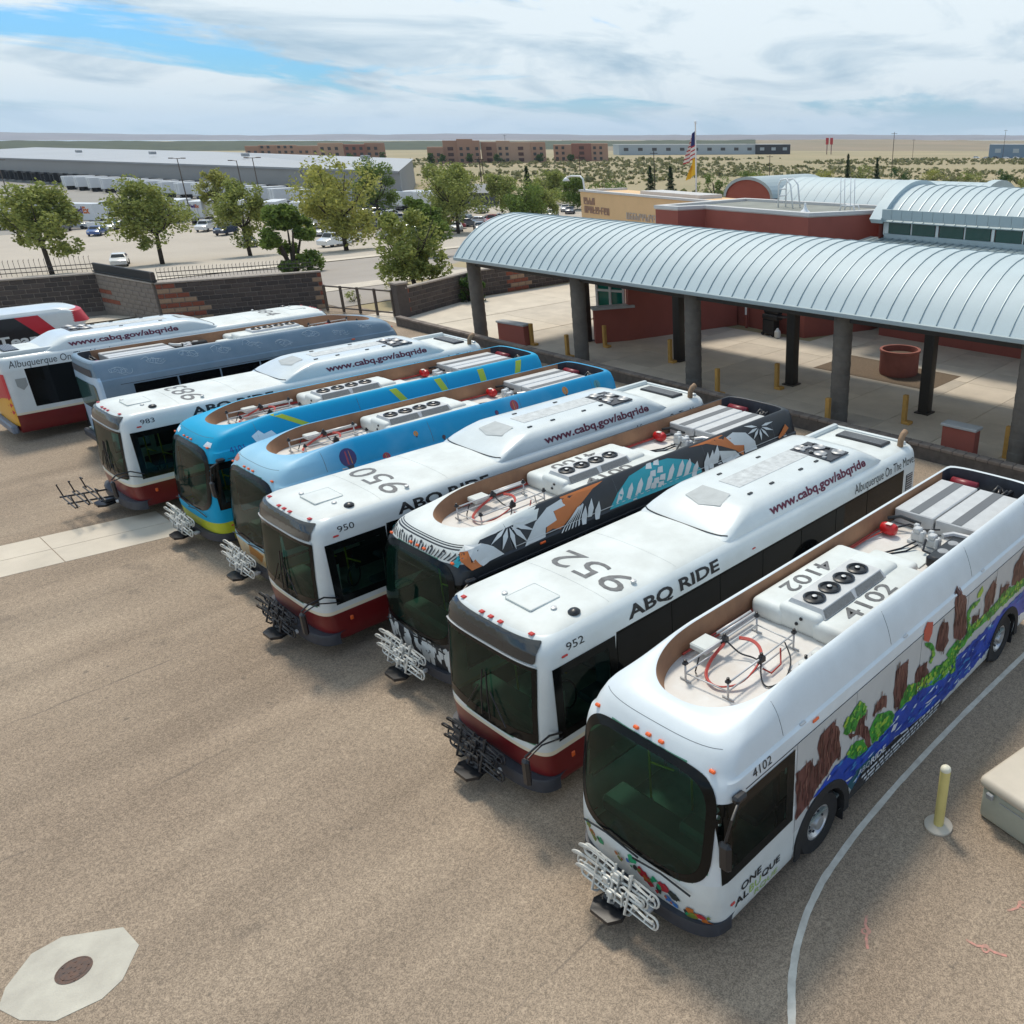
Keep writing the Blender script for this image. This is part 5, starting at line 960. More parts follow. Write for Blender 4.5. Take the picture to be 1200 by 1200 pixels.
mb = MB(); cur = [(-31.0 - 0 + 4.3 * math.cos(R(a)), 28.2 + 4.6 * math.sin(R(a))) for a in range(180, 311, 8)]
cur = [(-27.2, 23.3), (-28.3, 23.7), (-29.6, 24.6), (-30.8, 26), (-31.5, 27.6), (-31.9, 29.5), (-32, 32)]
mb.tube([(x, y, .02) for x, y in cur], .05, 6); struct(mb.build('curb', [CONC3]))
t = thing('planting_bed', 'bare gravel bed set into the concrete plaza', 'gravel bed', (-12.1, 27.6, 0))
mb = MB(); mb.prism([(-2.9, -1.5), (3.0, -1.6), (3.0, 1.4), (-2.9, 1.7)], -.02, .012); mb.build('gravel', [M('brown_gravel', (.2, .15, .1), .95, vscale=14, c2=(.11, .08, .055), bump=.8, bscale=25, detail=10)], t)
t = thing('planter', 'round terracotta red concrete planter on the gravel bed', 'planter', (-11.5, 27.7, .012))
mb = MB(); mb.lathe([(.82, 0), (.86, .1), (.86, .95), (.9, 1.0), (.9, 1.1), (.78, 1.1), (.76, .85), (0, .85)], 32); mb.build('pot', [M('terracotta_concrete', (.30, .10, .075), .8, var=.15, vscale=3)], t, 35)
mb = MB(); mb.lathe([(.75, .852), (.4, .87), (0, .88)], 20); mb.build('soil', [M('dry_soil', (.12, .08, .055), .95, var=.3, vscale=9)], t)
# low block wall at the back of the yard, capped with small blocks
t = thing('low_block_wall', 'long low dark block wall with small cap blocks behind the buses', 'wall', (0, 0, 0))
mb = MB(); mb.prism([(-38.4, 18.95), (8, 18.2), (8, 18.5), (-38.4, 19.25)], 0, .42); mb.build('wall_core', [M('dark_block', (.10, .085, .075), .9, var=.3, vscale=4, bump=.3)], t)
CAPM = [M('cap_block_%d' % i, c, .9, var=.15, vscale=5, bump=.3) for i, c in enumerate(((.20, .165, .14), (.165, .135, .115), (.235, .195, .165)))]
capm = []
for c in CAPM: mb = MB(); mb.bbox((0, 0, .05), (.385, .34, .1), .015); capm.append(mb.mesh('cap_block', [c]))
for i in range(115):
    x = -38.2 + i * .4; ob('cap_block', rnd.choice(capm), t, (x, 19.1 - (x + 38.4) * .01616, .42), R(-.93))
# painted wooden posts
PW = M('ochre_post_paint', (.5, .28, .07), .7, var=.15, vscale=6)
PL = {0: 'beside the low red wall with the grey sill', 1: 'between the plank-textured columns near the red wall', 2: 'at the foot of the dark steel column by the wall windows', 3: 'beside the gravel bed by the dark steel column', 4: 'close to the low block wall, behind the charcoal patterned bus', 5: 'close to the low block wall, near the board-marked column by the gravel', 6: 'against the column beside the red stub wall', 7: 'behind the blue balloon bus near the block wall', 8: 'behind the cyan bus near the first stub wall'}
for i, (x, y) in enumerate(((-25.4, 22.8), (-20.7, 22.6), (-14.15, 22.15), (-7.75, 21.4), (-15.5, 19.9), (-9.7, 19.25), (-3.4, 20.3), (-25.2, 20.2), (-28.6, 20.75))):
    t = thing('ochre_post', 'ochre painted post ' + PL[i], 'post', (x, y, 0), 0, 'ochre posts along the forecourt')
    mb = MB(); mb.bbox((0, 0, .55), (.17, .17, 1.1), .015); mb.build('post', [PW], t)
    mb = MB(); mb.bbox((.12, .05, .06), (.3, .3, .12), .02); mb.build('foot', [PW], t)
# stub walls
REDW = M('red_stucco', (.30, .085, .062), .85, var=.08, vscale=1.2, bump=.25, bscale=60); CAPG = M('grey_cap_stone', (.40, .41, .41), .7, var=.1, vscale=4)
for (x0, y0, x1, y1, lab) in ((-30.6, 20.35, -28.7, 20.55, 'red stub wall with grey cap behind the cyan bus'), (-5.25, 19.5, -4.1, 19.5, 'red stub wall with grey cap behind the 4102 bus'), (-2.3, 19.6, -1.2, 19.6, 'red stub wall with grey cap beyond the end column')):
    t = thing('stub_wall', lab, 'wall', ((x0 + x1) / 2, (y0 + y1) / 2, 0), math.atan2(y1 - y0, x1 - x0), 'red stub walls'); l = math.hypot(x1 - x0, y1 - y0)
    mb = MB(); mb.bbox((0, 0, .5), (l, .4, 1.0), .015); mb.build('wall', [REDW], t); mb = MB(); mb.bbox((0, 0, 1.04), (l + .1, .52, .1), .02); mb.build('cap', [CAPG], t)
# ================================================================== depot building
COLM = M('board_marked_concrete', (.155, .14, .12), .85, vscale=2.2, c2=(.10, .09, .08), bump=.3, bscale=20, detail=9); DSTEEL = M('dark_bronze_steel', (.03, .026, .022), .5, var=.2)
ROOFM = M('pale_metal_roof', (.46, .55, .575), .6, 0, var=.09, vscale=.6); SEAMM = M('roof_seam_metal', (.34, .41, .43), .45, .3); FASC = M('fascia_metal', (.36, .43, .45), .45, .3)
for i, (x, lab) in enumerate(((-31.7, 'round board-marked concrete column at the free end of the canopy'), (-23.8, 'round board-marked concrete column beside the low red wall and its window'), (-16.8, 'round board-marked concrete column in front of the wall with small windows'), (-9.65, 'round board-marked concrete column beside the gravel bed'), (-2.85, 'round board-marked concrete column by the red stub wall'), (4.2, 'round board-marked concrete column beyond the stub walls'))):
    t = thing('concrete_column', lab, 'column', (x, 19.9, 0), 0, 'round concrete canopy columns')
    mb = MB(); prof = []
    for k in range(18):
        z = k * .235; r_ = .335 + (.006 if k % 2 else -.004); prof += [(r_, z + .006), (r_ + .003, z + .12), (r_, z + .229)]
    mb.lathe(prof, 26); mb.build('shaft', [COLM], t, 30)
    mb = MB(); mb.bbox((0, 0, 4.28), (.9, .5, .14), .02); mb.build('bearing_plate', [DSTEEL], t)
for i, (x, lab) in enumerate(((-27.2, 'dark bronze steel column by the tall green window'), (-20.65, 'dark bronze steel column at the end of the long red wall'), (-14.1, 'dark bronze steel column before the red corner'), (-7.8, 'dark bronze steel column beside the terracotta planter'), (-1.2, 'dark bronze steel column beyond the planter'), (5, 'dark bronze steel column beside the motorcycle end of the plaza'))):
    t = thing('steel_column', lab, 'column', (x, 23.2 - .03 * i, 0), 0, 'dark steel canopy columns')
    mb = MB(); mb.bbox((0, 0, 2.7), (.42, .42, 5.4), .05, 0, 2); mb.build('shaft', [DSTEEL], t, 35); mb = MB(); mb.bbox((0, 0, .03), (.6, .6, .05), .01); mb.build('base_plate', [DSTEEL], t)
# canopy: barrel vault of separate standing seam panels
t = thing('canopy', 'long pale metal barrel canopy with standing seams over the forecourt', 'canopy', (0, 0, 0))
CX0, CX1 = -32.2, 7.4; CY, CZ, CR = 23.1, 1.075, 4.98; A0 = math.asin((23.1 - 19.2) / 4.98)
def vault(mb, x0, x1, r_, a0, a1, n, cy, cz, th=.06):
    o = len(mb.v)
    for i in range(n + 1):
        a = a0 + (a1 - a0) * i / n
        for x in (x0, x1):
            for q in (r_, r_ - th): mb.v.append((x, cy + q * math.sin(a), cz + q * math.cos(a)))
    for i in range(n):
        k = o + i * 4
        mb.f += [(k, k + 2, k + 6, k + 4), (k + 1, k + 5, k + 7, k + 3), (k, k + 4, k + 5, k + 1), (k + 2, k + 3, k + 7, k + 6)]; mb.m += [0] * 4
    mb.f += [(o, o + 1, o + 3, o + 2), (o + n * 4, o + n * 4 + 2, o + n * 4 + 3, o + n * 4 + 1)]; mb.m += [0, 0]
mb = MB(); vault(mb, -.298, .298, CR, -A0, A0, 18, CY, CZ, .05); pm = mb.mesh('roof_panel', [ROOFM], 30)
mb = MB(); vault(mb, -.011, .011, CR + .035, -A0, A0, 18, CY, CZ, .06); sm = mb.mesh('standing_seam', [SEAMM], 30)
npan = 66
for i in range(npan):
    x = CX0 + .3 + .6 * i; ob('roof_panel', pm, t, (x, 0, (random.random() - .5) * .006)); ob('standing_seam', sm, t, (x + .3, 0, 0))
mb = MB(); vault(mb, CX0, CX1, CR - .06, -A0, A0, 14, CY, CZ, .12); mb.build('soffit', [M('soffit_metal', (.5, .5, .48), .6)], t, 30)
mb = MB(); ye, ze = CY - CR * math.sin(A0), CZ + CR * math.cos(A0); mb.bbox(((CX0 + CX1) / 2, ye - .04, ze - .05), (CX1 - CX0, .12, .16), .02); mb.build('eave_gutter', [FASC], t)
mb = MB(); mb.bbox(((CX0 + CX1) / 2, 2 * CY - ye + .04, ze - .05), (CX1 - CX0, .12, .16), .02); mb.build('eave_gutter', [FASC], t)
mb = MB(); vault(mb, CX0 - .07, CX0 + .02, CR + .03, -A0, A0, 18, CY, CZ, .2); mb.build('end_trim', [FASC], t, 30)
mb = MB(); mb.bbox(((CX0 + CX1) / 2, 19.9, ze - .28), (CX1 - CX0 - .6, .22, .3), .02); mb.build('beam', [DSTEEL], t)

# main red block
t = thing('depot_building', 'red stucco depot building with stepped parapet behind the canopy', 'building', (0, 0, 0))
RP = [(-28.6, 30.0), (-26.9, 30.0), (-26.4, 31.7), (-18.95, 31.0), (-17.3, 35.0), (-17.3, 38), (-28.6, 38)]
mb = MB(); mb.prism(RP, -.05, 6.08); mb.build('wall', [REDW], t)
def inset(P, d):
    """offset a counter-clockwise outline inwards by d, corners mitred"""
    n = len(P); out = []
    for i in range(n):
        a, b_, c = Vector(P[i - 1]), Vector(P[i]), Vector(P[(i + 1) % n]); e1, e2 = (b_ - a).normalized(), (c - b_).normalized()
        n1, n2 = Vector((-e1.y, e1.x)), Vector((-e2.y, e2.x)); m_ = (n1 + n2); m_ = m_ / max(.3, m_.dot(n1)); q = b_ + m_ * d; out.append((q.x, q.y))
    return out
PI_ = inset(RP, .45); PO = inset(RP, -.06)
mb = MB(); n = len(RP)
for z0, z1 in ((6.08, 6.24),):
    mb.v = [(*p, z0) for p in PO] + [(*p, z1) for p in PO] + [(*p, z1) for p in PI_] + [(*p, z0 - .5) for p in PI_]
    for a in (0, n, 2 * n):
        for i in range(n): j = (i + 1) % n; mb.f.append((a + i, a + j, a + n + j, a + n + i)); mb.m.append(0)
    for i in range(n): j = (i + 1) % n; mb.f.append((i, 3 * n + i, 3 * n + j, j)); mb.m.append(0)
mb.build('parapet_cap', [M('white_cap_metal', (.55, .54, .53), .5, var=.05)], t)
mb = MB(); mb.poly([(*p, 6.095) for p in inset(RP, .44)]); mb.build('roof', [M('grey_roof_membrane', (.26, .27, .24), .9, var=.2, vscale=.8)], t)
def uframe(mb, a, b_, c, d, z0, z1, r_=.03):
    mb.tube([a + (z0,), a + (z1,), (b_[0], b_[1], z1), (b_[0], b_[1], z0)], r_, 6)
rl = thing('roof_ladder', 'white tubular roof ladder hoops on the red parapet', 'ladder', (-23.0, 34.6, 6.1))
mb = MB()
for y in (0, .7): mb.tube([(-.5, y, 0), (-.5, y, 1.2), (-.35, y, 1.45), (.0, y, 1.5), (.3, y, 1.2), (.5, y, 0)], .045, 7)
mb.build('hoop', [M('white_tube', (.75, .77, .78), .4)], rl, True)
mb = MB(); mb.tube([(-.48, 0, .6), (-.48, .7, .6)], .04, 6); mb.tube([(-.48, 0, .95), (-.48, .7, .95)], .04, 6); mb.build('rung', [M('white_tube')], rl, True)
rl = thing('roof_ladder', 'white tubular roof ladder with tall uprights beside the clerestory', 'ladder', (-18.6, 34.0, 6.1))
mb = MB()
for x in (-.5, -.2, .25, .55): mb.tube([(x * .8, 0, 0), (x * .8 - .08, 0, 1.7)], .025, 6)
for y in (0, .5): mb.tube([(-.5, y, 0), (-.35, y, .35), (.35, y, .35), (.5, y, 0)], .035, 6)
mb.build('upright', [M('white_tube')], rl, True)
mb = MB(); mb.lathe([(.28, 0), (.3, .05), (.12, .2), (.06, .35), (.05, .5), (0, .52)], 14); o = mb.build('roof_vent_cap', [M('white_tube')], None, 35, (-20.0, 32.2, 6.1)); tag(o, 'small white conical vent cap on the red building roof', 'roof vent')
# recessed small windows with sills on the red wall under the canopy
for i, x in enumerate((-23.3, -22.3, -21.3, -20.3, -19.4)):
    f = (x + 26.4) / 7.45; y = 31.7 - .7 * f - .02
    mb = MB(); mb.bbox((0, 0, 0), (.42, .08, .55), .015); w_ = mb.build('window', [M('cream_window_frame', (.5, .42, .36), .7)], t, False, (x, y, 2.15), R(-5.4))
    mb = MB(); mb.box((0, -.042, .03), (.28, .012, .4)); mb.build('pane', [DARKGLASS], w_); mb = MB(); mb.bbox((0, -.07, -.3), (.5, .16, .08), .015); mb.build('sill', [CAPG], w_)
# dark recess and glazing further right under the canopy
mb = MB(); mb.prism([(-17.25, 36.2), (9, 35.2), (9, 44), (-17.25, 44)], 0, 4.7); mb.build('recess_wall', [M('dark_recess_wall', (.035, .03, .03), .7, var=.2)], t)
for i in range(6):
    x = -15.6 + i * 3.6; y = 36.2 - (x + 17.25) * .038; mb = MB(); mb.bbox((x, y - .06, 2.2), (.5, .2, 4.4), .03); mb.build('pilaster', [DSTEEL], t)
# long red screen wall, sill and tall green window
t = thing('screen_wall', 'dark red screen wall with a low grey-capped end under the canopy', 'wall', (0, 0, 0))
mb = MB(); mb.prism([(-26.75, 23.3), (-26.35, 23.05), (-25.55, 24.7), (-25.95, 24.9)], 0, 1.7); mb.prism([(-25.95, 24.9), (-25.55, 24.7), (-23.75, 31.3), (-24.2, 31.5)], 0, 4.9); mb.build('wall', [REDW], t)
mb = MB(); mb.prism([(-26.85, 23.25), (-26.3, 22.9), (-25.3, 24.9), (-25.95, 25.1)], 1.7, 1.82); mb.build('sill', [CAPG], t)
t = thing('window_unit', 'tall green glazed window in a white frame above the low red wall', 'window', (-27.3, 25.2, 0), R(18))
mb = MB()
for x in (-.9, -.1, .7): mb.bbox((x, 0, 2.4), (.14, .14, 3.2), .015)
for z in (.9, 2.3, 3.1, 3.95): mb.bbox((-.1, 0, z), (1.72, .12, .12), .015)
mb.build('frame', [M('white_window_frame', (.62, .65, .64), .5)], t)
for x in (-.5, .3):
    for z in (1.6, 2.7, 3.53): mb = MB(); mb.bbox((x, .02, z), (.68, .03, .72 if z > 2 else 1.26), .008); mb.build('pane', [M('green_glass', (.01, .17, .13), .06)], t)
# covered cart, hydrant post and motorcycle
BLKC = M('black_cover', (.015, .015, .016), .6)
t = thing('food_grill', 'black wheeled grill cart with side shelf against the red wall', 'grill', (-20.6, 30.4, 0), R(-6))
mb = MB(); mb.bbox((0, 0, 1.0), (1.1, .55, .3), .1, 0, 2); mb.build('firebox', [BLKC], t, 35)
mb = MB(); mb.bbox((0, .05, 1.3), (1.1, .5, .36), .16, 0, 3); mb.build('hood', [BLKC], t, 35); mb = MB(); mb.bbox((.85, 0, 1.1), (.55, .5, .04), .01); mb.build('side_shelf', [BLKC], t)
mb = MB(); mb.bbox((-.1, 0, .48), (.8, .5, .76), .03); mb.build('cabinet', [BLKC], t); mb = MB(); mb.lathe([(0, 0), (.15, .02), (.17, .1), (.17, .35), (.08, .45), (.05, .52), (0, .53)], 14, (.62, -.25, 0)); mb.build('gas_bottle', [M('white_bottle', (.6, .6, .58), .4)], t, 40)
for x in (-.45, .3): mb = MB(); mb.lathe([(0, -.03), (.1, -.03), (.1, .03), (0, .03)], 12, (x, -.25, .1), 'y'); mb.build('wheel', [RUBBER], t)
o = thing('post_sign', 'slim red post with a white notice against the red wall', 'sign', (-22.9, 31.1, 0))
mb = MB(); mb.bbox((0, 0, .7), (.12, .12, 1.4), .01); mb.build('post', [REDW], o); mb = MB(); mb.bbox((0, -.07, .95), (.14, .012, .45), .004); mb.build('notice', [M('white_notice', (.75, .74, .72), .6)], o)
t = thing('motorcycle', 'dark motorcycle parked under the canopy by the recessed wall', 'motorcycle', (-5.6, 31.9, 0), R(-8))
for x in (0, 1.35):
    mb = MB(); mb.lathe([(.26, -.05), (.31, -.05), (.33, 0), (.31, .05), (.26, .05), (.26, -.05)], 22, (x, 0, .33), 'y'); w_ = mb.build('wheel', [RUBBER], t, 40)
    mb = MB(); mb.lathe([(.0, -.02), (.06, -.03), (.255, -.012), (.255, .012), (.06, .03), (0, .02)], 14, (x, 0, .33), 'y'); mb.build('rim', [MGREY], w_)
mb = MB(); mb.bbox((.68, 0, .5), (.5, .26, .36), .06); mb.bbox((.55, 0, .82), (.5, .26, .2), .08, 0, 2); mb.tube([(0, 0, .33), (.25, 0, .95), (.35, 0, 1.05)], .035, 6); mb.tube([(.28, -.35, 1.08), (.33, 0, 1.0), (.28, .35, 1.08)], .018, 6); mb.bbox((1.0, 0, .78), (.6, .24, .12), .05, 0, 2); mb.bbox((1.4, 0, .72), (.4, .2, .06), .02); mb.tube([(.7, .15, .35), (1.5, .18, .36)], .045, 8)
mb.build('frame', [BLKC], t, 40)
mb = MB(); mb.lathe([(0, -.08), (.1, -.04), (.1, .03), (0, .04)], 12, (.16, 0, .9), 'x'); mb.build('headlight', [LGREY], t, 40)

# clerestory hall with a curved metal roof
t = thing('clerestory_hall', 'hall with curved metal roof and green clerestory windows behind the canopy', 'building', (0, 0, 0))
mb = MB(); mb.prism([(-16.3, 34.15), (9, 33.1), (9, 40.5), (-16.3, 40.5)], 0, 5.98); mb.build('wall', [REDW], t)
mb = MB(); mb.add([(-17.2, 30.6, 4.7), (9, 29.8, 4.7), (9, 33.2, 5.0), (-17.2, 34.2, 5.0), (-17.2, 30.6, 4.55), (9, 29.8, 4.55), (9, 33.2, 4.8), (-17.2, 34.2, 4.8)], [(0, 1, 2, 3), (7, 6, 5, 4), (0, 4, 5, 1), (1, 5, 6, 2), (3, 2, 6, 7), (0, 3, 7, 4)]); mb.build('lower_roof', [M('grey_metal_roof', (.27, .34, .36), .45, .25, var=.08, vscale=.6)], t)
mb = MB(); mb.tube([(0, 30.6, 4.72), (0, 33.9, 5.02)], .025, 4); s_ = mb.mesh('standing_seam', [SEAMM])
for i in range(63): ob('standing_seam', s_, t, (-17 + i * .42, 0, 0))
for i in range(9):
    x0 = -16.3 + i * 2.9; y = 34.12 - (x0 + 16.3) * .0415
    mb = MB(); mb.bbox((x0 + .06, y - .06, 5.55), (.12 if i % 3 else .3, .12, .8), .01); mb.build('mullion', [M('white_window_frame')], t)
    for k in range(2):
        y = 34.15 - (x0 + .8 + k * 1.38 + .62 + 16.3) * .0415; mb = MB(); mb.bbox((x0 + .8 + k * 1.38, y - .05, 5.58), (1.24, .03, .72), .008); mb.build('pane', [M('clerestory_glass', (.006, .06, .05), .05)], t, False, None); mb = MB(); mb.bbox((x0 + 1.5 + k * 1.38, y - .06, 5.58), (.07, .06, .74), .008); mb.build('mullion', [M('white_window_frame')], t)
mb = MB(); mb.prism([(-16.3, 33.95), (9, 32.9), (9, 33.3), (-16.3, 34.3)], 4.95, 5.22); mb.build('sill_band', [FASC], t)
HR = 5.2; HA = math.asin(.72)
mb = MB(); vault(mb, -.278, .278, HR, -HA, HA, 14, 37.4, 2.22, .06); hp = mb.mesh('roof_panel', [ROOFM], 30)
mb = MB(); vault(mb, -.02, .02, HR + .04, -HA, HA, 14, 37.4, 2.22, .06); hs = mb.mesh('standing_seam', [SEAMM], 30)
ye2, ze2 = 37.4 - HR * math.sin(HA), 2.22 + HR * math.cos(HA)
mb = MB(); mb.bbox((0, ye2 - .02, 6.16), (.54, .06, .5), .008); fp = mb.mesh('fascia_panel', [FASC])
for i in range(45):
    x = -16.0 + i * .56; sk = -(x + 17.2) * .04 * 0; ob('roof_panel', hp, t, (x, 0, 0)); ob('standing_seam', hs, t, (x + .28, 0, 0)); ob('fascia_panel', fp, t, (x, -.04 + (i % 2) * .004, 0))
mb = MB(); vault(mb, -16.9, -16.25, HR + .22, -HA * 1.02, HA * 1.02, 16, 37.4, 2.22, .3); mb.build('end_arch', [ROOFM], t, 30)
mb = MB(); P = [(37.4 + (HR - .15) * math.sin(-HA + 2 * HA * i / 14), 2.22 + (HR - .15) * math.cos(-HA + 2 * HA * i / 14)) for i in range(15)]
mb.poly([(-16.5, y, z) for y, z in P] + [(-16.5, P[-1][0], 4), (-16.5, P[0][0], 4)]); mb.build('end_wall', [REDW], t)

# rear vaulted wing
t = thing('vaulted_wing', 'rear wing with a red arched gable and long metal vault roof', 'building', (0, 0, 0))
mb = MB(); pts = [(-40.2, 4.6)] + [(-37.85 + 2.4 * math.cos(R(180 - a)), 5.36 + 1.42 * math.sin(R(a))) for a in range(0, 181, 12)] + [(-35.5, 4.6)]
mb.v = [(x, 50, z) for x, z in pts] + [(x, 58, z) for x, z in pts]; n = len(pts); mb.f = [tuple(range(n)), tuple(range(n, 2 * n))[::-1]] + [(i, (i + 1) % n, n + (i + 1) % n, n + i) for i in range(n)]; mb.m = [0] * (n + 2); mb.build('gable', [REDW], t)
mb = MB(); arc = [(-37.85 + 2.5 * math.cos(R(180 - a)), 5.36 + 1.52 * math.sin(R(a))) for a in range(0, 181, 12)]; ar2 = [(-37.85 + 2.25 * math.cos(R(180 - a)), 5.34 + 1.32 * math.sin(R(a))) for a in range(0, 181, 12)]
for a, b_, c, d in zip(arc, arc[1:], ar2[1:], ar2): mb.add([(a[0], 49.9, a[1]), (b_[0], 49.9, b_[1]), (c[0], 49.9, c[1]), (d[0], 49.9, d[1]), (a[0], 58.1, a[1]), (b_[0], 58.1, b_[1])], [(3, 2, 1, 0), (0, 1, 5, 4)])
mb.build('gable_trim', [FASC], t)
mb = MB(); mb.prism([(-42, 49.9), (-18.6, 50.1), (-18.6, 60), (-42, 60)], -1, 4.8); mb.build('wall', [REDW], t)
mb = MB(); vault(mb, -.45, .45, 5.2, -R(52), R(52), 12, 54.2, 1.62, .06); vp = mb.mesh('roof_panel', [ROOFM], 30)
for i in range(18): ob('roof_panel', vp, t, (-35.2 + i * .93, 0, 0))
mb = MB(); mb.bbox((-27, 50.05, 5.0), (17, .1, .5), .02); mb.build('fascia', [FASC], t)
mb = MB(); vault(mb, -19.5, -18.9, 5.4, -R(50), R(50), 12, 54.2, 1.62, .5); mb.build('end_arch', [ROOFM], t, 30)

# tan wing with raised lettering
t = thing('tan_wing', 'tan stucco wing with worn raised lettering and white parapet', 'building', (0, 0, 0))
TANW = M('tan_stucco', (.72, .48, .26), .85, var=.06, vscale=.8, bump=.2, bscale=50)
ta, tb = Vector((-46.6, 40.2)), Vector((-26.5, 36.4)); td = (tb - ta).normalized(); tn = Vector((-td.y, td.x))
def tp(s_, d): p = ta + td * s_ + tn * d; return (p.x, p.y)
mb = MB(); mb.prism([tp(0, 0), tp(20, 0), tp(20, 4), tp(0, 4)], -.1, 5.9); mb.build('wall', [TANW], t)
mb = MB(); mb.prism([tp(-.08, -.08), tp(20, -.08), tp(20, .35), tp(-.08, .35)], 5.9, 6.04); mb.prism([tp(-.08, .352), tp(.35, .352), tp(.35, 4.1), tp(-.08, 4.1)], 5.9, 6.04); mb.build('parapet_cap', [M('white_cap_metal')], t)
mb = MB(); mb.prism([tp(6, 1.5), tp(13, 1.5), tp(13, 3.5), tp(6, 3.5)], 5.88, 6.15); mb.build('roof_unit', [M('white_cap_metal')], t)
LET = M('faded_brown_letters', (.33, .2, .16), .7); LET2 = M('pale_letters', (.46, .40, .36), .6)
rl_ = random.Random(8)
for s0, n_, w_, z0, h_, mt in ((.5, 4, .42, 5.02, .5, LET), (.55, 9, .4, 4.4, .5, LET), (6.4, 19, .4, 4.3, .46, LET2)):
    mb = MB()
    for k in range(n_):     # weathered letters, no longer readable from here: uneven uprights and bars
        a_ = s0 + k * w_
        for u0, u1, v0, v1 in ((.0, .09, 0, 1), (.09, .3, rl_.choice((0, .44, .86)), 0), (.2, .29, rl_.choice((0, .4)), rl_.choice((.6, 1)))):
            if v1 <= v0: v1 = v0 + .14
            p, q = tp(a_ + u0, -.02), tp(a_ + u1, -.02); r_, t_ = tp(a_ + u0, -.05), tp(a_ + u1, -.05)
            mb.add([(*r_, z0 + v0 * h_), (*t_, z0 + v0 * h_), (*t_, z0 + v1 * h_), (*r_, z0 + v1 * h_), (*p, z0 + v0 * h_), (*q, z0 + v0 * h_), (*q, z0 + v1 * h_), (*p, z0 + v1 * h_)], [(0, 1, 2, 3), (0, 4, 5, 1), (3, 2, 6, 7), (1, 5, 6, 2), (0, 3, 7, 4)])
    mb.build('raised_lettering', [mt], t)
lm = thing('wall_lamp', 'white gooseneck lamp on the tan parapet corner', 'lamp', (-46.2, 40.3, 6.04), R(0))
mb = MB(); mb.tube([(0, 0, 0), (-.1, 0, .75), (-.4, 0, .95), (-1.2, -.2, .95), (-1.6, -.3, .85)], .07, 7); mb.build('arm', [M('white_tube')], lm, True); mb = MB(); mb.lathe([(.3, 0), (.14, .2), (.05, .26), (0, .27)], 12, (-1.7, -.32, .58)); mb.build('lamp_shade', [M('white_tube')], lm, True)
# flagpole
t = thing('flagpole', 'tall white flagpole behind the tan wing', 'flagpole', (-38.2, 44.2, 0))
mb = MB(); mb.lathe([(.1, 0), (.1, .2), (.08, .3), (.045, 10.6), (.09, 10.66), (.07, 10.78), (0, 10.82)], 10); mb.build('pole', [M('white_tube')], t, 40)
def flag(name, label, z0, z1, x1, mats, mf, cat='flag'):
    mb = MB(); nx_, nz_ = 10, 20
    for j in range(nz_ + 1):
        for i in range(nx_ + 1):
            u, v = i / nx_, j / nz_; z = z1 - (z1 - z0) * v - u * .45; x = -.06 - u * x1 * (.35 + .65 * v); y = .12 * math.sin(u * 9 + v * 2) * (.3 + u); mb.v.append((x, y, z))
    for j in range(nz_):
        for i in range(nx_): k = j * (nx_ + 1) + i; mb.f.append((k, k + 1, k + nx_ + 2, k + nx_ + 1)); mb.m.append(mf(i / nx_, j / nz_))
    o = mb.build(name, mats, None, True, (-38.2, 44.2, 0)); tag(o, label, cat)
FR, FW, FB, FY = M('flag_red', (.4, .02, .03), .8), M('flag_white', (.65, .62, .6), .8), M('flag_blue', (.02, .03, .13), .8), M('flag_yellow', (.75, .45, .03), .8)
flag('national_flag', 'drooping striped red, white and blue flag on the flagpole', 8.3, 10.2, 1.1, [FR, FW, FB], lambda u, v: 2 if (u < .5 and v < .5) else (int(v * 13) % 2))
flag('state_flag', 'drooping yellow flag with a red sun emblem below the striped flag', 7.2, 8.5, .85, [FY, FR], lambda u, v: 1 if (abs(u - .5) < .12 and abs(v - .5) < .12) or (abs(u - .5) < .05 and abs(v - .5) < .25) else 0)
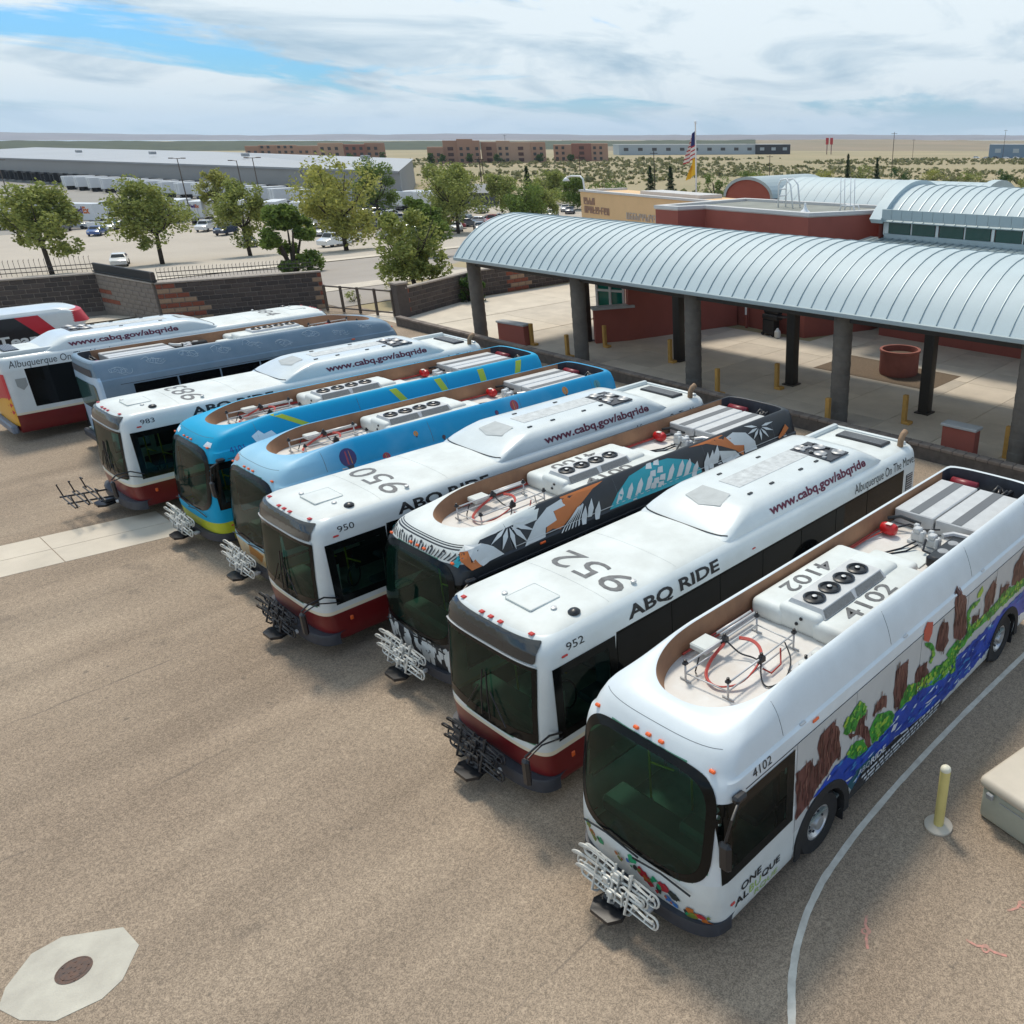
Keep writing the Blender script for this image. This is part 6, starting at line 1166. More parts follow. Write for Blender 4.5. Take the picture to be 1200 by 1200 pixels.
# ================================================================== boundary walls
BLK = [M('block_%d' % i, c, .9, var=.2, vscale=5, bump=.4, bscale=25) for i, c in enumerate(((.075, .062, .056), (.09, .075, .067), (.062, .053, .05)))]
BRED, BTAN, BGRY = M('red_block', (.24, .075, .045), .9, var=.2, vscale=5, bump=.4), M('tan_block', (.34, .235, .155), .9, var=.2, vscale=5, bump=.4), M('grey_ribbed_block', (.22, .19, .165), .9, var=.15, vscale=5, bump=.4)
MORT = M('mortar', (.20, .175, .15), .9, var=.1); FENCE = M('fence_iron', (.035, .03, .028), .5)
BMESH = {}
def block_mesh(mt, l, h, th):
    k = (mt.name, round(l, 3), h, th)
    if k not in BMESH: mb = MB(); mb.bbox((0, 0, 0), (l, th, h), .02); BMESH[k] = mb.mesh('block', [mt])
    return BMESH[k]
def block_wall(label, p0, p1, h, bl=.62, bh=.27, th=.3, pick=None, cap=True, name='block_wall'):
    p0, p1 = Vector(p0), Vector(p1); d = p1 - p0; L_ = d.length; a = math.atan2(d.y, d.x)
    t = thing(name, label, 'wall', (p0.x, p0.y, 0), a, 'boundary walls')
    rows = round(h / bh)
    mb = MB(); mb.box((L_ / 2, 0, rows * bh / 2 - .3), (L_ - .02, th - .06, rows * bh + .58)); mb.build('mortar_core', [MORT], t)
    rnd = random.Random(int(L_ * 100))
    for j in range(rows):
        x = -(bl / 2 if j % 2 else 0)
        while x < L_ - .02:
            x0, x1 = max(0, x), min(L_, x + bl); l = round(x1 - x0 - .035, 2)
            if l > .06: ob('block', block_mesh((pick(((x0 + x1) / 2) / L_, j / max(1, rows - 1), j) if pick else None) or rnd.choice(BLK), l, bh - .035, th), t, ((x0 + x1) / 2, rnd.uniform(-.006, .006), (j + .5) * bh))
            x += bl
    if cap:
        mb = MB(); mb.bbox((L_ / 2, 0, rows * bh + .05), (L_ + .04, th + .08, .1), .02); mb.build('coping', [M('pale_coping', (.33, .29, .25), .9, var=.2, vscale=4)], t)
    return t, rows * bh
def picket_fence(label, p0, p1, z, h=1.0, step=.24):
    p0, p1 = Vector(p0), Vector(p1); d = p1 - p0; L_ = d.length
    t = thing('picket_fence', label, 'fence', (p0.x, p0.y, z), math.atan2(d.y, d.x), 'iron fences')
    mb = MB(); mb.bbox((0, 0, h / 2 - .02), (.022, .022, h), .004); mb.add([(-.02, -.02, h - .02), (.02, -.02, h - .02), (.02, .02, h - .02), (-.02, .02, h - .02), (.05, .0, h + .1)], [(0, 1, 4), (1, 2, 4), (2, 3, 4), (3, 0, 4)]); pm = mb.mesh('picket', [FENCE])
    for i in range(int(L_ / step) + 1): ob('picket', pm, t, (i * step, 0, 0))
    for zz in (.18, .42): mb = MB(); mb.bbox((L_ / 2, 0, zz), (L_, .035, .045), .006); mb.build('rail', [FENCE], t)
W1a, W12, W23, W3e = (-59.5, -4), (-56.2, 10.05), (-49.2, 10.85), (-46.7, 19.1)
block_wall('dark grey block wall behind the red and black shuttle', W1a, W12, 2.2)
def ret(u, v, j): return BRED if (u < .42 - v * .25 and j in (2, 4)) else BGRY
block_wall('ribbed grey return wall with red courses under a black metal screen', W12, W23, 2.2, .8, .27, .3, ret)
def step_(u, v, j):
    if u > .955: return BRED if j % 2 else BTAN
    return (BRED if j % 2 else BTAN) if u < .30 - .16 * (v) * 1.0 + (.0) and u < .12 + .2 * (1 - v) else None
block_wall('dark block wall with stepped red and tan courses and a brick end pier', W23, W3e, 2.2, .62, .27, .32, step_)
picket_fence('iron picket fence on the wall behind the shuttle', (-60.2, -3), (-57.0, 10.2), 2.26, .85)
picket_fence('iron picket fence on the wall with the red and tan steps', (-49.9, 11.3), (-47.4, 19.0), 2.26, .6, .2)
t = thing('metal_screen', 'black metal screen panel topping the return wall', 'screen', ((W12[0] + W23[0]) / 2, (W12[1] + W23[1]) / 2, 2.26), math.atan2(W23[1] - W12[1], W23[0] - W12[0]))
mb = MB(); mb.bbox((0, 0, .32), (7.3, .16, .5), .03); mb.build('panel', [BLKC], t); mb = MB(); mb.bbox((0, -.02, .08), (7.4, .26, .08), .02); mb.build('rail', [BLKC], t); mb = MB(); mb.bbox((3.55, -.02, .3), (.22, .22, .5), .03); mb.build('end_post', [BLK[0]], t)
W4 = [(-40.2, 20.7), (-42.9, 27.4), (-43.2, 36.5)]
block_wall('low dark block wall beside the gate with a leaning tree', W4[0], W4[1], 1.6, .62, .27, .3, lambda u, v, j: (BRED if j % 2 else BLK[0]) if u < .07 else None)
block_wall('low dark block wall with a tan pier beyond the round shrub', W4[1], W4[2], 1.6, .62, .27, .3, lambda u, v, j: (BTAN if j % 2 else BRED) if .28 < u < .5 - .1 * v else None)
mb = MB(); t = thing('gate_pier', 'dark block gate pier with a red inner face', 'pier', (-40.4, 20.55, 0)); mb.bbox((0, 0, .95), (.7, .7, 1.9), .03); mb.build('pier', [BLK[1]], t); mb = MB(); mb.bbox((0, 0, 1.95), (.8, .8, .12), .02); mb.build('pier_cap', [M('pale_coping')], t)
t = thing('sliding_gate', 'brown steel sliding gate sloping beside the gate pier', 'gate', (0, 0, 0)); GATE = M('brown_gate_steel', (.09, .07, .055), .6)
ga, gb_ = Vector((-40.7, 20.2)), Vector((-45.6, 18.6))
for z in (.25, 1.5): mb = MB(); mb.tube([(ga.x, ga.y, z), (gb_.x, gb_.y, z)], .05, 6); mb.build('rail', [GATE], t)
for k in range(5): p = ga + (gb_ - ga) * (k / 4); mb = MB(); mb.bbox((p.x, p.y, .8), (.14, .14, 1.55), .02); mb.build('post', [GATE], t)

# ================================================================== street and lots
draped('street', -86, -57, -120, 140, .01, M('street_asphalt', (.34, .30, .26), .9, var=.1, vscale=.15), 20, 10)
draped('sidewalk', -56.6, -52.4, -120, 140, .05, CONC2, 4, 10); draped('far_sidewalk', -90, -86.4, -120, 140, .06, CONC, 4, 10)
draped('driveway', -57.2, -46, 19.6, 26, .03, M('street_asphalt'), 10, 4)
draped('car_park', -178, -90.4, -90, 140, .02, PALEDIRT, 30, 20); draped('truck_court', -560, -178, -60, 130, .03, M('court_concrete', (.30, .28, .25), .9, var=.1, vscale=.05), 8, 8)

# ================================================================== trees and shrubs
LEAF = {}
def leaf_mat(name, c, c2):
    m = bpy.data.materials.new(name); m.use_nodes = True; t = m.node_tree; b_ = t.nodes['Principled BSDF']; MATS[name] = m
    g = t.nodes.new('ShaderNodeNewGeometry'); r_ = t.nodes.new('ShaderNodeValToRGB'); r_.color_ramp.elements[0].color = (*c2, 1); r_.color_ramp.elements[1].color = (*c, 1)
    t.links.new(g.outputs['Random Per Island'], r_.inputs[0]); t.links.new(r_.outputs[0], b_.inputs['Base Color']); b_.inputs['Roughness'].default_value = .6; b_.inputs['Specular IOR Level'].default_value = .2
    tr = t.nodes.new('ShaderNodeBsdfTranslucent'); t.links.new(r_.outputs[0], tr.inputs[0]); mx_ = t.nodes.new('ShaderNodeMixShader'); mx_.inputs[0].default_value = .35
    o = t.nodes['Material Output']; t.links.new(b_.outputs[0], mx_.inputs[1]); t.links.new(tr.outputs[0], mx_.inputs[2]); t.links.new(mx_.outputs[0], o.inputs[0]); return m
OLIVE = leaf_mat('olive_leaf', (.40, .43, .12), (.17, .21, .06)); GREEN = leaf_mat('green_leaf', (.24, .32, .07), (.10, .155, .035)); DKG = leaf_mat('dark_leaf', (.085, .16, .035), (.035, .075, .02)); YELG = leaf_mat('yellow_green_leaf', (.48, .47, .12), (.24, .26, .07))
BARK = M('bark', (.055, .042, .033), .9, var=.3, vscale=6)
def crown_mesh(seed, w, h, n, leaf, mat_, squash=1.0, gaps=.5, lobes=26):
    rnd = random.Random(seed); mb = MB(); C_ = []
    for i in range(lobes):
        a = rnd.uniform(0, 6.283); r_ = w * .5 * math.sqrt(rnd.random()) * .78; z = h * rnd.uniform(.12, .88); k = 1 - abs(z / h - .45) * .9; C_.append((r_ * math.cos(a) * k, r_ * math.sin(a) * k, z, w * rnd.uniform(.09, .24)))
    vs, fs = [], []
    for i in range(n):
        c = rnd.choice(C_); u = Vector((rnd.gauss(0, 1), rnd.gauss(0, 1), rnd.gauss(0, 1))).normalized() * (c[3] * rnd.uniform(.35, 1.12) ** .7)
        p = Vector((c[0] + u.x, c[1] + u.y, c[2] + u.z * .8 * squash))
        if noise.noise(p * (2.6 / w * 2) + Vector((seed, 0, 0))) < -gaps * .35: continue
        d1 = Vector((rnd.gauss(0, 1), rnd.gauss(0, 1), rnd.gauss(0, .6))).normalized(); d2 = d1.cross(Vector((rnd.gauss(0, 1), rnd.gauss(0, 1), rnd.gauss(0, 1)))).normalized(); s_ = leaf * rnd.uniform(.6, 1.4); k = len(vs)
        vs += [tuple(p - d1 * s_), tuple(p + d2 * s_ * .5), tuple(p + d1 * s_), tuple(p - d2 * s_ * .5)]; fs.append((k, k + 1, k + 2, k + 3))
    mb.add(vs, fs); return mb.mesh('crown', [mat_])
def trunk_mesh(seed, h, w, fork=.35):
    rnd = random.Random(seed); mb = MB(); top = Vector((rnd.uniform(-.3, .3), rnd.uniform(-.3, .3), h * fork)); r_ = h * .022
    mb.tube([(0, 0, -.3), (top.x * .4, top.y * .4, h * fork * .5), tuple(top)], r_ * 1.25, 8, 0, False, r_)
    for i in range(7):
        a = i * .9 + rnd.uniform(-.3, .3); e_ = Vector((math.cos(a) * w * .34, math.sin(a) * w * .34, h * rnd.uniform(.6, .9))); m_ = top.lerp(e_, .5) + Vector((0, 0, -.06 * h)); mb.tube([tuple(top), tuple(m_), tuple(e_)], r_ * .6, 6, 0, False, r_ * .12)
        for q in range(2): s_ = top.lerp(e_, .55); mb.tube([tuple(s_), tuple(s_ + Vector((rnd.uniform(-1, 1), rnd.uniform(-1, 1), rnd.uniform(.2, 1))) * w * .16)], r_ * .25, 5, 0, False, r_ * .06)
    return mb.mesh('trunk', [BARK], True)
def tree(label, x, y, h, w, mat_, seed, z=None, n=9000, leaf=.22, bare=.14, name='tree', cat='tree', group='trees along the street and car park'):
    t = thing(name, label, cat, (x, y, zg(x, y) if z is None else z), random.Random(seed).uniform(0, 6), group)
    ob('trunk', trunk_mesh(seed, h, w), t); ob('crown', crown_mesh(seed, w, h * (1 - bare), n, leaf, mat_), t, (0, 0, h * bare)); return t
tree('olive green tree with forked trunk behind the dark wall by the shuttle', -118, 21.2, 10.2, 10, OLIVE, 1, n=11000)
tree('olive green tree with a leaning trunk behind the black metal screen', -117.7, 32.6, 10.3, 10, OLIVE, 2, n=11000)
tree('olive green tree in the car park beside the dark conical evergreen', -117.6, 43.2, 9.8, 8, OLIVE, 3, n=9000)
tree('yellow green tree in front of the warehouse dock doors', -172, 61, 9.6, 7, YELG, 4)
tree('broad yellow green tree by the white van', -106.3, 50.9, 11.3, 12.2, YELG, 5, n=15000)
tree('mid green tree behind the parked cars near the warehouse end', -150, 80.2, 11.4, 9, GREEN, 6)
tree('broad olive tree in the car park beside the canopy end', -122.7, 78.9, 11.2, 13, OLIVE, 7, n=15000)
tree('feathery tree leaning over the low wall by the gate', -44.9, 24.3, 5.7, 5.2, OLIVE, 8, n=12000, leaf=.13)
tree('bright green tree behind the feathery tree by the gate', -76, 44.5, 6.2, 5.4, GREEN, 9, leaf=.17)
tree('small olive tree behind the grey roofed shed', -150, 108, 8, 9, OLIVE, 10)
tree('small olive tree among the parked cars near the tan wing', -131.3, 103.5, 7.5, 9, OLIVE, 12)
tree('low olive tree in the car park by the tan wing corner', -128, 97, 7, 9, GREEN, 13)
tree('olive tree by the utility pole beyond the car park', -163, 132, 7.5, 10, OLIVE, 14)
tree('olive tree behind the white suv by the bright green tree', -141, 90, 9.5, 9, OLIVE, 15); tree('yellow green tree rising behind the parked silver cars', -150, 71, 9, 8, YELG, 16); tree('small green tree by the shed end', -148, 126, 7, 9, GREEN, 17); tree('small yellow green tree before the grey roofed shed', -160, 104, 7.5, 8, YELG, 18)
def shrub(label, x, y, h, w, mat_, seed, n=2200, leaf=.12, z=None, name='shrub', group='shrubs', cat='shrub'):
    t = thing(name, label, cat, (x, y, zg(x, y) if z is None else z), 0, group); mb = MB()
    for i in range(5): a = i * 1.3; mb.tube([(0, 0, -.1), (.25 * w * math.cos(a), .25 * w * math.sin(a), h * .6)], .03 * h, 5, 0, False, .01 * h)
    mb.build('stem', [BARK], t); ob('crown', crown_mesh(seed, w, h, n, leaf, mat_, 1, .2, 12), t, (0, 0, -.05 * h)); return t
shrub('dark green bushy evergreen beyond the wall with the stepped courses', -75.3, 30, 6.2, 5.4, GREEN, 21, 15000, .2)
shrub('round dark green shrub against the low block wall', -42.0, 26.2, 1.7, 2.7, DKG, 22, 4000, .1)
shrub('small pale shrub by the brick end pier', -47.4, 21.2, .9, 1.4, OLIVE, 23, 700, .05); shrub('small yellow shrub on the verge beside the gate', -49, 25, .9, 1.3, YELG, 24, 700, .05); shrub('dry bush beside the white van', -101, 56, 1.9, 2.3, OLIVE, 25, 900, .07)
shrub('low dark hedge above the wall by the shuttle', -62, 4.6, 1.9, 4.2, OLIVE, 26, 2500, .1, 1.0)
shrub('broad green shrub behind the tan wing', -163, 150, 6, 13, GREEN, 31, 3200, .22); shrub('broad olive shrub behind the tan wing and lamp', -170, 138, 6, 12, OLIVE, 32, 3200, .22)
shrub('green shrub mass beside the flagpole', -149, 176, 6.5, 10, GREEN, 33, 3000, .22); shrub('yellow green shrub left of the red arched gable', -140, 184, 6.5, 9, YELG, 34, 2600, .22)
for i, (x, y, h, w, m_, lab) in enumerate(((-104, 255, 6.2, 9, DKG, 'dark round desert bush near the end of the vaulted wing'), (-97, 262, 5, 9, OLIVE, 'olive desert bush beside the dark round bush'), (-171, 287, 5.5, 13, OLIVE, 'olive desert bush at the foot of the two cypresses'), (-160, 296, 5, 10, DKG, 'dark desert bush beside the smaller cypress'), (-150, 303, 3.4, 14, YELG, 'low yellow green desert bush beyond the clerestory roof'), (-140, 312, 3.2, 14, OLIVE, 'low olive desert bush beyond the clerestory roof'), (-182, 276, 4, 14, YELG, 'low yellow green desert bush beyond the red parapet'), (-205, 262, 3.2, 12, GREEN, 'low green desert bush beyond the gable arch'))):
    shrub(lab, x, y, h, w, m_, 40 + i, 1800, .26, group='desert bushes')
def conifer(label, x, y, h, w, seed):
    t = thing('conifer', label, 'conifer', (x, y, zg(x, y)), 0, 'small conifers in the desert'); rnd = random.Random(seed); mb = MB(); mb.tube([(0, 0, -.2), (0, 0, h * .9)], .12, 6, 0, False, .02); mb.build('trunk', [BARK], t); mb = MB()
    for i in range(1500):
        v = rnd.random() ** 1.3; r_ = w * .5 * (1 - v * .85) * rnd.uniform(.4, 1) * (.75 + .25 * math.sin(v * 30)); a = rnd.uniform(0, 6.283); p = Vector((r_ * math.cos(a), r_ * math.sin(a), h * (.06 + .94 * v))); d = Vector((math.cos(a), math.sin(a), rnd.uniform(-.2, .6))) * .35; e_ = Vector((-math.sin(a), math.cos(a), rnd.uniform(-.4, .4))) * .15; k = len(mb.v); mb.v += [tuple(p - d), tuple(p + e_), tuple(p + d), tuple(p - e_)]; mb.f.append((k, k + 1, k + 2, k + 3)); mb.m.append(0)
    mb.build('crown', [DKG], t)
conifer('dark conifer in the scrub left of the flagpole', -179, 182, 7.2, 4.2, 1); conifer('dark conifer in the scrub next to the flagpole', -174.7, 186, 7.2, 4.2, 2); conifer('taller dark cypress beyond the back vault roof', -175.4, 283, 9.4, 3.6, 3); conifer('shorter dark cypress beyond the back vault roof', -167, 290, 8, 3.2, 4); conifer('lone dark conifer by the grey roofed shed', -195, 150, 7.5, 4, 5)

# ================================================================== vehicles in the car park
CG = M('car_glass', (.012, .015, .018), .05); TL = M('tail_light', (.3, .01, .01), .3); HL = M('head_light', (.7, .72, .72), .2)
CM = {}
def car_mesh(kind):
    if kind in CM: return CM[kind]
    if kind == 'sedan': P = [(-2.25, .35), (-2.28, .75), (-1.95, .93), (-1.15, 1.0), (-.55, 1.42), (.75, 1.44), (1.45, 1.02), (2.2, .98), (2.3, .7), (2.28, .35)]; top = (3, 6)
    elif kind == 'suv': P = [(-2.3, .4), (-2.33, .9), (-2.0, 1.08), (-1.1, 1.15), (-.6, 1.72), (1.9, 1.76), (2.2, 1.15), (2.28, .8), (2.25, .4)]; top = (3, 6)
    elif kind == 'van': P = [(-2.5, .4), (-2.52, .95), (-2.1, 1.15), (-1.5, 1.3), (-.9, 2.0), (2.3, 2.05), (2.5, 1.25), (2.55, .8), (2.5, .4)]; top = (3, 6)
    else: P = [(-2.8, .45), (-2.83, 1.0), (-2.5, 1.15), (-1.4, 1.2), (-.9, 1.8), (.5, 1.82), (.75, 1.2), (2.75, 1.18), (2.8, .75), (2.75, .45)]; top = (3, 6)
    hw = .9 if kind != 'van' else .98; mb = MB(); n = len(P); rows = []
    for sx, ins in ((-1, 0), (-1, 1), (1, 1), (1, 0)):
        rows.append([(sx * (hw - (.02 if ins == 0 else .08) - (.16 if 3 < i < top[1] else 0) * (1 if z > 1.25 else 0)), y, z + (0 if ins == 0 else .03 if .6 < z else 0)) for i, (y, z) in enumerate(P)])
    mb.v = [p for r_ in rows for p in r_]
    for k in range(3):
        for i in range(n - 1): mb.f.append((k * n + i, k * n + i + 1, (k + 1) * n + i + 1, (k + 1) * n + i)); mb.m.append(0)
    mb.f += [tuple(range(n)), tuple(range(3 * n, 4 * n))[::-1], (0, n, 2 * n, 3 * n), (n - 1, 4 * n - 1, 3 * n - 1, 2 * n - 1)]; mb.m += [0] * 4
    body = mb
    g = MB(); a, b_, c, d = P[3], P[4], P[5], P[6]
    def lerp(p, q, t): return (p[0] + (q[0] - p[0]) * t, p[1] + (q[1] - p[1]) * t)
    w1, w2 = lerp(a, b_, .12), lerp(a, b_, .9); r1, r2 = lerp(d, c, .15), lerp(d, c, .88)
    g.poly([(-hw + .16, w1[0] - .02, w1[1] + .045), (hw - .16, w1[0] - .02, w1[1] + .045), (hw - .28, w2[0] - .02, w2[1] + .045), (-hw + .28, w2[0] - .02, w2[1] + .045)])
    g.poly([(hw - .16, r1[0] + .02, r1[1] + .045), (-hw + .16, r1[0] + .02, r1[1] + .045), (-hw + .28, r2[0] + .02, r2[1] + .045), (hw - .28, r2[0] + .02, r2[1] + .045)])
    for sx in (-1, 1):
        e1, e2, e3, e4 = lerp(a, b_, .3), lerp(a, b_, .9), lerp(d, c, .9), lerp(d, c, .3)
        for q0, q1 in ((0, .48), (.52, 1)):
            lo0, lo1 = lerp(e1, e4, q0), lerp(e1, e4, q1); hi0, hi1 = lerp(e2, e3, q0), lerp(e2, e3, q1); lo0, lo1 = (lo0[0], max(lo0[1], a[1] + .06)), (lo1[0], max(lo1[1], a[1] + .06)); g.poly([(sx * (hw - .005), *lo0), (sx * (hw - .005), *lo1), (sx * (hw - .165), *hi1), (sx * (hw - .165), *hi0)])
    lt = MB()
    for sx in (-.62, .62): lt.bbox((sx, P[-2][0] - .02, P[-2][1] + .05), (.32, .1, .16), .03, 0); lt.bbox((sx, P[1][0] + .02, P[1][1] - .02), (.36, .1, .14), .03, 1)
    wh = MB(); wh.lathe([(0, -.1), (.2, -.11), (.31, -.1), (.33, -.05), (.33, .05), (.31, .1), (.2, .11), (0, .1)], 16, (0, 0, 0), 'x')
    CM[kind] = (body, g.mesh('window', [CG]), lt.mesh('light', [TL, HL]), wh.mesh('wheel', [RUBBER], 40), P); return CM[kind]
CC = {'white': (.72, .73, .73), 'silver': (.42, .43, .44), 'black': (.015, .016, .018), 'blue': (.03, .09, .28), 'navy': (.02, .035, .07), 'grey': (.12, .125, .13), 'red': (.3, .02, .02)}
BODY = {}
def car(x, y, a, kind, c, label):
    t = thing({'sedan': 'parked_car', 'suv': 'parked_suv', 'van': 'parked_van', 'pickup': 'parked_pickup'}[kind], label, kind if kind != 'suv' else 'suv', (x, y, zg(x, y) + .02), R(a), 'vehicles in the car park')
    bd, g, lt, wh, P = car_mesh(kind)
    if (kind, c) not in BODY: BODY[(kind, c)] = bd.mesh('body', [M('car_' + c, CC[c], .25, coat=.6)], 25)
    ob('body', BODY[(kind, c)], t); ob('window', g, t); ob('light', lt, t)
    for sx in (-.82, .82):
        for yy in (-1.4, 1.4): ob('wheel', wh, t, (sx, yy, .33))
for x, y, a, k, c, lab in ((-165.9, 39.2, 60, 'sedan', 'blue', 'blue sedan parked before the long white trailer'), (-174, 43.5, 60, 'sedan', 'white', 'white sedan behind the blue sedan'), (-177, 37, 55, 'pickup', 'grey', 'grey pickup beside the blue sedan'),
    (-159.5, 53.4, 50, 'suv', 'white', 'white suv beside the navy suv'), (-150.5, 53.2, 40, 'suv', 'navy', 'navy suv in front of the docked trailers'), (-131, 48.6, 75, 'sedan', 'black', 'black sedan under the olive tree'), (-120.9, 56.6, 20, 'van', 'white', 'white van facing away under the broad yellow green tree'), (-124.8, 60.6, 30, 'pickup', 'white', 'white pickup beside the white van'),
    (-137.3, 62.6, 45, 'sedan', 'silver', 'silver sedan behind the white van'), (-141.3, 74.2, 30, 'pickup', 'silver', 'silver pickup near the yellow post'), (-139, 72, 30, 'sedan', 'navy', 'navy sedan in front of the silver pickup'), (-143.2, 68.6, 60, 'sedan', 'grey', 'grey sedan in the middle of the car park'), (-155.7, 85.1, 35, 'suv', 'white', 'white suv near the docked trucks'), (-130.4, 76.1, 60, 'suv', 'white', 'white suv behind the bright green tree'),
    (-127, 81.5, 60, 'sedan', 'white', 'white sedan under the broad olive tree'), (-124, 84, 60, 'sedan', 'black', 'black sedan under the broad olive tree'), (-143.3, 86.5, 40, 'suv', 'grey', 'grey suv beyond the broad olive tree'), (-155.3, 106.7, 40, 'sedan', 'silver', 'silver sedan near the grey roofed shed'), (-139, 103, 40, 'suv', 'silver', 'silver suv between the small olive trees'), (-136, 110, 40, 'sedan', 'white', 'white sedan by the tan wing lamp'), (-148, 116, 45, 'suv', 'white', 'white suv behind the tan wing lamp'), (-140, 118, 45, 'sedan', 'navy', 'navy sedan beside the tan wing corner'), (-145, 121, 45, 'sedan', 'silver', 'silver sedan beside the tan wing corner'), (-122, 29.3, 70, 'sedan', 'white', 'white sedan seen over the black metal screen')):
    car(x, y, a, k, c, lab)
rnd = random.Random(44)
for i, (x, y) in enumerate(((-152, 92), (-149, 97), (-158, 93), (-161, 99), (-134, 88), (-131, 92), (-146, 80), (-150, 76), (-156, 79), (-135, 67.5), (-139, 66), (-129, 71))):
    k, c = ('sedan', 'suv', 'pickup')[i % 3], ('white', 'silver', 'white', 'black', 'grey', 'red')[i % 6]; car(x, y, 38, k, c, '%s %s in the crowded row %s' % (c, k, ('behind the mid green tree', 'beside the white truck boxes', 'in front of the white truck boxes', 'nearest the white truck boxes', 'beyond the bright green tree', 'between the broad olive tree and the bright green tree', 'beside the yellow clearance frame', 'behind the silver pickup', 'beyond the yellow clearance frame', 'behind the white van and pickup', 'next to the silver sedan', 'beyond the white pickup')[i]))
for r_, (a_, b_, n_, nm) in enumerate((((-151, 62), (-166, 92), 9, 'in the row nearest the trailers'), ((-138, 60), (-152, 94), 10, 'in the middle car park row'), ((-124, 66), (-137, 100), 9, 'in the row nearest the street'), ((-190, 30), (-172, 50), 5, 'in front of the side-on trailer'))):
    for i in range(n_):
        f = (i + .5) / n_; k, c = rnd.choice(('sedan', 'suv', 'pickup', 'sedan')), rnd.choice(('white', 'white', 'silver', 'grey', 'black', 'navy', 'red')); car(a_[0] + (b_[0] - a_[0]) * f, a_[1] + (b_[1] - a_[1]) * f, 150 + rnd.uniform(-3, 3), k, c, '%s %s parked %s' % (c, k, nm))
# trailers and trucks at the warehouse
TRW = M('white_trailer', (.66, .68, .69), .45, var=.05, vscale=.5); PUR, ORG = M('purple_letters', (.06, .015, .16), .5), M('orange_letters', (.55, .13, .02), .5)
def trailer(x, y, a, label, text=True, long=False, side=False):
    t = thing('semi_trailer', label, 'trailer', (x, y, zg(x, y)), R(a), 'white trailers at the warehouse'); L_ = 14 if long else 8.5
    mb = MB(); mb.bbox((0, L_ / 2, 2.55), (2.6, L_, 2.85), .05); mb.build('box', [TRW], t)
    for sx in (-.63, .63):
        mb = MB(); mb.bbox((sx, -.02, 2.55), (1.18, .05, 2.6), .02); d = mb.build('door', [TRW], t)
        mb = MB(); mb.tube([(sx - .2, -.07, 1.3), (sx - .2, -.07, 3.8)], .025, 5); mb.build('lock_bar', [MGREY], d)
    mb = MB(); mb.bbox((0, .05, 1.0), (2.5, .14, .16), .03); mb.box((0, .2, .62), (2.3, .08, .1)); mb.build('rear_bumper', [MGREY], t); mb = MB(); mb.box((0, L_ / 2, 1.05), (1.0, L_ - .5, .14)); mb.build('chassis', [BLACK], t)
    for yy in (1.2, 2.5):
        for sx in (-.95, .95): mb = MB(); mb.lathe([(0, -.25), (.45, -.25), (.5, -.2), (.5, .2), (.45, .25), (0, .25)], 16, (sx, yy, .5), 'x'); mb.build('wheel', [RUBBER], t, 40)
    for yy in (L_ - 2,):
        mb = MB(); mb.box((0, yy, .55), (1.6, .12, 1.1)); mb.build('landing_gear', [MGREY], t)
    if text:
        mb = MB(); lettering(mb, 'Fed', lambda u, v: (-.85 + u * .95, -.09, 2.9 + v * .6), 0, .05); lettering(mb, 'Ex', lambda u, v: (.14 + u * .68, -.09, 2.9 + v * .6), 1, .05); mb.build('lettering', [PUR, ORG], t)
    if side:
        mb = MB(); lettering(mb, 'Fed', lambda u, v: (1.32, L_ - 4.2 + u * 1.9, 2.3 + v * 1.2), 0, .05); lettering(mb, 'Ex', lambda u, v: (1.32, L_ - 2.2 + u * 1.4, 2.3 + v * 1.2), 1, .05) if side == 2 else None; mb.build('side_lettering', [PUR, ORG], t)
for i, (x, y, a, lab, tx, lg, sd_) in enumerate(((-180.3, 55.3, 52, 'white trailer with purple and orange lettering beside a light pole', True, False, 0), (-174.2, 57.6, 52, 'white trailer with dark lettering beside the navy suv', True, False, 0), (-186, 53, 52, 'white trailer half hidden by the leaning olive tree', True, False, 0), (-168, 60.8, 52, 'white trailer behind the yellow green tree', True, False, 0), (-163, 66, 52, 'white trailer behind the broad yellow green tree', False, False, 0), (-158, 69, 52, 'white trailer behind the parked silver cars', False, False, 0), (-196, 37, 52, 'white trailer behind the forked olive tree', True, False, 0), (-203, 31, 52, 'white trailer at the far end of the dock row', True, False, 0), (-174, 98, 20, 'white truck box beside the broad olive tree', True, False, 0), (-171, 101, 20, 'second white truck box beside the broad olive tree', False, False, 0))):
    trailer(x, y, a, lab, tx, lg, sd_)
trailer(-195, 38.5, -63.0, 'long white trailer standing side on behind the blue sedan', False, True, 2)
for k in range(16):
    p_ = Vector((-174.7, 100.1)) - Vector((-539 + 174.7, 70.8 - 100.1)).normalized() * -(16 + k * 9.3) + Vector((.08, -1)) * 11
    trailer(p_.x, p_.y, 4.6, 'white trailer backed up to a dock in the long warehouse wall', False)
def tractor(x, y, a, label):
    t = thing('truck_tractor', label, 'truck', (x, y, zg(x, y)), R(a), 'truck tractors'); mb = MB(); mb.bbox((0, 1.2, 1.9), (2.3, 2.2, 2.3), .18, 0, 2); mb.bbox((0, -.6, 1.25), (1.9, 1.7, 1.2), .2, 0, 2); mb.build('cab', [TRW], t, 35)
    mb = MB(); mb.poly([(-1.0, .08, 2.1), (1.0, .08, 2.1), (.9, .09, 2.85), (-.9, .09, 2.85)]); mb.build('windshield', [CG], t); mb = MB(); mb.box((0, 3.2, .85), (1.0, 3.5, .2)); mb.build('chassis', [BLACK], t)
    for sx in (-1, 1):
        for yy in (-.5, 3, 4.2): mb = MB(); mb.lathe([(0, -.2), (.45, -.2), (.5, 0), (.45, .2), (0, .2)], 14, (sx * .95, yy, .5), 'x'); mb.build('wheel', [RUBBER], t, 40)
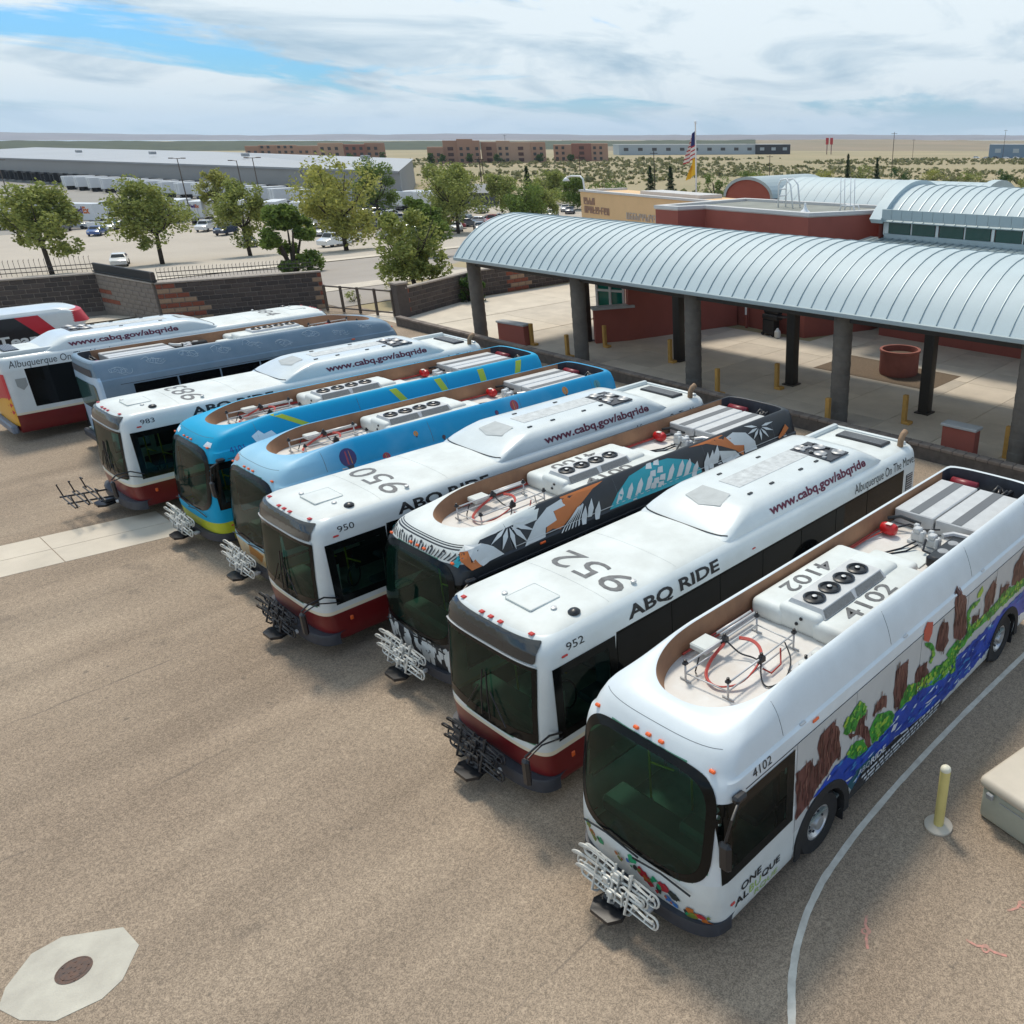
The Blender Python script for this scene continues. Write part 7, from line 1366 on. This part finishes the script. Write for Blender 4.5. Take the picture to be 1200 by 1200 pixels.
tractor(-205, 52, 40, 'white truck tractor parked by the dock doors')
# warehouse
t = thing('warehouse', 'long pale grey warehouse with white sloping roof and black dock shelters', 'warehouse', (0, 0, 0))
WA, WB_ = Vector((-539, 70.8)), Vector((-174.7, 100.1)); wd = (WB_ - WA).normalized(); WL = (WB_ - WA).length; EV = 3.0
def wp(s_, d=0): p = WB_ - wd * s_ + Vector((wd.y, -wd.x)) * d; return p
RG = [(-251, 113.9, 5.2), (-333, 122.6, 5.45), (-539, 121, 5.6)]
mb = MB(); mb.add([(WA.x, WA.y, -5.2), (WB_.x, WB_.y, -5.2), (WB_.x, WB_.y, EV), (WA.x, WA.y, EV), (-283, 169, -5.2), (-283, 169, EV), (-539, 190, -5.2), (-539, 190, EV)], [(0, 1, 2, 3), (1, 4, 5, 2), (6, 0, 3, 7), (4, 6, 7, 5)]); mb.build('wall', [M('pale_grey_wall', (.25, .25, .245), .7, var=.05, vscale=.05)], t)
mb = MB(); mb.add([(WA.x, WA.y - .3, EV + .05), (WB_.x + .3, WB_.y - .3, EV + .05), *RG, (-283, 169.5, EV + .05), (-539, 190.5, EV + .05)], [(0, 1, 2, 3, 4), (2, 5, 6, 4, 3), (1, 5, 2)]); mb.build('roof', [M('white_roof_sheet', (.36, .375, .385), .55, var=.05, vscale=.05)], t)
mb = MB(); mb.add([(WA.x, WA.y - .4, EV - .35), (WB_.x + .3, WB_.y - .4, EV - .35), (WB_.x + .3, WB_.y - .4, EV + .1), (WA.x, WA.y - .4, EV + .1)], [(0, 1, 2, 3)]); mb.build('eave_trim', [M('eave_grey', (.25, .26, .27), .6)], t)
DK = M('dock_black', (.02, .022, .025), .7); ang = math.atan2(wd.y, wd.x)
mb = MB(); mb.bbox((0, 0, 0), (.5, 1.6, 2.6), .05); mb.bbox((3.2, 0, 0), (.5, 1.6, 2.6), .05); mb.bbox((1.6, 0, 1.5), (4.6, 1.8, .5), .05); dm = mb.mesh('dock_shelter', [DK]); mb = MB(); mb.bbox((1.6, .2, -.2), (2.7, .3, 2.5), .03); dd = mb.mesh('dock_door', [TRW])
for k in range(30):
    p = wp(14 + k * 8.2, .9); ob('dock_shelter', dm, t, (p.x, p.y, -2.9), ang); ob('dock_door', dd, t, (p.x, p.y, -2.9), ang)
for k in range(4): p = wp(20 + k * 60, 0); mb = MB(); mb.bbox((p.x - 20, p.y + 16, 5.2), (1.8, 1.8, .9), .1); mb.build('roof_vent', [MGREY], t)
def light_pole(x, y, h, label, name='light_pole', arms=2):
    t = thing(name, label, 'light pole', (x, y, zg(x, y)), R(40), 'light poles in the car park'); mb = MB(); mb.lathe([(.14, 0), (.13, .1), (.07, h), (0, h)], 8); mb.build('pole', [GATE], t)
    for sx in (-1, 1)[:arms]: mb = MB(); mb.tube([(0, 0, h - .1), (sx * .8, 0, h)], .05, 5); mb.bbox((sx * 1.1, 0, h), (.75, .4, .16), .04); mb.build('lamp_head', [GATE], t)
light_pole(-172.9, 56.2, 11.4, 'brown twin light pole in front of the lettered trailers'); light_pole(-163, 65, 11.5, 'brown twin light pole above the yellow green tree'); light_pole(-166, 63.4, 11, 'grey light pole beside the twin light pole', arms=1); light_pole(-205, 37, 11, 'brown twin light pole at the far dock end')
# grey roofed shed
t = thing('shed', 'small grey roofed shed beyond the car park trees', 'shed', (-178, 118, -5), R(35)); mb = MB(); mb.bbox((0, 0, 1.5), (14, 8, 3), .05); mb.build('wall', [M('shed_wall', (.06, .065, .075), .8)], t); mb = MB(); mb.add([(-7.5, -4.6, 3), (7.5, -4.6, 3), (7.5, 0, 4.8), (-7.5, 0, 4.8), (7.5, 4.6, 3), (-7.5, 4.6, 3)], [(0, 1, 2, 3), (3, 2, 4, 5)]); mb.build('roof', [M('shed_roof', (.2, .21, .22), .7)], t)
for x in (-4, 0, 3): mb = MB(); mb.bbox((x, -4.02, 1.4), (1.6, .1, 1.8), .02); mb.build('door', [M('shed_door', (.3, .3, .3), .7)], t)
t = thing('gate_marker', 'yellow clearance frame among the parked cars', 'frame', (-147, 72.5, -5), R(40)); mb = MB(); mb.bbox((-1.3, 0, 1.8), (.5, .5, 3.6), .05); mb.bbox((1.3, 0, 1.8), (.5, .5, 3.6), .05); mb.build('post', [M('ochre_paint', (.5, .33, .1), .7)], t)

# ================================================================== desert, far buildings and hills
APC = [M('adobe_%d' % i, c, .85, var=.06, vscale=.1) for i, c in enumerate(((.42, .25, .17), (.30, .135, .095), (.46, .30, .21), (.38, .22, .15)))]
WDK = M('far_window', (.05, .045, .045), .3); WFR = M('far_window_trim', (.5, .42, .35), .7)
mb = MB(); mb.bbox((0, 0, 0), (1.9, .3, 1.8), .03); wmesh = mb.mesh('window', [WDK]); mb = MB(); mb.bbox((0, 0, 0), (3.4, .9, 2.0), .05); bmesh_ = mb.mesh('balcony', [M('balcony_shade', (.10, .05, .04), .8)])
def apartment(x, y, a, L_, label, seed, h=11.5):
    t = thing('apartment_block', label, 'apartment block', (x, y, -5.1), R(a), 'adobe apartment blocks on the desert edge'); rnd = random.Random(seed); u = -L_ / 2
    while u < L_ / 2 - 4:
        w_ = rnd.uniform(8, 15); hh = h * rnd.choice((1, 1, .93, 1.06, .72)); dy = rnd.uniform(-1.5, 1.5); w_ = min(w_, L_ / 2 - u)
        mb = MB(); mb.bbox((u + w_ / 2, 7 + dy, hh / 2), (w_ + .2, 14, hh), .15); mb.build('wall', [rnd.choice(APC)], t)
        bal = rnd.random() < .3
        for f in range(3):
            z = 1.9 + f * 3.4
            if z > hh - 1.2: continue
            if bal: ob('balcony', bmesh_, t, (u + w_ / 2, dy + .2, z))
            else:
                for k in range(max(1, int(w_ / 4.2))): ob('window', wmesh, t, (u + 2.2 + k * 4.2, dy - .02, z))
        u += w_ + .01
apartment(-685.8, 307.5, 65.7, 52, 'long low adobe apartment row farthest behind the warehouse', 1, 9.5); apartment(-558.7, 294.6, 62, 42, 'adobe apartment block rising behind the warehouse end', 2, 12)
apartment(-493.6, 326, 56.4, 32, 'adobe apartment block standing apart with a dark red tower', 3, 13.5); apartment(-479.9, 362.4, 52.9, 42, 'adobe apartment block with conifers in front', 4, 12.5); apartment(-474.7, 416.2, 48.7, 40, 'adobe apartment block next to the long white shed', 5, 11.5)
for i, (x, y, h) in enumerate(((-492, 308, 8), (-488, 313, 8), (-484, 330, 7), (-475, 345, 7), (-466, 372, 6.5), (-545, 284, 7), (-540, 303, 8), (-463, 395, 6))):
    t = tree('dark tree planted before the adobe apartment blocks', x, y, h * .8, 6, DKG, 60 + i, n=700, leaf=.5, name='distant_tree', group='trees before the adobe blocks')
def far_shed(name, label, pts, h, mt, wins=0, mt2=None, cat='building'):
    (x0, y0), (x1, y1) = pts; a = math.atan2(y1 - y0, x1 - x0); L_ = math.hypot(x1 - x0, y1 - y0); t = thing(name, label, cat, (x0, y0, -5), a)
    mb = MB(); mb.bbox((L_ / 2, 15, h / 2), (L_, 30, h), .1); mb.build('wall', [mt], t); mb = MB(); mb.bbox((L_ / 2, 15, h + .15), (L_ + .6, 30.6, .3), .05); mb.build('roof', [M('far_white_roof', (.62, .64, .66), .6)], t)
    for k in range(wins): mb = MB(); mb.bbox(((k + .5) * L_ / wins, -.05, h * .55), (4.5, .3, h * .3), .05); mb.build('window', [mt2 or WDK], t)
far_shed('white_shed', 'long white industrial shed with small dark windows on the desert edge', ((-622, 590), (-548, 705)), 9, M('far_pale_wall', (.40, .45, .48), .7), 10)
far_shed('dark_shed', 'dark fronted industrial shed beside the long white shed', ((-546, 703), (-528, 735)), 9, M('far_dark_wall', (.03, .03, .035), .7), 3, M('far_pale_wall'))
far_shed('blue_hall', 'blue and grey commercial building near the horizon', ((-300, 690), (-235, 712)), 10, M('far_blue_wall', (.16, .24, .33), .6), 5, M('far_pale_wall'))
for i in range(9): car(-300 + i * 7, 668 + i * 2.4, 90, 'sedan' if i % 2 else 'suv', ('white', 'silver', 'black', 'white')[i % 4], 'parked car in front of the blue commercial building')
t = thing('pylon_sign', 'tall red roadside sign on two posts in the desert', 'sign', (-492, 750, -5), R(30))
for x in (-3, 3): mb = MB(); mb.bbox((x * .7, 0, 7), (.7, .7, 14), .05); mb.build('post', [M('sign_post', (.12, .03, .03), .6)], t)
for x in (-3, 3): mb = MB(); mb.bbox((x * .7, 0, 12), (2.8, 1, 6), .1); mb.build('sign_panel', [M('sign_red', (.45, .02, .02), .5)], t)
def utility_pole(x, y, h, label):
    t = thing('utility_pole', label, 'utility pole', (x, y, zg(x, y)), R(40), 'utility poles in the desert'); mb = MB(); mb.lathe([(.16, -.3), (.11, h), (0, h)], 7); mb.build('pole', [BARK], t); mb = MB(); mb.bbox((0, 0, h - .6), (2.4, .14, .16), .02); mb.build('crossarm', [BARK], t)
for x, y, h, lab in ((-189, 340, 17, 'tall wooden utility pole beyond the clerestory roof'), (-205, 178, 10, 'wooden pole in the scrub by the left conifer'), (-190, 195, 11, 'wooden pole in the scrub between the conifers'), (-196, 262, 9, 'short wooden pole beyond the red gable'), (-560, 415, 17, 'slim pole rising above the adobe roofs'), (-330, 620, 14, 'distant pole near the blue building'), (-250, 600, 20, 'tall distant pole right of the blue building'), (-215, 640, 22, 'tall distant pole at the right edge of the desert'), (-202, 140, 10, 'wooden pole by the grey roofed shed'), (-215, 150, 9, 'short wooden pole in the scrub behind the shed')): utility_pole(x, y, h, lab)
# scrub cover: thousands of low bushes that read as one texture
rnd = random.Random(17); vs, fs = [], []
for i in range(7500):
    d = 150 + 560 * rnd.random() ** 1.1; b_ = R(rnd.uniform(-66, 2)); x, y = 6 + d * math.sin(b_), -5 + d * math.cos(b_)
    if x < -178 and y < 192 and y < 80 - x * .5 or x < -520 and y < 330: continue
    if x > -92 and y < 62: continue
    if -185 < x < -85 and y < 140: continue
    if noise.noise(Vector((x * .012, y * .012, 0))) < -.22: continue
    r_ = rnd.uniform(.5, 1.5) * (1.4 if rnd.random() < .12 else 1) * (1 + d / 900); z = zg(x, y) - .1
    for k in range(7):
        a = rnd.uniform(0, 6.283); q = r_ * rnd.uniform(.1, .7); cx, cy, cz = x + q * math.cos(a), y + q * math.sin(a), z + r_ * rnd.uniform(.15, .55); s_ = r_ * rnd.uniform(.3, .55); n0 = len(vs); e1 = Vector((rnd.gauss(0, 1), rnd.gauss(0, 1), rnd.gauss(0, .5))).normalized() * s_; e2 = e1.cross(Vector((rnd.gauss(0, 1), rnd.gauss(0, 1), rnd.gauss(0, 1)))).normalized() * s_ * .8
        vs += [(cx - e1.x, cy - e1.y, cz - e1.z), (cx + e2.x, cy + e2.y, cz + e2.z), (cx + e1.x, cy + e1.y, cz + e1.z), (cx - e2.x, cy - e2.y, cz - e2.z)]; fs.append((n0, n0 + 1, n0 + 2, n0 + 3))
mb = MB(); mb.add(vs, fs); o = mb.build('desert_scrub', [leaf_mat('scrub_leaf', (.27, .26, .12), (.13, .14, .06))]); tag(o, 'low sage scrub scattered over the sandy desert', 'scrub', kind='stuff')
# hills
def ridge(name, d, h0, h1, seed, mt, a0=-75, a1=15, depth=1200):
    mb = MB(); n = 160; k = 5
    for i in range(n + 1):
        a = R(a0 + (a1 - a0) * i / n)
        for j in range(k):
            f = j / (k - 1); dd = d + depth * f; x, y = 6 + dd * math.sin(a), -5 + dd * math.cos(a)
            hh = h0 + (h1 - h0) * (.5 + .5 * noise.noise(Vector((a * 5 + seed, seed * 1.7, 0)))) + d * .0012 * noise.noise(Vector((a * 26, seed, f * 3))) + d * .0006 * noise.noise(Vector((a * 80, seed, f * 5)))
            mb.v.append((x, y, -6 + hh * math.sin(f * math.pi * .5) ** 1.3))
    for i in range(n):
        for j in range(k - 1): q = i * k + j; mb.f.append((q, q + 1, q + k + 1, q + k)); mb.m.append(0)
    return struct(mb.build(name, [mt], None, True))
ridge('near_hills', 1100, 7, 15, 3.1, M('dry_hill', (.30, .225, .15), .95, vscale=.006, c2=(.20, .175, .11), detail=12), -50, 15, 900)
ridge('green_belt', 1300, 8, 16, 5.7, M('wooded_belt', (.07, .085, .04), .95, vscale=.03, c2=(.035, .05, .025), detail=10), -80, -38, 300)
ridge('far_hills', 9000, 35, 75, 8.3, M('far_hill', (.20, .15, .13), .95, var=.35, vscale=.002), -85, 25, 2500)
# ================================================================== haze
mb = MB(); mb.box((-5000, 5600, 145), (18800, 16400, 310)); hz_o = mb.mesh('haze', [])
hm = bpy.data.materials.new('dry_air'); hm.use_nodes = True; t = hm.node_tree; t.nodes.clear()
pv = t.nodes.new('ShaderNodeVolumePrincipled'); pv.inputs['Color'].default_value = (.72, .84, 1.0, 1); pv.inputs['Density'].default_value = 7e-5; pv.inputs['Anisotropy'].default_value = .2
o = t.nodes.new('ShaderNodeOutputMaterial'); t.links.new(pv.outputs[0], o.inputs['Volume']); hz_o.materials.append(hm)
hz_ = ob('haze', hz_o); tag(hz_, 'thin blue desert haze filling the air', 'haze', kind='stuff')
